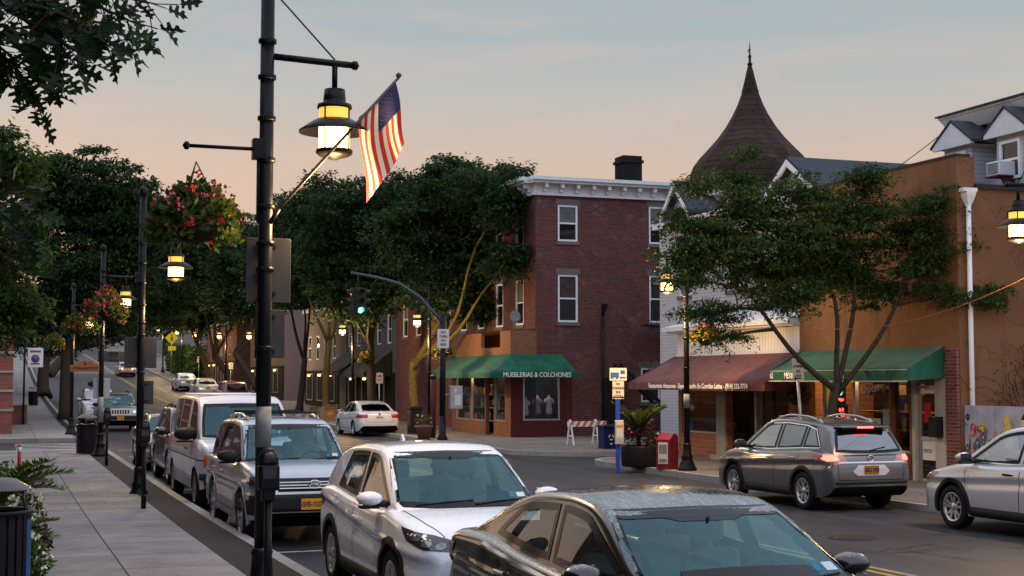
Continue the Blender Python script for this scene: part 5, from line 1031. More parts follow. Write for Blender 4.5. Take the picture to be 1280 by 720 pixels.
for k in range(420):
    x_, y_ = (r_.uniform(.3, 3.2), r_.uniform(12, 46)) if k < 200 else (r_.uniform(3.4, 3.8), r_.uniform(14, 46)) if k < 290 else (r_.uniform(15.5, 19), r_.uniform(20, 38)) if k < 360 else (r_.uniform(4, 15.5), r_.uniform(10, 60)); z_ = (.152 if x_ < 3.2 else (.152 if x_ > 15.85 else .006)); quadleaf(m, V((x_, y_, z_+.004)), V((r_.uniform(-1, 1), r_.uniform(-1, 1), .1)), V((0, 0, 1)), r_.uniform(.03, .07), r_.uniform(.02, .045), fold=.006)
tag(m.build('fallen_leaves', mat('dry_leaf', (.08, .055, .025), .8, var=.5, scale=3)), 'scattered dry leaves on the pavement and along the kerb', 'leaves', kind='stuff')
# ================================================================ trees
import numpy as np
M_bark = mat('bark', (.05, .04, .03), .9, var=.35, scale=9, bump=1., bscale=22)
M_barkl = mat('bark_lamplit', (.13, .10, .03), .9, var=.35, scale=9, bump=1., bscale=18)  # yellower copy of the bark, lamp light put into the colour
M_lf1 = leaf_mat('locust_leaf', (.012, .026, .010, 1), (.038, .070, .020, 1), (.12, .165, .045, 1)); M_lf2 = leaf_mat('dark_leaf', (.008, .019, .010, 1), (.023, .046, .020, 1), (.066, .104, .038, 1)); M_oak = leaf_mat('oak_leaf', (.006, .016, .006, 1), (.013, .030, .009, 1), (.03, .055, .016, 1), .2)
def at(px, py, d):
    """world point seen at photo pixel px, py at the distance d along the view axis"""
    f_ = V((sin(_yaw)*cos(_pt), cos(_yaw)*cos(_pt), sin(_pt))); r0 = V((cos(_yaw), -sin(_yaw), 0)); u0 = r0.cross(f_)
    return V((0, 0, 2.4))+(f_+r0*((px-640)/1778)-u0*((py-360)/1778))*d
def leaves_mesh(name, C_, D_, U_, ln, wd, mt, par, clip=None):
    """many diamond leaves: centres, directions, rough normals, lengths, widths"""
    n = len(C_); D_ = D_/np.linalg.norm(D_, axis=1, keepdims=True); S_ = np.cross(D_, U_); S_ /= np.maximum(np.linalg.norm(S_, axis=1, keepdims=True), 1e-6); Nn = np.cross(S_, D_)
    ln = ln[:, None]; wd = wd[:, None]
    a = C_; b_ = C_+D_*ln*.45+S_*wd*.5+Nn*wd*.15; c = C_+D_*ln-Nn*ln*.12; e = C_+D_*ln*.45-S_*wd*.5+Nn*wd*.15
    vs = np.stack([a, b_, c, e], 1).reshape(-1, 3); me = bpy.data.meshes.new(name); me.vertices.add(4*n); me.loops.add(4*n); me.polygons.add(n)
    me.vertices.foreach_set('co', vs.astype(np.float32).ravel()); me.loops.foreach_set('vertex_index', np.arange(4*n, dtype=np.int32)); me.polygons.foreach_set('loop_start', np.arange(0, 4*n, 4, dtype=np.int32)); me.polygons.foreach_set('loop_total', np.full(n, 4, dtype=np.int32))
    me.materials.append(mt); me.update(calc_edges=True); me.validate(); o = bpy.data.objects.new(name, me); COL.objects.link(o); o.parent = par; return o
def wob(a, c, k, amp, r_):
    pts = []; d = (c-a); l_ = d.length; q = d.normalized(); s_ = q.cross(V((.3, .2, 1))).normalized(); t_ = q.cross(s_); w1, w2 = r_.uniform(-amp, amp), r_.uniform(-amp, amp); w3 = r_.uniform(-amp, amp)*.5
    for i in range(k+1):
        u = i/k; pts.append(a+d*u+(s_*w1+t_*w2)*l_*sin(pi*u)+s_*w3*l_*sin(2*pi*u))
    return pts
def tree(label, base, fork, lobes, seed, leaf, bark, clumps=150, per=90, lsize=.14, lw=.42, tr=.17, cr=.62, nlimb=5, group=None, lean=None, name='street_tree', cat='tree', flat=.45, fill=.55):
    r_ = random.Random(seed); g = np.random.default_rng(seed); base = V(base); t = thing(name, label, cat, base, group=group); fork = V(fork)-base
    L = [(V(c)-base, V(rd)) for c, rd in lobes]
    tot = sum(rd.x*rd.y*rd.z for _, rd in L)**1.; cl = []
    for c, rd in L:
        k = max(4, int(clumps*(rd.x*rd.y*rd.z)**.6/sum((q.x*q.y*q.z)**.6 for _, q in L)))
        for i in range(k):
            d = rdir(r_); q = r_.random()**fill; cl.append(c+V((d.x*rd.x, d.y*rd.y, d.z*rd.z))*q)
    m = MB(); tp = wob(V((0, 0, -.1)), fork, 7, .04, r_); m.tube(tp, [tr*1.5, tr*1.12]+[tr*lerp(1.02, .82, i/5) for i in range(6)], 12)
    m.build('trunk', bark, t)
    # limbs: to each lobe, then a branch to clump groups, a twig to every clump
    m = MB(); ends = []
    for i, (c, rd) in enumerate(L):
        src, r0_ = fork-V((0, 0, r_.uniform(0, .35))), tr*.62*r_.uniform(.75, 1.05)
        if i >= 4:
            src, r0_ = min(ends, key=lambda e: (e[0]-c).length+1.2*max(0, e[0].z-(c.z-rd.z*.5))-.35*(e[0]-fork).length*0); r0_ = max(.022, r0_*.75)
        tgt = c+V((r_.uniform(-.2, .2)*rd.x, r_.uniform(-.2, .2)*rd.y, -rd.z*.25)); p = wob(src, tgt, 8, .10, r_); ra = r0_
        m.tube(p, [lerp(ra, min(.03, ra*.6), (j/8)**.8) for j in range(9)], 8); ends += [(q, lerp(ra, .03, j/8)) for j, q in enumerate(p) if j >= 3]
    mids = []
    for c in cl[::4]:
        o, ra = min(ends, key=lambda e: (e[0]-c).length+.3*max(0, e[0].z-c.z)); p = wob(o, c, 5, .12, r_); m.tube(p, [lerp(min(ra*.6, .045), .012, j/5) for j in range(6)], 5, caps=False); mids += p[1:]
    for c in cl:
        o = min(mids, key=lambda e: (e-c).length_squared) if mids else fork; m.tube(wob(o, c, 3, .15, r_), [.014, .012, .009, .005], 4, caps=False)
    m.build('limbs', bark, t)
    n = len(cl)*per; cc = np.repeat(np.array([tuple(c) for c in cl]), per, 0); s = np.repeat(g.uniform(.6, 1.25, len(cl)), per)*cr
    # every clump is a bunch of drooping sprays: a few rays, leaves strung along each
    ray_ = g.integers(0, 7, n); az_ = np.repeat(g.uniform(0, 6.28, len(cl)), per)+ray_*0.9+g.normal(0, .12, n); q = g.random(n)**.6
    elv = np.repeat(g.normal(.15, .25, len(cl)), per)+g.normal(0, .3, n)*flat
    off = np.stack([np.cos(az_)*q, np.sin(az_)*q, elv*q*1.1-.35*q*q], 1)*s[:, None]+g.normal(0, .07, (n, 3))*s[:, None]
    D_ = np.stack([np.cos(az_), np.sin(az_), -.25*np.ones(n)], 1)+g.normal(0, .6, (n, 3)); U_ = np.tile([0., 0., 1.], (n, 1))+g.normal(0, .55, (n, 3))
    sz = lsize*g.uniform(.6, 1.3, n); leaves_mesh('crown', cc+off, D_, U_, sz, sz*lw, leaf, t); return t
def lob(px, py, rx, ry, d, dz=0., k=1.): 
    c = at(px, py, d+dz); a, b_ = rx*d/1778, ry*d/1778; return (c, (a, a*k if k != 1 else (a+b_)/2, b_))
GT = 'honey locust trees along the right pavement'
tree('leafy honey locust tree in front of the delicatessen', (17.35, 27.3, .15), at(1046, 478, 31.6), [lob(1000, 300, 92, 55, 31.5), lob(900, 305, 52, 46, 31.2), lob(1140, 290, 56, 50, 31.5), lob(1060, 270, 66, 46, 31.8), lob(860, 345, 32, 26, 30.8), lob(852, 278, 26, 22, 31.2), lob(885, 390, 40, 20, 31.5, .5), lob(922, 228, 30, 30, 31.5), lob(928, 196, 12, 16, 31.5), lob(1085, 225, 34, 22, 31.5), lob(1180, 250, 28, 22, 31.2), lob(1165, 330, 44, 20, 31.2), lob(1200, 368, 50, 18, 31.0), lob(1190, 300, 30, 26, 31.3), lob(1225, 372, 36, 14, 30.8), lob(985, 372, 66, 26, 31.0), lob(1100, 362, 46, 24, 32), lob(905, 420, 22, 12, 31), lob(1240, 366, 24, 10, 31), lob(1000, 240, 40, 22, 31.5), lob(870, 230, 22, 16, 31.3), lob(960, 340, 80, 36, 31.6), lob(1050, 330, 80, 40, 32), lob(870, 310, 45, 40, 31), lob(940, 262, 50, 34, 31.5)], 5, M_lf1, M_bark, clumps=700, per=150, lsize=.092, lw=.42, tr=.12, cr=.42, fill=.75, group=GT)
tree('honey locust tree with a lamp lit trunk before the brick building', (16.95, 59.7, .15), at(517, 452, 61.6), [lob(580, 250, 68, 46, 63), lob(628, 250, 36, 46, 63, 1), lob(632, 325, 20, 36, 58), lob(630, 250, 20, 40, 58), lob(645, 214, 9, 8, 58), lob(605, 240, 44, 36, 60), lob(560, 215, 40, 22, 63), lob(520, 285, 52, 50, 62), lob(590, 320, 60, 45, 62.5), lob(545, 360, 42, 36, 61), lob(600, 380, 34, 18, 62), lob(620, 340, 30, 34, 64)], 6, M_lf2, M_barkl, clumps=560, per=130, lsize=.21, tr=.2, cr=.8, group=GT)
tree('honey locust tree with a dark forked trunk beside the white sedan', (17.3, 68.8, gl(68.8)), at(463, 432, 70.8), [lob(455, 262, 66, 42, 71), lob(425, 320, 52, 48, 71), lob(495, 325, 44, 46, 72), lob(455, 365, 60, 36, 70), lob(500, 250, 40, 40, 73)], 7, M_lf2, M_bark, clumps=420, per=120, lsize=.24, tr=.24, cr=.85, group=GT)
tree('honey locust tree with a slender yellowish trunk behind the black awnings', (17.2, 78, gl(78)), at(411, 425, 79.6), [lob(400, 262, 46, 42, 80), lob(385, 320, 42, 50, 80), lob(420, 350, 36, 36, 81)], 8, M_lf2, M_barkl, clumps=300, per=110, lsize=.26, tr=.2, cr=.9, group=GT)
tree('honey locust tree forking low before the beige building', (17.2, 86, gl(86)), at(381, 448, 87.5), [lob(360, 285, 36, 48, 88), lob(345, 330, 36, 50, 88), lob(378, 350, 34, 40, 87)], 9, M_lf2, M_bark, clumps=260, per=110, lsize=.28, tr=.2, cr=.95, group=GT)
tree('street tree with a leaning lamp lit trunk far up the right side', (16.9, 121, gl(121)), at(246, 428, 122), [lob(265, 370, 46, 40, 122), lob(235, 385, 36, 30, 122), lob(285, 345, 46, 40, 124)], 10, M_lf2, M_barkl, clumps=190, per=110, lsize=.38, tr=.24, cr=1.3, group=GT)
tree('street tree with twin dark limbs behind the silver sedan', (18.5, 116, gl(116)), at(268, 445, 116), [lob(285, 320, 50, 44, 116), lob(235, 298, 46, 42, 118), lob(270, 278, 44, 30, 118), lob(312, 300, 40, 36, 118), lob(315, 345, 40, 44, 116), lob(265, 345, 40, 40, 116)], 12, M_lf2, M_bark, clumps=380, per=110, lsize=.36, tr=.3, cr=1.2, group=GT)
tree('street tree standing behind the dark parked suv', (18.3, 104, gl(104)), at(293, 440, 104.5), [lob(305, 370, 40, 36, 105), lob(330, 330, 40, 50, 105), lob(300, 330, 36, 40, 106)], 13, M_lf2, M_bark, clumps=190, per=110, lsize=.34, tr=.28, cr=1.1, group=GT)
GB = 'big trees over the left pavement'
tree('broad dark tree arching over the left pavement beyond the crossing', (3.35, 79, gl(79)), at(83, 425, 76), [lob(110, 240, 75, 55, 77), lob(55, 250, 45, 60, 76), lob(150, 290, 65, 60, 78), lob(70, 330, 55, 50, 75), lob(120, 360, 70, 45, 77), lob(175, 250, 34, 30, 79), lob(60, 400, 45, 32, 76)], 14, M_lf2, M_bark, clumps=640, per=120, lsize=.28, tr=.30, cr=1.0, group=GB, name='broad_tree')
tree('tall dark tree farther up behind the broad left tree', (3.2, 112, gl(112)), at(57, 428, 109), [lob(170, 320, 50, 60, 112), lob(215, 290, 40, 50, 112), lob(120, 380, 60, 45, 110), lob(60, 420, 45, 25, 110), lob(200, 370, 45, 45, 112)], 15, M_lf2, M_bark, clumps=360, per=110, lsize=.38, tr=.42, cr=1.4, group=GB, name='broad_tree')
tree('third dark tree at the far end of the left pavement', (4.5, 150, gl(150)), at(100, 430, 147), [lob(160, 400, 36, 26, 147), lob(215, 380, 36, 36, 147), lob(185, 350, 45, 40, 150), lob(100, 415, 30, 22, 147)], 16, M_lf2, M_bark, clumps=130, per=90, lsize=.4, tr=.5, cr=1.8, group=GB, name='broad_tree')
tree('bright green leafy tree at the near left edge of the pavement', (-1.2, 31.5, .15), at(-40, 400, 30), [lob(-5, 205, 45, 48, 30), lob(0, 300, 42, 48, 29), lob(-5, 385, 45, 40, 29), lob(-60, 280, 60, 90, 30)], 17, M_lf1, M_bark, clumps=330, per=130, lsize=.15, tr=.2, cr=.55, group=None, name='leafy_tree')
GF = 'far trees on the rising ground'
for k, (x, y, h, w_) in enumerate(((24, 150, 9, 5), (30, 175, 11, 6), (22, 205, 10, 6), (10, 235, 11, 7), (0, 220, 11, 7), (-6, 180, 12, 6), (36, 140, 11, 6), (40, 210, 13, 8), (18, 250, 10, 7))):
    z = gz(y); tree('far %s tree on the rising ground %s' % (('rounded', 'broad', 'tall')[k % 3], ('right of the upper street', 'beyond the end of the street')[k in (3, 4, 5, 8)]), (x, y, z), (x, y, z+h*.3), [((x, y, z+h*.55), (w_*.7, w_*.7, h*.3)), ((x+w_*.3, y, z+h*.75), (w_*.5, w_*.5, h*.22)), ((x-w_*.35, y, z+h*.5), (w_*.5, w_*.5, h*.22))], 40+k, M_lf2, M_bark, clumps=45, per=80, lsize=.6, tr=.3, cr=2.0, group=GF, name='far_tree')
# clipped hedge beside the upper street
t = thing('hedge', 'clipped dark hedge on the right side of the upper street', 'hedge', (18.6, 140, gz(140))); g = np.random.default_rng(3); n = 9000
P_ = np.stack([g.uniform(-.9, .9, n), g.uniform(0, 22, n), g.uniform(.1, 3.0, n)], 1); P_[:, 2] += np.interp(P_[:, 1]+140, [p[0] for p in GP], [p[1] for p in GP])-gz(140); P_[:, 0] = np.where(g.random(n) < .6, -.9+g.normal(0, .15, n), P_[:, 0])
leaves_mesh('foliage', P_, g.normal(0, 1, (n, 3)), g.normal(0, 1, (n, 3)), np.full(n, .4), np.full(n, .26), M_lf1, t)
# ---- oak whose branch hangs into the picture at the upper left
OUT = [(0, 0), (.03, .14), (.20, .13), (.26, .22), (.10, .27), (.09, .36), (.34, .40), (.40, .52), (.30, .53), (.12, .50), (.10, .60), (.27, .70), (.25, .80), (.12, .74), (.10, .84), (.0, 1.0)]
def oakleaf(mb, c, d, up, ln):
    d = d.normalized(); s = d.cross(up).normalized(); n_ = s.cross(d); rt = [c+d*y*ln+s*x*ln+n_*abs(x)*ln*.25 for x, y in OUT]; lf = [c+d*y*ln-s*x*ln+n_*abs(x)*ln*.25 for x, y in OUT]
    k = len(OUT); vs = rt+lf; fs = []
    mid = [c+d*y*ln for x, y in OUT]; vs += mid
    for i in range(k-1): fs += [(2*k+i, i, i+1, 2*k+i+1), (2*k+i, 2*k+i+1, k+i+1, k+i)]
    mb.add(vs, fs)
r_ = random.Random(8); t = thing('oak_tree', 'oak tree whose lobed leaves hang into the upper left corner', 'tree', (-2.4, 6.5, .15)); B0 = t.location
m = MB(); m.tube([(0, 0, -.1), (0, 0, .5), (.05, .1, 2.4), (.0, .2, 5.2)], [.34, .26, .21, .14], 14); m.build('trunk', M_bark, t)
m = MB(); mo = MB()
def twig(a, c, n, ln, k=8, spread=.22):
    a, c = V(a)-B0, V(c)-B0; p = wob(a, c, k, .06, r_); m.tube(p, [lerp(.02, .004, j/k) for j in range(k+1)], 6)
    for i in range(n):
        u = r_.random()**.7; q = a.lerp(c, u); j = min(k-1, int(u*k)); q = p[j].lerp(p[j+1], u*k-j); dd = (c-a).normalized()*.7+rdir(r_)*.9+V((0, 0, -.35)); st = q+dd.normalized()*r_.uniform(.03, spread); m.tube([q, st], .003, 4, caps=False); oakleaf(mo, st, dd+rdir(r_)*.4, V((r_.uniform(-.6, .6), r_.uniform(-1, .2), r_.uniform(.1, 1))), ln*r_.uniform(.7, 1.15))
hub = at(-90, -40, 7.2)
m.tube([V((0, 0, 4.6)), (V((0, 0, 4.6))+(hub-B0))*.5+V((0, 0, .1)), hub-B0], [.09, .06, .035], 8)
for a, c, n in (((-80, -40), (150, 35), 46), ((-60, -30), (195, 5), 40), ((40, 0), (110, 72), 26), ((-60, -20), (75, 60), 34), ((-80, -10), (45, 112), 34), ((-80, 10), (20, 75), 30), ((-60, -50), (120, -20), 30), ((20, 10), (140, 55), 24), ((-70, -30), (170, 30), 20)):
    twig(at(*a, r_.uniform(6.8, 7.6)), at(*c, r_.uniform(6.6, 7.5)), n, .155)
hub2 = at(-90, 240, 8.5); m.tube([V((0, 0, 3.0)), hub2-B0], [.07, .03], 8)
for a, c, n in (((-80, 240), (30, 270), 26), ((-80, 260), (42, 300), 26), ((-60, 230), (15, 235), 20), ((-80, 270), (20, 335), 22)): twig(at(*a, r_.uniform(8, 9)), at(*c, r_.uniform(8, 9)), n, .15)
g = np.random.default_rng(12); cs, rs_ = [(-4.6, 9, 8.4), (-3.6, 15.5, 8.2), (-5, 3, 8.5), (-3.8, 21, 7.6)], (3.0, 2.9, 3.2, 2.6)
Q_ = []
for c_, q_ in zip(cs, rs_):
    for k in range(70):
        d = rdir(r_); o_ = V(c_)+V((d.x*q_, d.y*q_*1.2, d.z*q_*.8))*r_.random()**.4-B0
        Q_.append(np.array(tuple(o_))+g.normal(0, .38, (60, 3)))
    m.tube(wob(V((.0, .2, 4.2)), V(c_)-B0, 6, .08, r_), [.12, .1, .08, .06, .05, .04, .03], 7)
Q_ = np.concatenate(Q_); Q_ = Q_[Q_[:, 0]+B0.x < -.45]; n = len(Q_)
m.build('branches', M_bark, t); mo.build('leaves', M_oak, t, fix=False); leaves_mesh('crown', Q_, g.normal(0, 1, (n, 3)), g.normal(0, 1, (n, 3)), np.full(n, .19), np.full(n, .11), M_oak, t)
# ================================================================ cars
def pchip(pts):
    xs = [p[0] for p in pts]; ys = [p[1] for p in pts]; n = len(xs)
    h = [xs[i+1]-xs[i] for i in range(n-1)]; dl = [(ys[i+1]-ys[i])/h[i] for i in range(n-1)]; d = [0.]*n
    for i in range(1, n-1):
        if dl[i-1]*dl[i] > 0: w1 = 2*h[i]+h[i-1]; w2 = h[i]+2*h[i-1]; d[i] = (w1+w2)/(w1/dl[i-1]+w2/dl[i])
    d[0] = dl[0]; d[-1] = dl[-1]
    def f(x):
        if x <= xs[0]: return ys[0]
        if x >= xs[-1]: return ys[-1]
        i = 0
        while xs[i+1] < x: i += 1
        t = (x-xs[i])/h[i]
        return ys[i]*(1+2*t)*(1-t)**2+h[i]*d[i]*t*(1-t)**2+ys[i+1]*t*t*(3-2*t)+h[i]*d[i+1]*t*t*(t-1)
    return f
M_tyre = mat('tyre_rubber', (.014, .014, .015), .8, var=.2, scale=14); M_alloy = mat('alloy_rim', (.52, .53, .55), .3, .85, var=.1, scale=9); M_rimd = mat('dark_wheel_well', (.008, .008, .009), .9, var=0)
M_frit = mat('black_frit', (.010, .011, .013), .12, var=0); M_seam = mat('panel_gap', (.006, .006, .007), .8, var=0); M_clad = mat('black_plastic', (.018, .018, .02), .6, var=.15, scale=12); M_chrome = mat('chrome', (.7, .7, .72), .12, 1.0, var=0)
M_wind = glass_mat('windscreen_glass', (.60, .86, .90), refl=.03, rough=.02, dust=.035, dust_sheen_col=(.07, .32, .40), gcol=(.60, .95, 1.0)); M_sideg = glass_mat('car_side_glass', (.55, .64, .62), refl=.04, rough=.02, dust=.03); M_darkg = glass_mat('tinted_glass', (.06, .07, .07), refl=.05, rough=.02)  # windscreen film coloured teal to imitate reflected sky
M_seat = mat('car_seat', (.20, .195, .185), .8, var=.15, scale=12); M_seatb = mat('car_seat_beige', (.16, .14, .115), .8, var=.15, scale=12); M_dash = mat('dashboard', (.018, .018, .02), .7, var=.1)
M_lens = mat('lamp_lens', (.20, .21, .22), .08, .6, var=.55, scale=26, spec=.9, detail=2); M_lensd = mat('dark_lamp_lens', (.035, .036, .04), .08, .2, var=.5, scale=26, spec=.9); M_refl = mat('lamp_reflector', (.8, .8, .8), .1, .9, var=.2, scale=30); M_amb = mat('amber_lens', (.6, .17, .015), .15, var=.2, scale=30)
M_tail = mat('red_lens', (.30, .012, .015), .1, var=.25, scale=25, spec=.8); M_taile = emis('lit_brake_lens', (1, .10, .07), 6.0, (.4, .02, .02)); M_tailw = mat('clear_red_lens', (.42, .22, .22), .1, .2, var=.4, scale=30); M_plate = mat('gold_plate', (.62, .30, .02), .5, var=.06); M_platew = mat('white_plate', (.6, .6, .6), .5, var=.06); M_pink = MC['pink_petal']; M_pltx = mat('plate_letter', (.02, .025, .07), .5, var=0); M_tags = mat('windscreen_sticker', (.55, .65, .66), .5, var=.2, scale=40); M_tagb = mat('blue_sticker', (.02, .18, .35), .5, var=0)
def wheel(par, x, y, R_, wd, side, rim, spokes=5, dual=True):
    t = bpy.data.objects.new('wheel', None); COL.objects.link(t); t.parent = par; t.location = (x, y, R_); t.empty_display_size = .1
    h = wd/2; m = MB(); rr_ = R_*.66
    m.lathe([(rr_, -h*.9), (rr_+.03, -h), (R_*.90, -h), (R_*.975, -h*.82), (R_, -h*.55), (R_, h*.55), (R_*.975, h*.82), (R_*.90, h), (rr_+.03, h), (rr_, h*.9), (rr_-.01, h*.4), (rr_-.01, -h*.4), (rr_, -h*.9)], n=36, axis='y', cap=False); m.build('tyre', M_tyre, t)
    s = side; m = MB(); f = s*h*.72
    m.lathe([(rr_+.004, s*h*.95), (rr_-.012, s*h*.98), (rr_-.03, s*h*.8), (rr_-.035, 0)], n=36, axis='y', cap=False); m.lathe([(.0, f+s*.012), (.055, f+s*.01), (.075, f-s*.01)], n=16, axis='y')
    for k in range(spokes):
        for dv in ((-.16, .16) if dual else (0,)):
            a = 2*pi*k/spokes+dv+.3; a2 = 2*pi*k/spokes+dv*1.6+.3; w0, w1 = (.026, .020) if dual else (.045, .035)
            c0 = V((cos(a), 0, sin(a)))*.05; c1 = V((cos(a2), 0, sin(a2)))*(rr_-.02); sd = V((-sin(a2), 0, cos(a2)))
            m.prism([c0+sd*w0+V((0, f, 0)), c0-sd*w0+V((0, f, 0)), c1-sd*w1+V((0, f+s*.015, 0)), c1+sd*w1+V((0, f+s*.015, 0))], (0, -s*.03, 0))
    m.build('rim', rim, t); m = MB(); m.lathe([(0, f-s*.06), (rr_-.03, f-s*.06)], n=24, axis='y'); m.lathe([(.05, f-s*.05), (.13, f-s*.05)], n=16, axis='y'); m.build('brake', M_rimd, t)
    return t
class Car:
    def __init__(s, sp, label, group, pm, x, y, facing, hi=True, **kw):
        s.sp = sp; s.__dict__.update({'sh': .10, 'bow': .10, 'crown': .02, 'yrt': 0., 'crease': None, 'glass': M_wind, 'sg': M_sideg, 'rg': M_sideg, 'rim': M_alloy, 'spokes': 5, 'dual': True, 'clad': False, 'seat': M_seat, 'tumb': .055}); s.__dict__.update(sp); s.__dict__.update(kw)
        s.hi = hi; s.pm = pm; s.t = thing(kw.get('name', 'parked_car'), label, kw.get('cat', 'car'), (x, y, gz(y)), R(-90) if facing < 0 else R(90), group)
        if gz(y+1)-gz(y-1) > .02: s.t.rotation_euler[1] = -math.atan((gz(y+1)-gz(y-1))/2)*(1 if facing > 0 else -1)
        s.ft = pchip(s.top); s.fb = pchip(s.bot); s.fp = pchip(s.plan); s.fr = pchip(s.prof); s.x0, s.x1 = s.prof[0][0], s.prof[-1][0]; s.zr = max(p[1] for p in s.prof)
        s.body(); s.cabin(); s.glazing(); s.wheels()
    def halfw(s, x): return s.W/2*s.fp(x)
    def side(s, x, z):
        w_ = s.halfw(x); zb, zs = s.fb(x), s.ft(x)-s.shr(x); v = min(1.3, max(0, (z-zb)/max(.05, zs-zb)))
        y = w_*(1-s.tumb*max(0, 1-v)**2.2-.035*v**3)
        if s.crease: zc = s.crease[0]+s.crease[1]*x; y += .016*exp(-((z-zc-.03)/.035)**2)-.018*exp(-((z-zc+.06)/.06)**2)
        return y
    def shr(s, x): return min(s.sh, (s.ft(x)-s.fb(x))*.3)
    def stations(s, a, b, st, dens):
        n = max(6, int((b-a)/st)); X_ = [a+(b-a)*i/n for i in range(n+1)]
        for e in dens: X_ += e
        X_ = sorted(set(round(q, 4) for q in X_ if a <= q <= b)); o = [X_[0]]
        for q in X_[1:]:
            if q-o[-1] > .004: o.append(q)
        return o
    def body(s):
        hl = s.L/2; st = .035 if s.hi else .09; ra = s.R+.055
        ends = [hl-d for d in (0, .006, .015, .03, .05, .075, .10, .14, .18)]; dens = [ends, [-q for q in ends]]
        for xw in (s.fw, s.rw): dens.append([xw+ra*cos(pi*k/24) for k in range(25)])
        X_ = s.stations(-hl, hl, st, dens); rows = []; low = []; ns, nd = (18, 9) if s.hi else (8, 5)
        for x in X_:
            zb = s.fb(x); zl = zb
            for xw in (s.fw, s.rw):
                if abs(x-xw) < ra-.001: zl = max(zl, s.R+sqrt(ra*ra-(x-xw)**2))
            zt, sh = s.ft(x), s.shr(x); zs = zt-sh; ys = s.side(x, zs); r_ = []
            for k in range(ns+1): z = lerp(zl, zs, k/ns); r_.append((s.side(x, z), z))
            for k in range(1, 6): a = pi/2*k/5; r_.append((ys-sh*1.3*(1-cos(a)), zs+sh*sin(a)))
            ye = ys-sh*1.3
            for k in range(1, nd): q = 1-k/nd; r_.append((ye*q, zt+s.crown*(1-q*q)))
            r_.append((0, zt+s.crown)); rows.append([(x, a, b) for a, b in r_]+[(x, -a, b) for a, b in r_[-2::-1]]); low.append((x, r_[0][0], zl, zb))
        m = MB(); cab = lambda x, y: s.x0+.12 < x < s.x1-.10 and abs(y) < s.yb-.05
        k = len(rows[0]); m.v = [p for r_ in rows for p in r_]
        for i in range(len(rows)-1):
            for j in range(k-1):
                c = (V(rows[i][j])+V(rows[i+1][j+1]))/2
                if cab(c.x, c.y) and j > ns+4 and j < k-ns-6: continue
                m.f.append((i*k+j, i*k+j+1, (i+1)*k+j+1, (i+1)*k+j)); m.sm.append(True); m.mi.append(0)
        for e in (0, -1): m.add(rows[e], [tuple(range(k))])
        s.bo = m.build('body', s.pm, s.t, autosm=40); me = s.bo.data; s.bvh = BVHTree.FromPolygons([v.co for v in me.vertices], [tuple(p.vertices) for p in me.polygons])
        m = MB(); m.grid([[(x, w_, zl), (x, w_*.72, zl), (x, 0, max(zb, zl-.06)), (x, -w_*.72, zl), (x, -w_, zl)] for x, w_, zl, zb in low], smooth=False); m.bb(s.rw-.2, s.fw+.2, -s.W*.30, s.W*.30, .24, .5); m.build('underbody', M_rimd, s.t)
    def cabin(s):
        X_ = s.stations(s.x0, s.x1, .028 if s.hi else .08, []); rows = []; nsd, nc, ntp = (16, 5, 22) if s.hi else (6, 3, 8)
        xm = (s.x0+s.x1)/2; half = (s.x1-s.x0)/2
        for x in X_:
            zt = s.fr(x); zb = min(s.ft(min(max(x, -s.L/2+.1), s.L/2-.1)), zt)-.035; tap = 1-.10*max(0, (abs(x-xm)/half)-.25)**1.6
            def yy(z): q = max(0, min(1, (z-zb)/(s.zr-zb))); return (s.yb+(s.yr-s.yb)*q**1.12)*tap
            rc = min(.085, (zt-zb)*.45); zs = zt-rc; r_ = []; ysd = yy(zs)
            for k in range(nsd+1): z = lerp(zb, zs, k/nsd); r_.append((yy(z), z))
            for k in range(1, nc+1): a = pi/2*k/nc; r_.append((ysd-rc*1.15*(1-cos(a)), zs+rc*sin(a)))
            ye = ysd-rc*1.15
            for k in range(1, ntp//2+1): q = 1-k/(ntp//2); r_.append((ye*q, zt+.028*(1-q*q)*min(1, (zt-zb)*4)))
            fr = ((x-xm)/half); row = []
            for y, z in r_+[(-a, b) for a, b in r_[-2::-1]]:
                bw = s.bow*(1-(min(1, abs(y)/s.yb))**2)*(max(0, fr)**2-.5*max(0, -fr)**2); row.append(V((x+bw, y, z)))
            rows.append(row)
        s.rows = rows; k = len(rows[0]); vs = [p for r_ in rows for p in r_]; fs = [(i*k+j, i*k+j+1, (i+1)*k+j+1, (i+1)*k+j) for i in range(len(rows)-1) for j in range(k-1)]
        s.cv, s.cf = vs, fs; s.cbvh = BVHTree.FromPolygons(vs, fs); s.cut = []
    def frame(s, view):
        if view == 'front': return V((4, 0, 0)), V((0, 1, 0)), V((0, 0, 1)), V((-1, 0, 0))
        if view == 'rear': return V((-4, 0, 0)), V((0, 1, 0)), V((0, 0, 1)), V((1, 0, 0))
        if view == 'left': return V((0, 3, 0)), V((1, 0, 0)), V((0, 0, 1)), V((0, -1, 0))
        if view == 'right': return V((0, -3, 0)), V((1, 0, 0)), V((0, 0, 1)), V((0, 1, 0))
        if view == 'top': return V((0, 0, 3)), V((1, 0, 0)), V((0, 1, 0)), V((0, 0, -1))
        a = view; d = V((cos(a), sin(a), 0)); cx = (s.L/2-.22)*(1 if cos(a) > 0 else -1); cy = (s.W/2-.14)*(1 if sin(a) > 0 else -1); return V((cx, cy, 0))+d*3, V((sin(a), -cos(a), 0)), V((0, 0, 1)), -d
    def proj(s, bvh, view, p, off):
        o, u, v, d = s.frame(view); q = o+u*p[0]+v*p[1]; h = bvh.ray_cast(q, d)
        if h[0] is None:
            n = bvh.find_nearest(q+d*3)
            return n[0]-d*off
        return h[0]-d*off
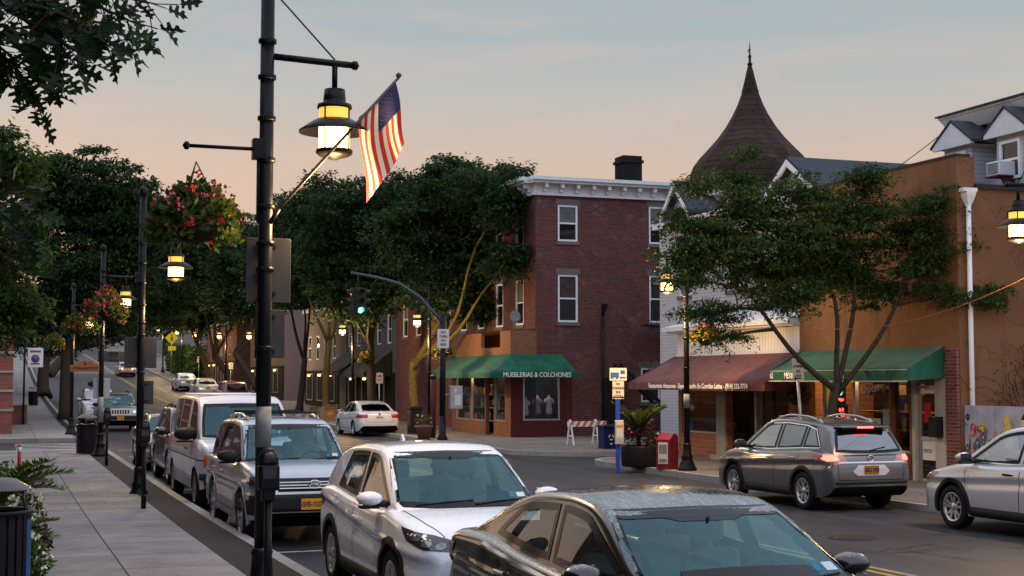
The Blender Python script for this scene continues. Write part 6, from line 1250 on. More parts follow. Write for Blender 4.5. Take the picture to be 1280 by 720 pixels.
    def patch(s, poly, view, mt, name, off=.004, bvh=None, par=None, step=.07, th=.0, keep=True):
        """polygon drawn in a side/front view and wrapped onto the car's skin"""
        bvh = bvh or s.bvh; b = bmesh.new(); f = b.faces.new([b.verts.new((p[0], p[1], 0)) for p in poly])
        xs = [p[0] for p in poly]; ys = [p[1] for p in poly]
        if s.hi:
            for ax, lo, hi_ in ((0, min(xs), max(xs)), (1, min(ys), max(ys))):
                n = int((hi_-lo)/step)
                for i in range(1, n+1):
                    co = [0, 0, 0]; co[ax] = lo+(hi_-lo)*i/(n+1); no = [0, 0, 0]; no[ax] = 1
                    bmesh.ops.bisect_plane(b, geom=list(b.verts)+list(b.edges)+list(b.faces), plane_co=co, plane_no=no)
        b.verts.index_update(); vs = [s.proj(bvh, view, (v.co.x, v.co.y), off) for v in b.verts]; fs = [tuple(v.index for v in f.verts) for f in b.faces]
        m = MB(); m.add(vs, fs, True)
        if th:
            d = s.frame(view)[3]*th
            for e in b.edges:
                if len(e.link_faces) == 1: a, c = e.verts[0].index, e.verts[1].index; m.add([vs[a], vs[c], vs[c]+d, vs[a]+d], [(0, 1, 2, 3)])
        b.free()
        return m.build(name, mt, par or s.t) if keep else m
    def both(s, poly, view, mt, name, **k):
        """the same patch on both sides of the car"""
        r_ = [s.patch(poly, view, mt, name, **k)]
        v2 = {'left': 'right', 'right': 'left'}.get(view, view if isinstance(view, str) else -view); p2 = poly if v2 in ('left', 'right') else [(-a, b) if view != 'top' else (a, -b) for a, b in poly]
        return r_+[s.patch(p2, v2, mt, name, **k)]
    def line(s, pts, view, w_, mt=None, name='door_gap', bvh=None, off=.003, m=None):
        """thin ribbon along a polyline on the skin"""
        P_ = [];
        for a, c in zip(pts, pts[1:]): n = max(1, int(math.dist(a, c)/.06)); P_ += [(lerp(a[0], c[0], i/n), lerp(a[1], c[1], i/n)) for i in range(n)]
        P_.append(pts[-1]); rows = []
        for i, p in enumerate(P_):
            a, c = P_[max(0, i-1)], P_[min(len(P_)-1, i+1)]; l_ = max(1e-6, math.dist(a, c)); nx, ny = -(c[1]-a[1])/l_*w_/2, (c[0]-a[0])/l_*w_/2; rows.append([s.proj(bvh or s.bvh, view, (p[0]+nx, p[1]+ny), off), s.proj(bvh or s.bvh, view, (p[0]-nx, p[1]-ny), off)])
        if m is not None: m.grid(rows); return m
        return MB().grid(rows).build(name, mt or M_seam, s.t)
    def ring(s, poly, view, w_, mt, name, off=.006, bvh=None, out=.012, m=None):
        n = len(poly); P_ = []
        for i in range(n):
            a, c = poly[i], poly[(i+1) % n]; k = max(1, int(math.dist(a, c)/.06)); P_ += [(lerp(a[0], c[0], j/k), lerp(a[1], c[1], j/k)) for j in range(k)]
        n = len(P_); A_ = sum(P_[i-1][0]*P_[i][1]-P_[i][0]*P_[i-1][1] for i in range(n)); sg = 1 if A_ > 0 else -1; rows = []
        for i in range(n):
            a, c = P_[i-1], P_[(i+1) % n]; l_ = max(1e-6, math.dist(a, c)); nx, ny = -(c[1]-a[1])/l_*sg, (c[0]-a[0])/l_*sg
            rows.append([s.proj(bvh or s.bvh, view, (P_[i][0]+nx*q, P_[i][1]+ny*q), off) for q in (-out, w_)])
        rows.append(rows[0])
        if m is not None: m.grid(rows); return m
        return MB().grid(rows).build(name, mt, s.t)
    def sidewin(s, xf0, xf1, xr0, xr1, up=.085, dn=.045):
        n = 7; lo = [(lerp(xr0, xf0, i/n),) for i in range(n+1)]; lo = [(x, s.ft(x)+dn-.01) for x, in lo]; hi_ = [(lerp(xf1, xr1, i/n),) for i in range(n+1)]; hi_ = [(x, max(s.fr(x)-up, s.ft(x)+dn+.03)) for x, in hi_]
        return lo+hi_
    def glazing(s):
        ws, rs = s.ws, s.rs; Wn = []
        def trap(zb, zt, yb, yt, e=.02): return [(-yb, zb), (-yb*.5, zb-e), (0, zb-e*1.3), (yb*.5, zb-e), (yb, zb), (lerp(yb, yt, .5)+.008, (zb+zt)/2), (yt, zt), (0, zt+.012), (-yt, zt), (-lerp(yb, yt, .5)-.008, (zb+zt)/2)]
        Wn.append((trap(*ws), 'front', s.glass, 'windscreen'))
        if rs: Wn.append((trap(*rs), 'rear', s.rg, 'rear_window'))
        for q in s.sw:
            p = s.sidewin(*q)
            for v in ('left', 'right'): Wn.append((p, v, s.sg if q is s.sw[0] else s.rg, 'side_window'))
        if not s.hi:
            M4_ = MB(); M4_.add(s.cv, s.cf, True); M4_.build('cabin', s.pm, s.t, autosm=50)
            for p, v, g, nm in Wn: s.patch(p, v, M_frit, nm, bvh=s.cbvh, off=.012)
            return
        def inside(p, x, y):
            c = False; n = len(p)
            for i in range(n):
                a, b_ = p[i], p[i-1]
                if (a[1] > y) != (b_[1] > y) and x < (b_[0]-a[0])*(y-a[1])/(b_[1]-a[1])+a[0]: c = not c
            return c
        def shrink(p, d):
            n = len(p); A_ = sum(p[i-1][0]*p[i][1]-p[i][0]*p[i-1][1] for i in range(n)); sg = 1 if A_ > 0 else -1; o = []
            for i in range(n): a, c = p[i-1], p[(i+1) % n]; l_ = max(1e-6, math.dist(a, c)); o.append((p[i][0]-(c[1]-a[1])/l_*sg*d, p[i][1]+(c[0]-a[0])/l_*sg*d))
            return o
        keep = []; sh = [(shrink(p, .028), v) for p, v, _, _ in Wn]
        for f in s.cf:
            a = [s.cv[i] for i in f]; c = sum(a, V())/4; n = (a[2]-a[0]).cross(a[3]-a[1]); n = n.normalized() if n.length > 0 else V((0, 0, 1))
            if n.dot(c-V((0, 0, .9))) < 0: n = -n
            k = True
            for p, v in sh:
                q = (c.y, c.z) if v in ('front', 'rear') else (c.x, c.z); d = s.frame(v)[3]
                if n.dot(d) < -.12 and inside(p, *q) and (v in ('front', 'rear') or abs(n.y) > .5) : k = False; break
            if k: keep.append(f)
        m = MB(); m.add(s.cv, keep, True); m.build('cabin', s.pm, s.t, autosm=50)
        m = MB(); cen = V(((s.x0+s.x1)/2, 0, s.zr-.6)); m.add([V((lerp(cen.x, p.x, .985), p.y*.972, p.z-.03)) for p in s.cv], keep, True); m.build('headlining', M_dash if s.seat is M_seat else s.seat, s.t)
        m = MB()
        for p, v, g, nm in Wn: s.ring(p, v, .040, M_frit, '', bvh=s.cbvh, m=m, off=.005)
        m.build('window_surround', M_frit, s.t)
        for p, v, g, nm in Wn: s.patch(p, v, g, nm, bvh=s.cbvh, off=.002, step=.09)
        # seats, dashboard, wheel
        zf = .55; xd = s.x1-.32; zdash = s.ft(s.x1)-.03
        m = MB(); m.poly([(s.x0+.1, -s.yb+.1, zf), (s.x1-.1, -s.yb+.1, zf), (s.x1-.1, s.yb-.1, zf), (s.x0+.1, s.yb-.1, zf)]); m.box((xd+.05, 0, zdash-.16), (.55, s.yb*1.8, .3), bev=.08); m.bb(s.x0+.1, s.xrs-.05, -s.yb+.12, s.yb-.12, zf, s.ft(-1.)-.06); m.build('dashboard', M_dash, s.t)
        for xs_, ys_ in ((s.xfs, .38), (s.xfs, -.38), (s.xrs, .42), (s.xrs, -.42)):
            m = MB(); zh = s.zr-.27; m.box((xs_, ys_, (zf+zh-.12)/2), (.14, .46, zh-.12-zf), ry=-.2, bev=.06); m.box((xs_-.1, ys_, zh), (.10, .27, .19), ry=-.15, bev=.045); m.tube([(xs_-.07, ys_, zh-.2), (xs_-.1, ys_, zh-.05)], .05, 6); m.build('seat', s.seat, s.t)
        m = MB(); c = V((xd-.32, .38, zdash-.02)); m.tube([c+V((.10*sin(a*pi/10)*.6, .185*cos(a*pi/10), .175*sin(a*pi/10)*.9)) for a in range(21)], .014, 6); m.tube([c, c+V((.3, 0, -.12))], .04, 6); m.build('steering_wheel', M_dash, s.t)
        zt = s.ws[1]; p = s.proj(s.cbvh, 'front', (0, zt-.07), 0); m = MB(); m.box(p+V((-.10, 0, -.03)), (.04, .24, .07), bev=.015); m.tube([p+V((-.09, 0, 0)), p+V((-.02, 0, .03))], .012, 6); m.build('rear_view_mirror', M_dash, s.t)
        s.patch([(-.2, zt-.055), (.2, zt-.055), (.42, zt+.0), (-.42, zt+.0)], 'front', M_frit, 'shade_band', bvh=s.cbvh, off=.0055)
        for yy, mt, w_ in ((s.ws[2]*.80, M_tags, .09), (s.ws[2]*.66, M_tagb, .05)): s.patch([(yy-w_/2, s.ws[0]+.05), (yy+w_/2, s.ws[0]+.05), (yy+w_/2, s.ws[0]+.09), (yy-w_/2, s.ws[0]+.09)], 'front', mt, 'windscreen_sticker', bvh=s.cbvh, off=.006)
        for y0_, y1_ in ((.05, .62), (-.55, .05)):
            a = s.proj(s.cbvh, 'front', (y0_, s.ws[0]-.005), .012); b_ = s.proj(s.cbvh, 'front', (y1_, s.ws[0]+.035), .014); m = MB(); m.tube([a, a.lerp(b_, .5)+V((.005, 0, .006)), b_], .009, 5); m.build('wiper', M_frit, s.t)
    def wheels(s):
        for xw in (s.fw, s.rw):
            for sg in (1, -1): wheel(s.t, xw, sg*(s.W/2-.135), s.R, .215, sg, s.rim, s.spokes, s.dual) if s.hi else s.simple_wheel(xw, sg)
        if s.clad:
            ra = s.R+.052
            for xw in (s.fw, s.rw):
                for sg in (1, -1):
                    rows = []; m = MB()
                    for k in range(25):
                        a = lerp(-.16, pi+.16, k/24); row = []
                        for q, o in ((0, -.05), (0, .012), (.055, .016), (.07, .002)): x = xw+(ra+q)*cos(a); z = s.R+(ra+q)*sin(a); row.append((x, sg*(s.side(x, z)+o), z))
                        rows.append(row)
                    m.grid(rows); m.build('wheel_arch_trim', M_clad if s.clad != 'paint' else s.pm, s.t, autosm=50)
            xa, xb = s.rw+ra+.05, s.fw-ra-.05; zb = s.fb(0)
            if s.clad != 'paint': s.both([(xa, zb+.01), (xb, zb+.01), (xb, zb+.15), (xa, zb+.15)], 'left', M_clad, 'sill_trim', off=.008, th=.02)
    def simple_wheel(s, xw, sg):
        m = MB(); m.lathe([(0, -.1), (s.R*.9, -.1), (s.R, -.06), (s.R, .06), (s.R*.9, .1), (0, .1)], (xw, sg*(s.W/2-.13), s.R), n=18, axis='y'); w_ = m.build('wheel', M_tyre, s.t); m = MB(); m.lathe([(0, sg*.104), (s.R*.55, sg*.104), (s.R*.6, sg*.1)], (xw, sg*(s.W/2-.13), s.R), n=14, axis='y'); m.build('rim', s.rim, w_)
    def seams(s, xs, x_hinge=None):
        for v in ('left', 'right'):
            m = MB()
            for pl in xs: s.line(pl, v, .011, m=m)
            m.build('door_gap', M_seam, s.t)
    def handle(s, x, z, mt, ln=.19):
        for sg in (1, -1):
            y = s.side(x, z); m = MB(); m.box((x, sg*(y+.022), z), (ln, .022, .032), bev=.01); m.box((x+ln*.4, sg*(y+.01), z), (.03, .03, .028)); m.box((x-ln*.4, sg*(y+.01), z), (.03, .03, .028)); m.build('door_handle', mt, s.t)
    def mirror(s, x, z, mt, k=1., low=None):
        for sg in (1, -1):
            y = s.yb*.95; m = MB(); c = V((x, sg*(y+.19), z+.02)); m.lathe([(0, .125*k), (.05*k, .12*k), (.09*k, .085*k), (.105*k, .02), (.1*k, -.03*k), (.0, -.03*k)], c, n=16, axis='x', sx=1, sy=1)
            for i in range(len(m.v)): p = m.v[i]; m.v[i] = (p[0], c.y+(p[1]-c.y)*1.28, c.z+(p[2]-c.z)*.70)
            o = m.build('wing_mirror', mt, s.t); m = MB(); m.tube([(x-.02, sg*(y-.02), z-.05), (x-.0, sg*(y+.12), z-.035)], [.035, .025], 8); m.box(c+V((.0, 0, -.085*k)), (.13, .2*k, .03), bev=.012); m.build('mirror_arm', M_clad if low is None else low, o); m = MB(); m.box(c+V((-.034*k, 0, 0)), (.004, .2*k, .12*k)); m.build('mirror_glass', M_chrome, o)
    def plate(s, view, z, txt, mt=None, y=0., off=.012):
        p = s.proj(s.bvh, view, (y, z), off); sg = 1 if view == 'front' else -1; m = MB(); m.box(p, (.012, .31, .155), bev=.004); o = m.build('licence_plate', mt or M_plate, s.t)
        text(txt, .098, M_pltx, o, plane_mw(p+V((sg*.008, 0, -.005)), (0, sg, 0), (0, 0, 1)), sx=.72, bold=.003); return o
    def emblem(s, view, z, kind, r_=.06, y=0., off=.012):
        p = s.proj(s.bvh, view, (y, z), off); m = MB(); ell = lambda a, b_, cz, n=20: [p+V((0, a*cos(k*2*pi/n), cz+b_*sin(k*2*pi/n))) for k in range(n+1)]
        if kind == 'ovals': m.tube(ell(r_*1.35, r_*.9, 0), .010, 6); m.tube(ell(r_*.45, r_*.86, 0), .008, 6); m.tube(ell(r_*.95, r_*.32, r_*.42), .008, 6)
        elif kind == 'ring': m.tube(ell(r_, r_*.9, 0), .011, 6); m.box(p, (.02, r_*2.5, .026))
        else:
            for sg in (-1, 1): m.box(p+V((0, sg*r_*.5, 0)), (.014, .022, r_*1.5), rx=sg*.12)
            m.box(p, (.014, r_*.9, .02)); m.tube([p+V((0, r_*a, r_*b_)) for a, b_ in ((-1.1, .95), (1.1, .95), (.85, -.95), (-.85, -.95), (-1.1, .95))], .007, 5)
        m.build('emblem', M_chrome, s.t)
    def rails(s, xa, xb, y, mt, h=.06):
        for sg in (1, -1):
            z = lambda x: s.cbvh.ray_cast(V((x, sg*y, 3)), V((0, 0, -1)))[0].z
            n = 10; pts = [(lerp(xa, xb, i/n), sg*y, z(lerp(xa, xb, i/n))+h*(min(1, 3.2*min(i, n-i)/n+.05))) for i in range(n+1)]; m = MB(); m.tube(pts, [.018]+[.022]*(n-1)+[.018], 8)
            for q in (xa+.12, (xa+xb)/2, xb-.12): m.box((q, sg*y, z(q)+h*.4), (.09, .035, h))
            m.build('roof_rail', mt, s.t)
def lens_group(c, poly, view, lamp, bits, nm='headlight', th=.03):
    """both lamps of a kind, each with its inner pieces as sub-parts"""
    for o, v, mir in zip(c.both(poly, view, lamp, nm, off=.006, step=.05), (view, {'left': 'right'}.get(view, view if isinstance(view, str) else -view)), (1, -1)):
        for (a, z, r1, r2, mt) in bits:
            q = [(mir*(a+r1*cos(k*pi/7)) if v not in ('left', 'right') else a+r1*cos(k*pi/7), z+r2*sin(k*pi/7)) for k in range(14)]; c.patch(q, v, mt, 'lamp_unit', off=.010, par=o, step=.04)
P_end = lambda L, tail=.80, nose=.74: [(-L/2, tail), (-L/2+.03, tail+.06), (-L/2+.10, .93), (-L/2+.3, .985), (-.5, 1), (.5, 1), (L/2-.75, .99), (L/2-.35, .95), (L/2-.15, .88), (L/2-.05, .80), (L/2, nose)]
HRV = dict(L=4.29, W=1.77, fw=1.285, rw=-1.325, R=.335, sh=.09, top=[(-2.145, .80), (-2.11, .96), (-2.0, 1.05), (-1.5, 1.09), (-.5, 1.04), (.5, 1.01), (1.0, 1.03), (1.4, .985), (1.75, .92), (1.98, .84), (2.08, .76), (2.13, .68), (2.145, .62)], bot=[(-2.145, .50), (-2.05, .34), (-1.8, .25), (0, .22), (1.8, .22), (2.05, .27), (2.145, .40)], plan=P_end(4.29), yb=.80, yr=.62, prof=[(-2.08, 1.0), (-1.95, 1.22), (-1.62, 1.46), (-1.1, 1.57), (-.4, 1.605), (.0, 1.595), (.22, 1.55), (.6, 1.36), (1.12, 1.02)], ws=(1.065, 1.535, .74, .595), rs=(1.10, 1.44, .62, .50), sw=[(.90, .20, -.20, -.22), (-.29, -.31, -1.25, -1.05)], xfs=-.12, xrs=-1.0, clad=True, crease=(.80, -.08))
SED = dict(L=4.93, W=1.85, fw=1.45, rw=-1.35, R=.33, sh=.09, top=[(-2.465, .72), (-2.43, .92), (-2.35, 1.02), (-2.1, 1.065), (-1.6, 1.075), (-.6, 1.01), (.5, .97), (1.15, .985), (1.6, .93), (2.05, .83), (2.3, .74), (2.42, .65), (2.465, .58)], bot=[(-2.465, .46), (-2.3, .30), (-1.9, .22), (0, .20), (1.9, .20), (2.3, .22), (2.465, .36)], plan=P_end(4.93), yb=.81, yr=.635, prof=[(-2.0, 1.07), (-1.65, 1.20), (-1.2, 1.37), (-.75, 1.455), (-.25, 1.475), (.1, 1.455), (.3, 1.41), (.8, 1.18), (1.22, .985)], ws=(1.015, 1.40, .75, .61), rs=(1.11, 1.36, .62, .52), sw=[(1.0, .22, -.18, -.26), (-.27, -.35, -1.38, -1.02)], xfs=-.10, xrs=-.95, crease=(.74, -.04))
RUN = dict(L=4.80, W=1.89, fw=1.50, rw=-1.29, R=.385, sh=.09, top=[(-2.4, .85), (-2.38, 1.02), (-2.25, 1.10), (-1.5, 1.13), (0, 1.12), (.85, 1.13), (1.05, 1.16), (1.6, 1.13), (2.05, 1.06), (2.25, .98), (2.36, .86), (2.4, .74)], bot=[(-2.4, .55), (-2.25, .42), (-1.8, .36), (0, .33), (1.8, .36), (2.2, .40), (2.4, .50)], plan=P_end(4.8, .86, .80), yb=.85, yr=.68, prof=[(-2.37, 1.07), (-2.28, 1.3), (-2.12, 1.62), (-1.7, 1.72), (-.6, 1.75), (-.05, 1.735), (.18, 1.69), (.6, 1.44), (.98, 1.13)], ws=(1.16, 1.665, .775, .635), rs=(1.2, 1.6, .62, .56), sw=[(.82, .16, -.28, -.30), (-.38, -.40, -1.22, -1.22), (-1.32, -1.32, -2.08, -2.0)], xfs=-.15, xrs=-1.05, clad='paint', tumb=.03)
VAN = dict(L=5.4, W=2.0, fw=1.95, rw=-1.55, R=.37, sh=.10, top=[(-2.7, .95), (-2.66, 1.2), (-2.5, 1.3), (-1, 1.32), (1.2, 1.31), (1.85, 1.30), (2.2, 1.245), (2.45, 1.17), (2.58, 1.08), (2.66, .95), (2.7, .80)], bot=[(-2.7, .55), (-2.5, .42), (0, .36), (2.0, .36), (2.5, .40), (2.7, .5)], plan=P_end(5.4, .90, .86), yb=.93, yr=.80, prof=[(-2.66, 1.3), (-2.6, 1.7), (-2.5, 1.98), (-2.2, 2.06), (-1, 2.09), (.7, 2.07), (1.0, 2.03), (1.2, 1.94), (1.55, 1.62), (1.92, 1.30)], ws=(1.34, 1.93, .82, .72), rs=(1.4, 1.9, .7, .62), sw=[(1.55, 1.1, .62, .62), (.25, .25, -.85, -.85), (-1.0, -1.0, -2.2, -2.15)], xfs=.25, xrs=-1.0, tumb=.02, rim=mat('steel_rim', (.3, .3, .3), .5, .5, var=.1), dual=False)
ROG = dict(L=4.63, W=1.84, fw=1.36, rw=-1.345, R=.355, sh=.09, top=[(-2.315, .82), (-2.28, 1.0), (-2.15, 1.10), (-1.5, 1.13), (-.4, 1.07), (.6, 1.04), (1.1, 1.06), (1.6, 1.0), (2.0, .90), (2.2, .8), (2.29, .7), (2.315, .62)], bot=[(-2.315, .48), (-2.2, .36), (-1.9, .27), (0, .23), (1.9, .24), (2.2, .28), (2.315, .40)], plan=P_end(4.63, .86), yb=.83, yr=.60, prof=[(-2.24, 1.05), (-2.12, 1.28), (-1.95, 1.50), (-1.6, 1.62), (-1.0, 1.67), (-.4, 1.685), (.1, 1.66), (.32, 1.60), (.75, 1.36), (1.22, 1.06)], ws=(1.10, 1.59, .75, .57), rs=(1.12, 1.52, .70, .56), sw=[(.98, .30, -.22, -.26), (-.32, -.36, -1.18, -1.20), (-1.26, -1.28, -1.82, -1.50)], xfs=-.1, xrs=-1.0, clad=True, crease=(.84, -.05), sg=glass_mat('bright_side_glass', (.4, .45, .45), refl=.28, rough=.02, dust=.03), rg=glass_mat('dark_rear_glass', (.12, .13, .14), refl=.18, rough=.02))
CRV = dict(ROG, L=4.53, W=1.82, fw=1.345, rw=-1.275, R=.34, top=[(-2.265, .85), (-2.23, 1.0), (-2.1, 1.08), (-1.5, 1.11), (-.4, 1.07), (.6, 1.03), (1.05, 1.045), (1.5, .98), (1.95, .88), (2.15, .80), (2.24, .70), (2.265, .6)], plan=P_end(4.53, .86), prof=[(-2.2, 1.05), (-2.1, 1.28), (-1.95, 1.48), (-1.5, 1.6), (-.8, 1.645), (-.2, 1.645), (.2, 1.60), (.45, 1.52), (.8, 1.32), (1.25, 1.04)], ws=(1.08, 1.54, .74, .57), rs=(1.1, 1.48, .68, .55), sw=[(1.02, .42, -.16, -.2), (-.26, -.30, -1.12, -1.14), (-1.22, -1.24, -1.8, -1.5)], xfs=0., clad=True, tumb=.04)
GL_, GR_ = 'cars parked along the left kerb facing the viewer', 'vehicles along the right kerb facing away'
W_hrv = paint('white_car_paint', (.72, .76, .86), 0, .25, 1., dew=.25, flake=.03); W_blk = paint('black_car_paint', (.009, .008, .007), 0., .2, .7, dew=1., flake=.2); W_sil = paint('silver_car_paint', (.40, .42, .47), .45, .32, 1., dew=.2); W_van = paint('pale_van_paint', (.55, .55, .62), 0, .3, .8, flake=.06); W_gun = paint('gunmetal_car_paint', (.115, .12, .135), .55, .28, 1.); W_slv2 = paint('bright_silver_car_paint', (.50, .51, .55), .3, .3, 1.); W_dk = paint('dark_car_paint', (.022, .023, .028), .2, .25, 1.); W_blu = paint('dark_blue_car_paint', (.03, .04, .06), .3, .25, 1.); W_tan = paint('champagne_car_paint', (.26, .24, .20), .4, .3, 1.); W_wht = paint('plain_white_car_paint', (.6, .61, .66), 0, .28, 1.); W_mrn = paint('maroon_car_paint', (.12, .025, .02), .2, .3, 1.)
def seam_set(c, xf, xb, xr, zb, dz=.0):
    s = []
    for x in (xf, xb, xr): s.append([(x, zb), (x-.02, c.ft(x)-.05)])
    s.append([(xf, zb), (xr, zb)]); c.seams(s)
# --- white compact suv
c = Car(HRV, 'white compact suv parked behind the black sedan', GL_, W_hrv, 4.45, 14.75, -1)
seam_set(c, .98, -.22, -1.05, .36); c.handle(-.05, .86, W_hrv); c.mirror(.82, 1.10, W_hrv)
for sg in (1, -1): c.line([(2.0, sg*.52), (1.7, sg*.62), (1.15, sg*.70)], 'top', .010, name='bonnet_gap')
c.line([(1.1, sg_*.5) for sg_ in (-1.4, 1.4)], 'top', .03, M_frit, 'cowl')
c.patch([(-.46, .70), (-.30, .66), (.30, .66), (.46, .70), (.50, .80), (.30, .785), (-.30, .785), (-.50, .80)], 'front', M_frit, 'grille', off=.008, th=.02); c.patch([(-.44, .755), (.44, .755), (.47, .785), (-.47, .785)], 'front', M_chrome, 'grille_bar', off=.014); c.emblem('front', .73, 'h', .055, off=.02)
c.patch([(-.62, .28), (.62, .28), (.56, .42), (-.56, .42)], 'front', M_clad, 'lower_grille', off=.008)
lens_group(c, [(-.17, .80), (.06, .735), (.34, .715), (.36, .80), (.12, .86), (-.28, .915)], .62, M_lensd, [(.22, .768, .045, .03, M_lens), (.09, .785, .05, .03, M_lens), (-.05, .825, .05, .02, M_lens)]); lens_group(c, [(.28, .40), (.42, .38), (.42, .47), (.28, .48)], .5, M_clad, [(.35, .43, .04, .035, M_refl)], 'fog_light')
c.both([(-2.02, .82), (-1.78, .86), (-1.72, .96), (-2.05, .98)], 'left', M_tail, 'tail_light', off=.008); m = MB(); p = c.cbvh.ray_cast(V((-1.35, 0, 3)), V((0, 0, -1)))[0]; m.prism([p+V((-.09, -.012, -.01)), p+V((.10, -.012, -.01)), p+V((-.05, -.012, .10)), p+V((-.09, -.012, .10))], (0, .024, 0)); m.build('antenna_fin', W_hrv, c.t)
# --- black sedan in front
c = Car(SED, 'black sedan with dew on its roof in the near corner', GL_, W_blk, 4.38, 8.95, -1, crown=.02)
seam_set(c, 1.05, -.22, -1.02, .32); c.handle(-.02, .83, M_chrome); c.handle(-.95, .86, M_chrome); c.mirror(.72, 1.03, W_blk, low=W_blk)
for v in ('left', 'right'): c.line([(1.0, c.ft(1.)-.055), (.0, c.ft(0)-.06), (-1.0, c.ft(-1.)-.055), (-1.45, c.ft(-1.45)-.045)], v, .024, M_chrome, 'window_trim', off=.006)
c.both([(-2.40, .78), (-2.18, .80), (-2.12, .96), (-2.38, 1.0)], 'left', M_tail, 'tail_light', off=.007)
lens_group(c, [(-.2, .66), (.30, .62), (.34, .72), (.05, .78), (-.25, .79)], .6, M_lensd, [(.18, .68, .07, .045, M_refl), (0, .72, .06, .035, M_lens)]); c.patch([(-.40, .60), (.40, .60), (.46, .72), (-.46, .72)], 'front', M_clad, 'grille', off=.008); c.patch([(-.55, .26), (.55, .26), (.5, .40), (-.5, .40)], 'front', M_clad, 'lower_grille', off=.008); c.plate('front', .48, 'FRT 2014')
# --- silver suv with the gold plate
c = Car(RUN, 'silver suv with a gold number plate behind the white compact suv', GL_, W_sil, 4.26, 22.5, -1, crease=(.86, 0))
seam_set(c, .92, -.32, -1.25, .44); c.handle(-.18, .96, W_sil); c.handle(-1.1, .97, W_sil); c.mirror(.72, 1.21, M_clad, 1.15); c.rails(-1.9, .0, .56, M_alu, .07)
zt_ = c.zr+.1
for q in (-.25, -1.5): MB().tube([(q, -.56, zt_), (q, .56, zt_)], .02, 6).build('roof_bar', M_clad, c.t)
c.patch([(-.95, .46), (.95, .46), (.95, .72), (.72, .76), (-.72, .76), (-.95, .72)], 'front', M_clad, 'bumper', off=.03, th=.05); c.patch([(-.52, .80), (.52, .80), (.56, .98), (-.56, .98)], 'front', M_clad, 'grille', off=.012, th=.02)
for z in (.845, .885, .925): c.line([(-.5, z), (.5, z)], 'front', .014, M_alu, 'grille_bar', off=.018)
c.emblem('front', .89, 'ovals', .062, off=.03); lens_group(c, [(-.16, .82), (.10, .80), (.22, .80), (.22, .98), (-.02, 1.0), (-.2, .99)], .50, M_lens, [(.12, .89, .07, .07, M_refl), (-.06, .9, .07, .06, M_lensd)]); lens_group(c, [(.55, .53), (.72, .53), (.72, .66), (.55, .66)], 'front', M_clad, [(.635, .595, .055, .055, M_refl)], 'fog_light'); c.plate('front', .62, 'GVE-1527', y=-.05, off=.045)
for sg in (1, -1): c.line([(2.25, sg*.60), (1.7, sg*.68), (1.05, sg*.74)], 'top', .010, name='bonnet_gap')
c.both([(1.15, .47), (1.95, .47), (2.0, .62), (1.0+.9, .62)][:0] or [(1.93, .46), (2.25, .46), (2.25, .70), (1.96, .66)], 'left', M_clad, 'bumper_corner', off=.012)
# --- pale van
c = Car(VAN, 'pale grey cargo van with amber side lamps behind the silver suv', GL_, W_van, 4.44, 29.1, -1, name='parked_van', cat='van', seat=M_seat, sg=M_darkg, rg=M_darkg)
c.seams([[(1.62, .5), (1.60, 1.25)], [(.58, .5), (.58, 1.28)], [(.58, .5), (1.62, .5)], [(.3, .48), (.3, 1.28)], [(-.9, .48), (-.9, 1.28)]]); c.handle(.75, 1.08, M_clad); c.mirror(1.38, 1.36, M_clad, 1.7)
c.patch([(-.94, .44), (.94, .44), (.94, .68), (-.94, .68)], 'front', M_clad, 'bumper', off=.06, th=.09); c.patch([(-.42, .76), (.42, .76), (.42, 1.04), (-.42, 1.04)], 'front', M_clad, 'grille', off=.012, th=.02); lens_group(c, [(.46, .78), (.74, .78), (.74, 1.02), (.46, 1.02)], 'front', M_clad, [(.60, .90, .11, .085, M_lens), (.60, .9, .07, .06, M_refl)])
c.both([(.765, .80), (.875, .80), (.875, 1.03), (.765, 1.03)], 'front', M_amb, 'side_lamp', off=.012, th=.02); c.line([(-.9, 1.07), (.9, 1.07)], 'front', .012, name='bonnet_gap')
for v in ('left', 'right'): c.line([(2.55, .92), (1.9, .93), (0, .93), (-2.5, .93)], v, .02, M_clad, 'side_strip', off=.006)
m = MB()
for k in range(4): m.tube([(-1.8+k*.75, -.7, 2.11), (-1.8+k*.75, .7, 2.11)], .018, 5)
m.build('roof_rib', W_van, c.t)
# --- dark suv and dark sedan behind the van
c = Car(RUN, 'black suv parked between the pale van and a dark sedan', GL_, W_dk, 4.6, 35.2, -1, clad=False, sg=M_darkg, rg=M_darkg); seam_set(c, .92, -.32, -1.25, .44); c.mirror(.72, 1.2, W_dk, 1.1); c.rails(-1.9, 0, .56, M_clad); lens_group(c, [(-.16, .82), (.22, .80), (.22, .98), (-.2, .99)], .50, M_lens, [(.1, .89, .07, .07, M_refl)]); c.patch([(-.5, .8), (.5, .8), (.54, .97), (-.54, .97)], 'front', M_clad, 'grille', off=.01); c.handle(-.18, .96, W_dk)
c = Car(SED, 'dark blue sedan at the far end of the near left row', GL_, W_blu, 4.55, 40.8, -1); seam_set(c, 1.05, -.22, -1.02, .32); c.mirror(.72, 1.03, W_blu, low=W_blu); c.handle(-.02, .83, W_blu); lens_group(c, [(-.2, .66), (.30, .62), (.34, .72), (.05, .78), (-.25, .79)], .6, M_lens, [(.18, .68, .07, .045, M_refl), (0, .72, .06, .035, M_lens)]); c.patch([(-.40, .58), (.40, .58), (.46, .70), (-.46, .70)], 'front', M_clad, 'grille', off=.008); c.patch([(-.55, .26), (.55, .26), (.5, .40), (-.5, .40)], 'front', M_clad, 'lower_grille', off=.008); lens_group(c, [(.55, .34), (.68, .34), (.68, .44), (.55, .44)], 'front', M_clad, [(.61, .39, .04, .04, M_refl)], 'fog_light')
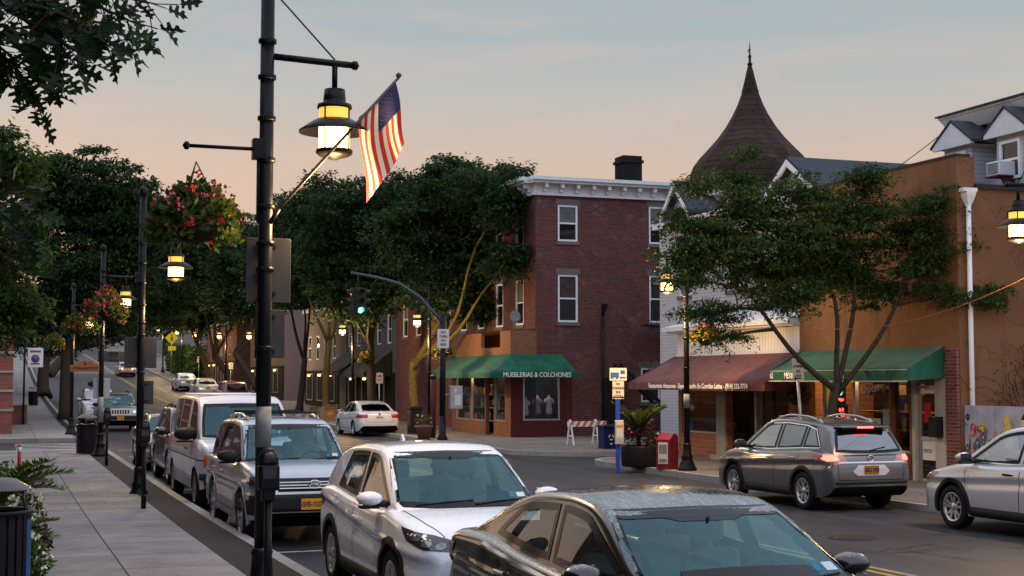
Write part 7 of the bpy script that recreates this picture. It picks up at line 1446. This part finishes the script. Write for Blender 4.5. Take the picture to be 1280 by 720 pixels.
# --- gunmetal suv with its brake lights on
c = Car(ROG, 'gunmetal suv with lit brake lights in front of the delicatessen', GR_, W_gun, 14.8, 24.27, 1, spokes=5); c.t.scale = (.97, .97, .985)
seam_set(c, 1.02, -.29, -1.2, .38); c.handle(-.12, .93, M_chrome); c.handle(-1.02, .96, M_chrome); c.mirror(.86, 1.14, W_gun); c.rails(-1.55, .1, .55, M_alu, .06)
for v in ('left', 'right'): c.line([(.98, c.ft(.98)+.025), (0, c.ft(0)+.025), (-1.2, c.ft(-1.2)+.025), (-1.84, c.ft(-1.84)+.045), (-1.56, 1.50), (-1.2, 1.565), (-.5, 1.595), (.05, 1.575)], v, .02, M_chrome, 'window_trim', off=.016, bvh=c.cbvh)
c.patch([(-.74, .42), (.74, .42), (.78, .58), (-.78, .58)], 'rear', M_clad, 'lower_bumper', off=.012, th=.03); c.patch([(-.85, .30), (.85, .30), (.85, .44), (-.85, .44)], 'rear', M_clad, 'diffuser', off=.008); c.line([(-.70, .92), (.70, .92)], 'rear', .026, M_chrome, 'boot_strip', off=.012); c.patch([(-.30, .68), (.30, .68), (.40, .76), (.28, .87), (-.28, .87), (-.40, .76)], 'rear', W_slv2, 'plate_recess', off=.006); c.plate('rear', .78, 'DKD 1930', mt=mat('dark_gold_plate', (.22, .10, .015), .5)); c.emblem('rear', .99, 'ring', .06)
for v in ('rear',): m = MB(); c.line([(-.70, .60), (-.72, 1.02)], v, .01, m=m); c.line([(.70, .60), (.72, 1.02)], v, .01, m=m); c.line([(-.70, .60), (.70, .60)], v, .012, m=m); m.build('boot_gap', M_seam, c.t)
ta = pi-.62
for o, v, mir in zip(c.both([(-.36, .92), (-.10, .88), (.22, .95), (.42, 1.02), (.40, 1.06), (.05, 1.08), (-.25, 1.06)], ta, M_tailw, 'tail_light', off=.008, step=.05), (ta, -ta), (1, -1)):
    c.patch([(mir*a, z) for a, z in ((-.20, .96), (.02, .94), (.14, .98), (.10, 1.06), (-.15, 1.06))], v, M_taile, 'brake_lamp', off=.014, par=o, step=.05); c.patch([(mir*a, z) for a, z in ((.12, .97), (.34, 1.01), (.33, 1.04), (.10, 1.04))], v, M_tail, 'rear_lamp', off=.014, par=o, step=.05)
for yy in (-.6, .6): c.patch([(yy-.09, .46), (yy+.09, .46), (yy+.09, .51), (yy-.09, .51)], 'rear', M_tail, 'reflector', off=.02)
m = MB(); m.box((-1.98, 0, 1.555), (.3, 1.06, .035), bev=.015); m.build('roof_spoiler', W_gun, c.t); m = MB(); m.box((-2.135, 0, 1.548), (.02, .34, .03)); m.build('high_brake_lamp', M_taile, c.t); m = MB(); a = c.proj(c.cbvh, 'rear', (.0, 1.13), .015); b_ = c.proj(c.cbvh, 'rear', (-.36, 1.19), .015); m.tube([a, b_], .01, 5); m.build('rear_wiper', M_frit, c.t)
# --- silver suv entering at the right edge
c = Car(CRV, 'silver suv cut by the right edge beside the mural fence', GR_, W_slv2, 14.97, 17.45, 1, sg=ROG['sg'])
seam_set(c, 1.02, -.23, -1.15, .38); c.handle(.0, .92, M_frit, .21); c.handle(-.95, .95, M_frit, .21); c.mirror(.88, 1.12, W_slv2); c.rails(-1.5, .1, .55, M_alu, .05)
for v in ('left', 'right'): c.line([(1.0, c.ft(1.)+.022), (0, c.ft(0)+.022), (-1.2, c.ft(-1.2)+.022)], v, .018, M_chrome, 'window_trim', off=.016, bvh=c.cbvh)
lens_group(c, [(-.2, .76), (.25, .70), (.28, .80), (0, .86), (-.32, .88)], .7, M_lens, [(.1, .78, .07, .04, M_refl), (-.1, .82, .07, .03, M_tail)])
# --- white sedan beyond the crossing
def rear_sedan(label, pm, x, y, lit=False, hi=True, mt=None, nm='DKR 4471', **k):
    c = Car(SED, label, GR_, pm, x, y, 1, hi=hi, **k); lt = M_taile if lit else M_tail
    for o in c.both([(-.34, .80), (.10, .80), (.30, .83), (.34, .90), (.05, .95), (-.34, .95)], pi-.62, lt, 'tail_light', off=.008, step=.05): pass
    c.plate('rear', .82, nm, mt=mt or M_plate); c.patch([(-.8, .26), (.8, .26), (.74, .38), (-.74, .38)], 'rear', M_clad, 'lower_bumper', off=.01)
    if hi: seam_set(c, 1.05, -.22, -1.02, .32); c.handle(-.02, .83, pm); c.handle(-.95, .86, pm); c.mirror(.72, 1.03, pm, low=pm); c.line([(-.60, .62), (-.66, .98), (.66, .98), (.60, .62), (-.6, .62)], 'rear', .01, name='boot_gap'); c.emblem('rear', .95, 'h', .045)
    return c
rear_sedan('white sedan parked beyond the crossing beside the lit tree', W_wht, 15.2, 61.2, mt=M_platew, rg=M_darkg)
rear_sedan('plain white sedan far up the right side of the street', W_wht, 15.1, 125.5, hi=False); rear_sedan('silver sedan between the far white sedan and the dark suv', W_slv2, 15.0, 112.5, hi=False)
c = Car(RUN, 'dark maroon suv parked far up the right kerb', GR_, W_mrn, 14.75, 97, 1, hi=False, clad=False); c.both([(.62, .95), (.80, .95), (.80, 1.15), (.62, 1.15)], 'rear', M_taile, 'tail_light', off=.02); c.plate('rear', .78, 'HGB 2207')
c = Car(SED, 'sports car with glowing lamps driving up the far hill', None, paint('pinkish_car_paint', (.36, .26, .24), .3, .3, 1.), 12.3, 152.5, 1, hi=False, name='moving_car'); c.both([(.40, .70), (.82, .72), (.80, .92), (.42, .94)], 'rear', emis('glowing_lamp', (1, .42, .25), 1.6), 'tail_light', off=.02); c.plate('rear', .6, 'KLA 3310')
# --- facing cars past the crossing on the left
c = Car(RUN, 'champagne suv with a slotted grille past the left crossing', GL_, W_tan, 5.25, 69.7, -1, clad=False); seam_set(c, .92, -.32, -1.25, .44); c.mirror(.72, 1.2, M_clad, 1.1); c.rails(-1.9, 0, .56, M_clad); c.patch([(-.95, .46), (.95, .46), (.95, .72), (-.95, .72)], 'front', M_clad, 'bumper', off=.03, th=.05); c.plate('front', .60, 'FGT 8831', off=.045)
for k in range(7): yy = (k-3)*.115; c.patch([(yy-.035, .80), (yy+.035, .80), (yy+.035, .98), (yy-.035, .98)], 'front', M_frit, 'grille_slot', off=.01)
lens_group(c, [(.50, .82), (.78, .82), (.78, .97), (.50, .97)], 'front', M_lens, [(.62, .895, .07, .065, M_refl)])
c = Car(RUN, 'white topped suv with a roof box behind the champagne suv', GL_, W_wht, 5.0, 79.5, -1, clad=False, hi=False); m = MB(); m.box((-.7, 0, 1.98), (1.5, .9, .28), bev=.1); m.build('roof_box', M_clad, c.t); c.both([(.5, .8), (.8, .8), (.8, .97), (.5, .97)], 'front', M_lens, 'headlight', off=.02); c.mirror(.72, 1.2, W_wht); c.patch([(-.45, .78), (.45, .78), (.45, .97), (-.45, .97)], 'front', M_clad, 'grille', off=.02)
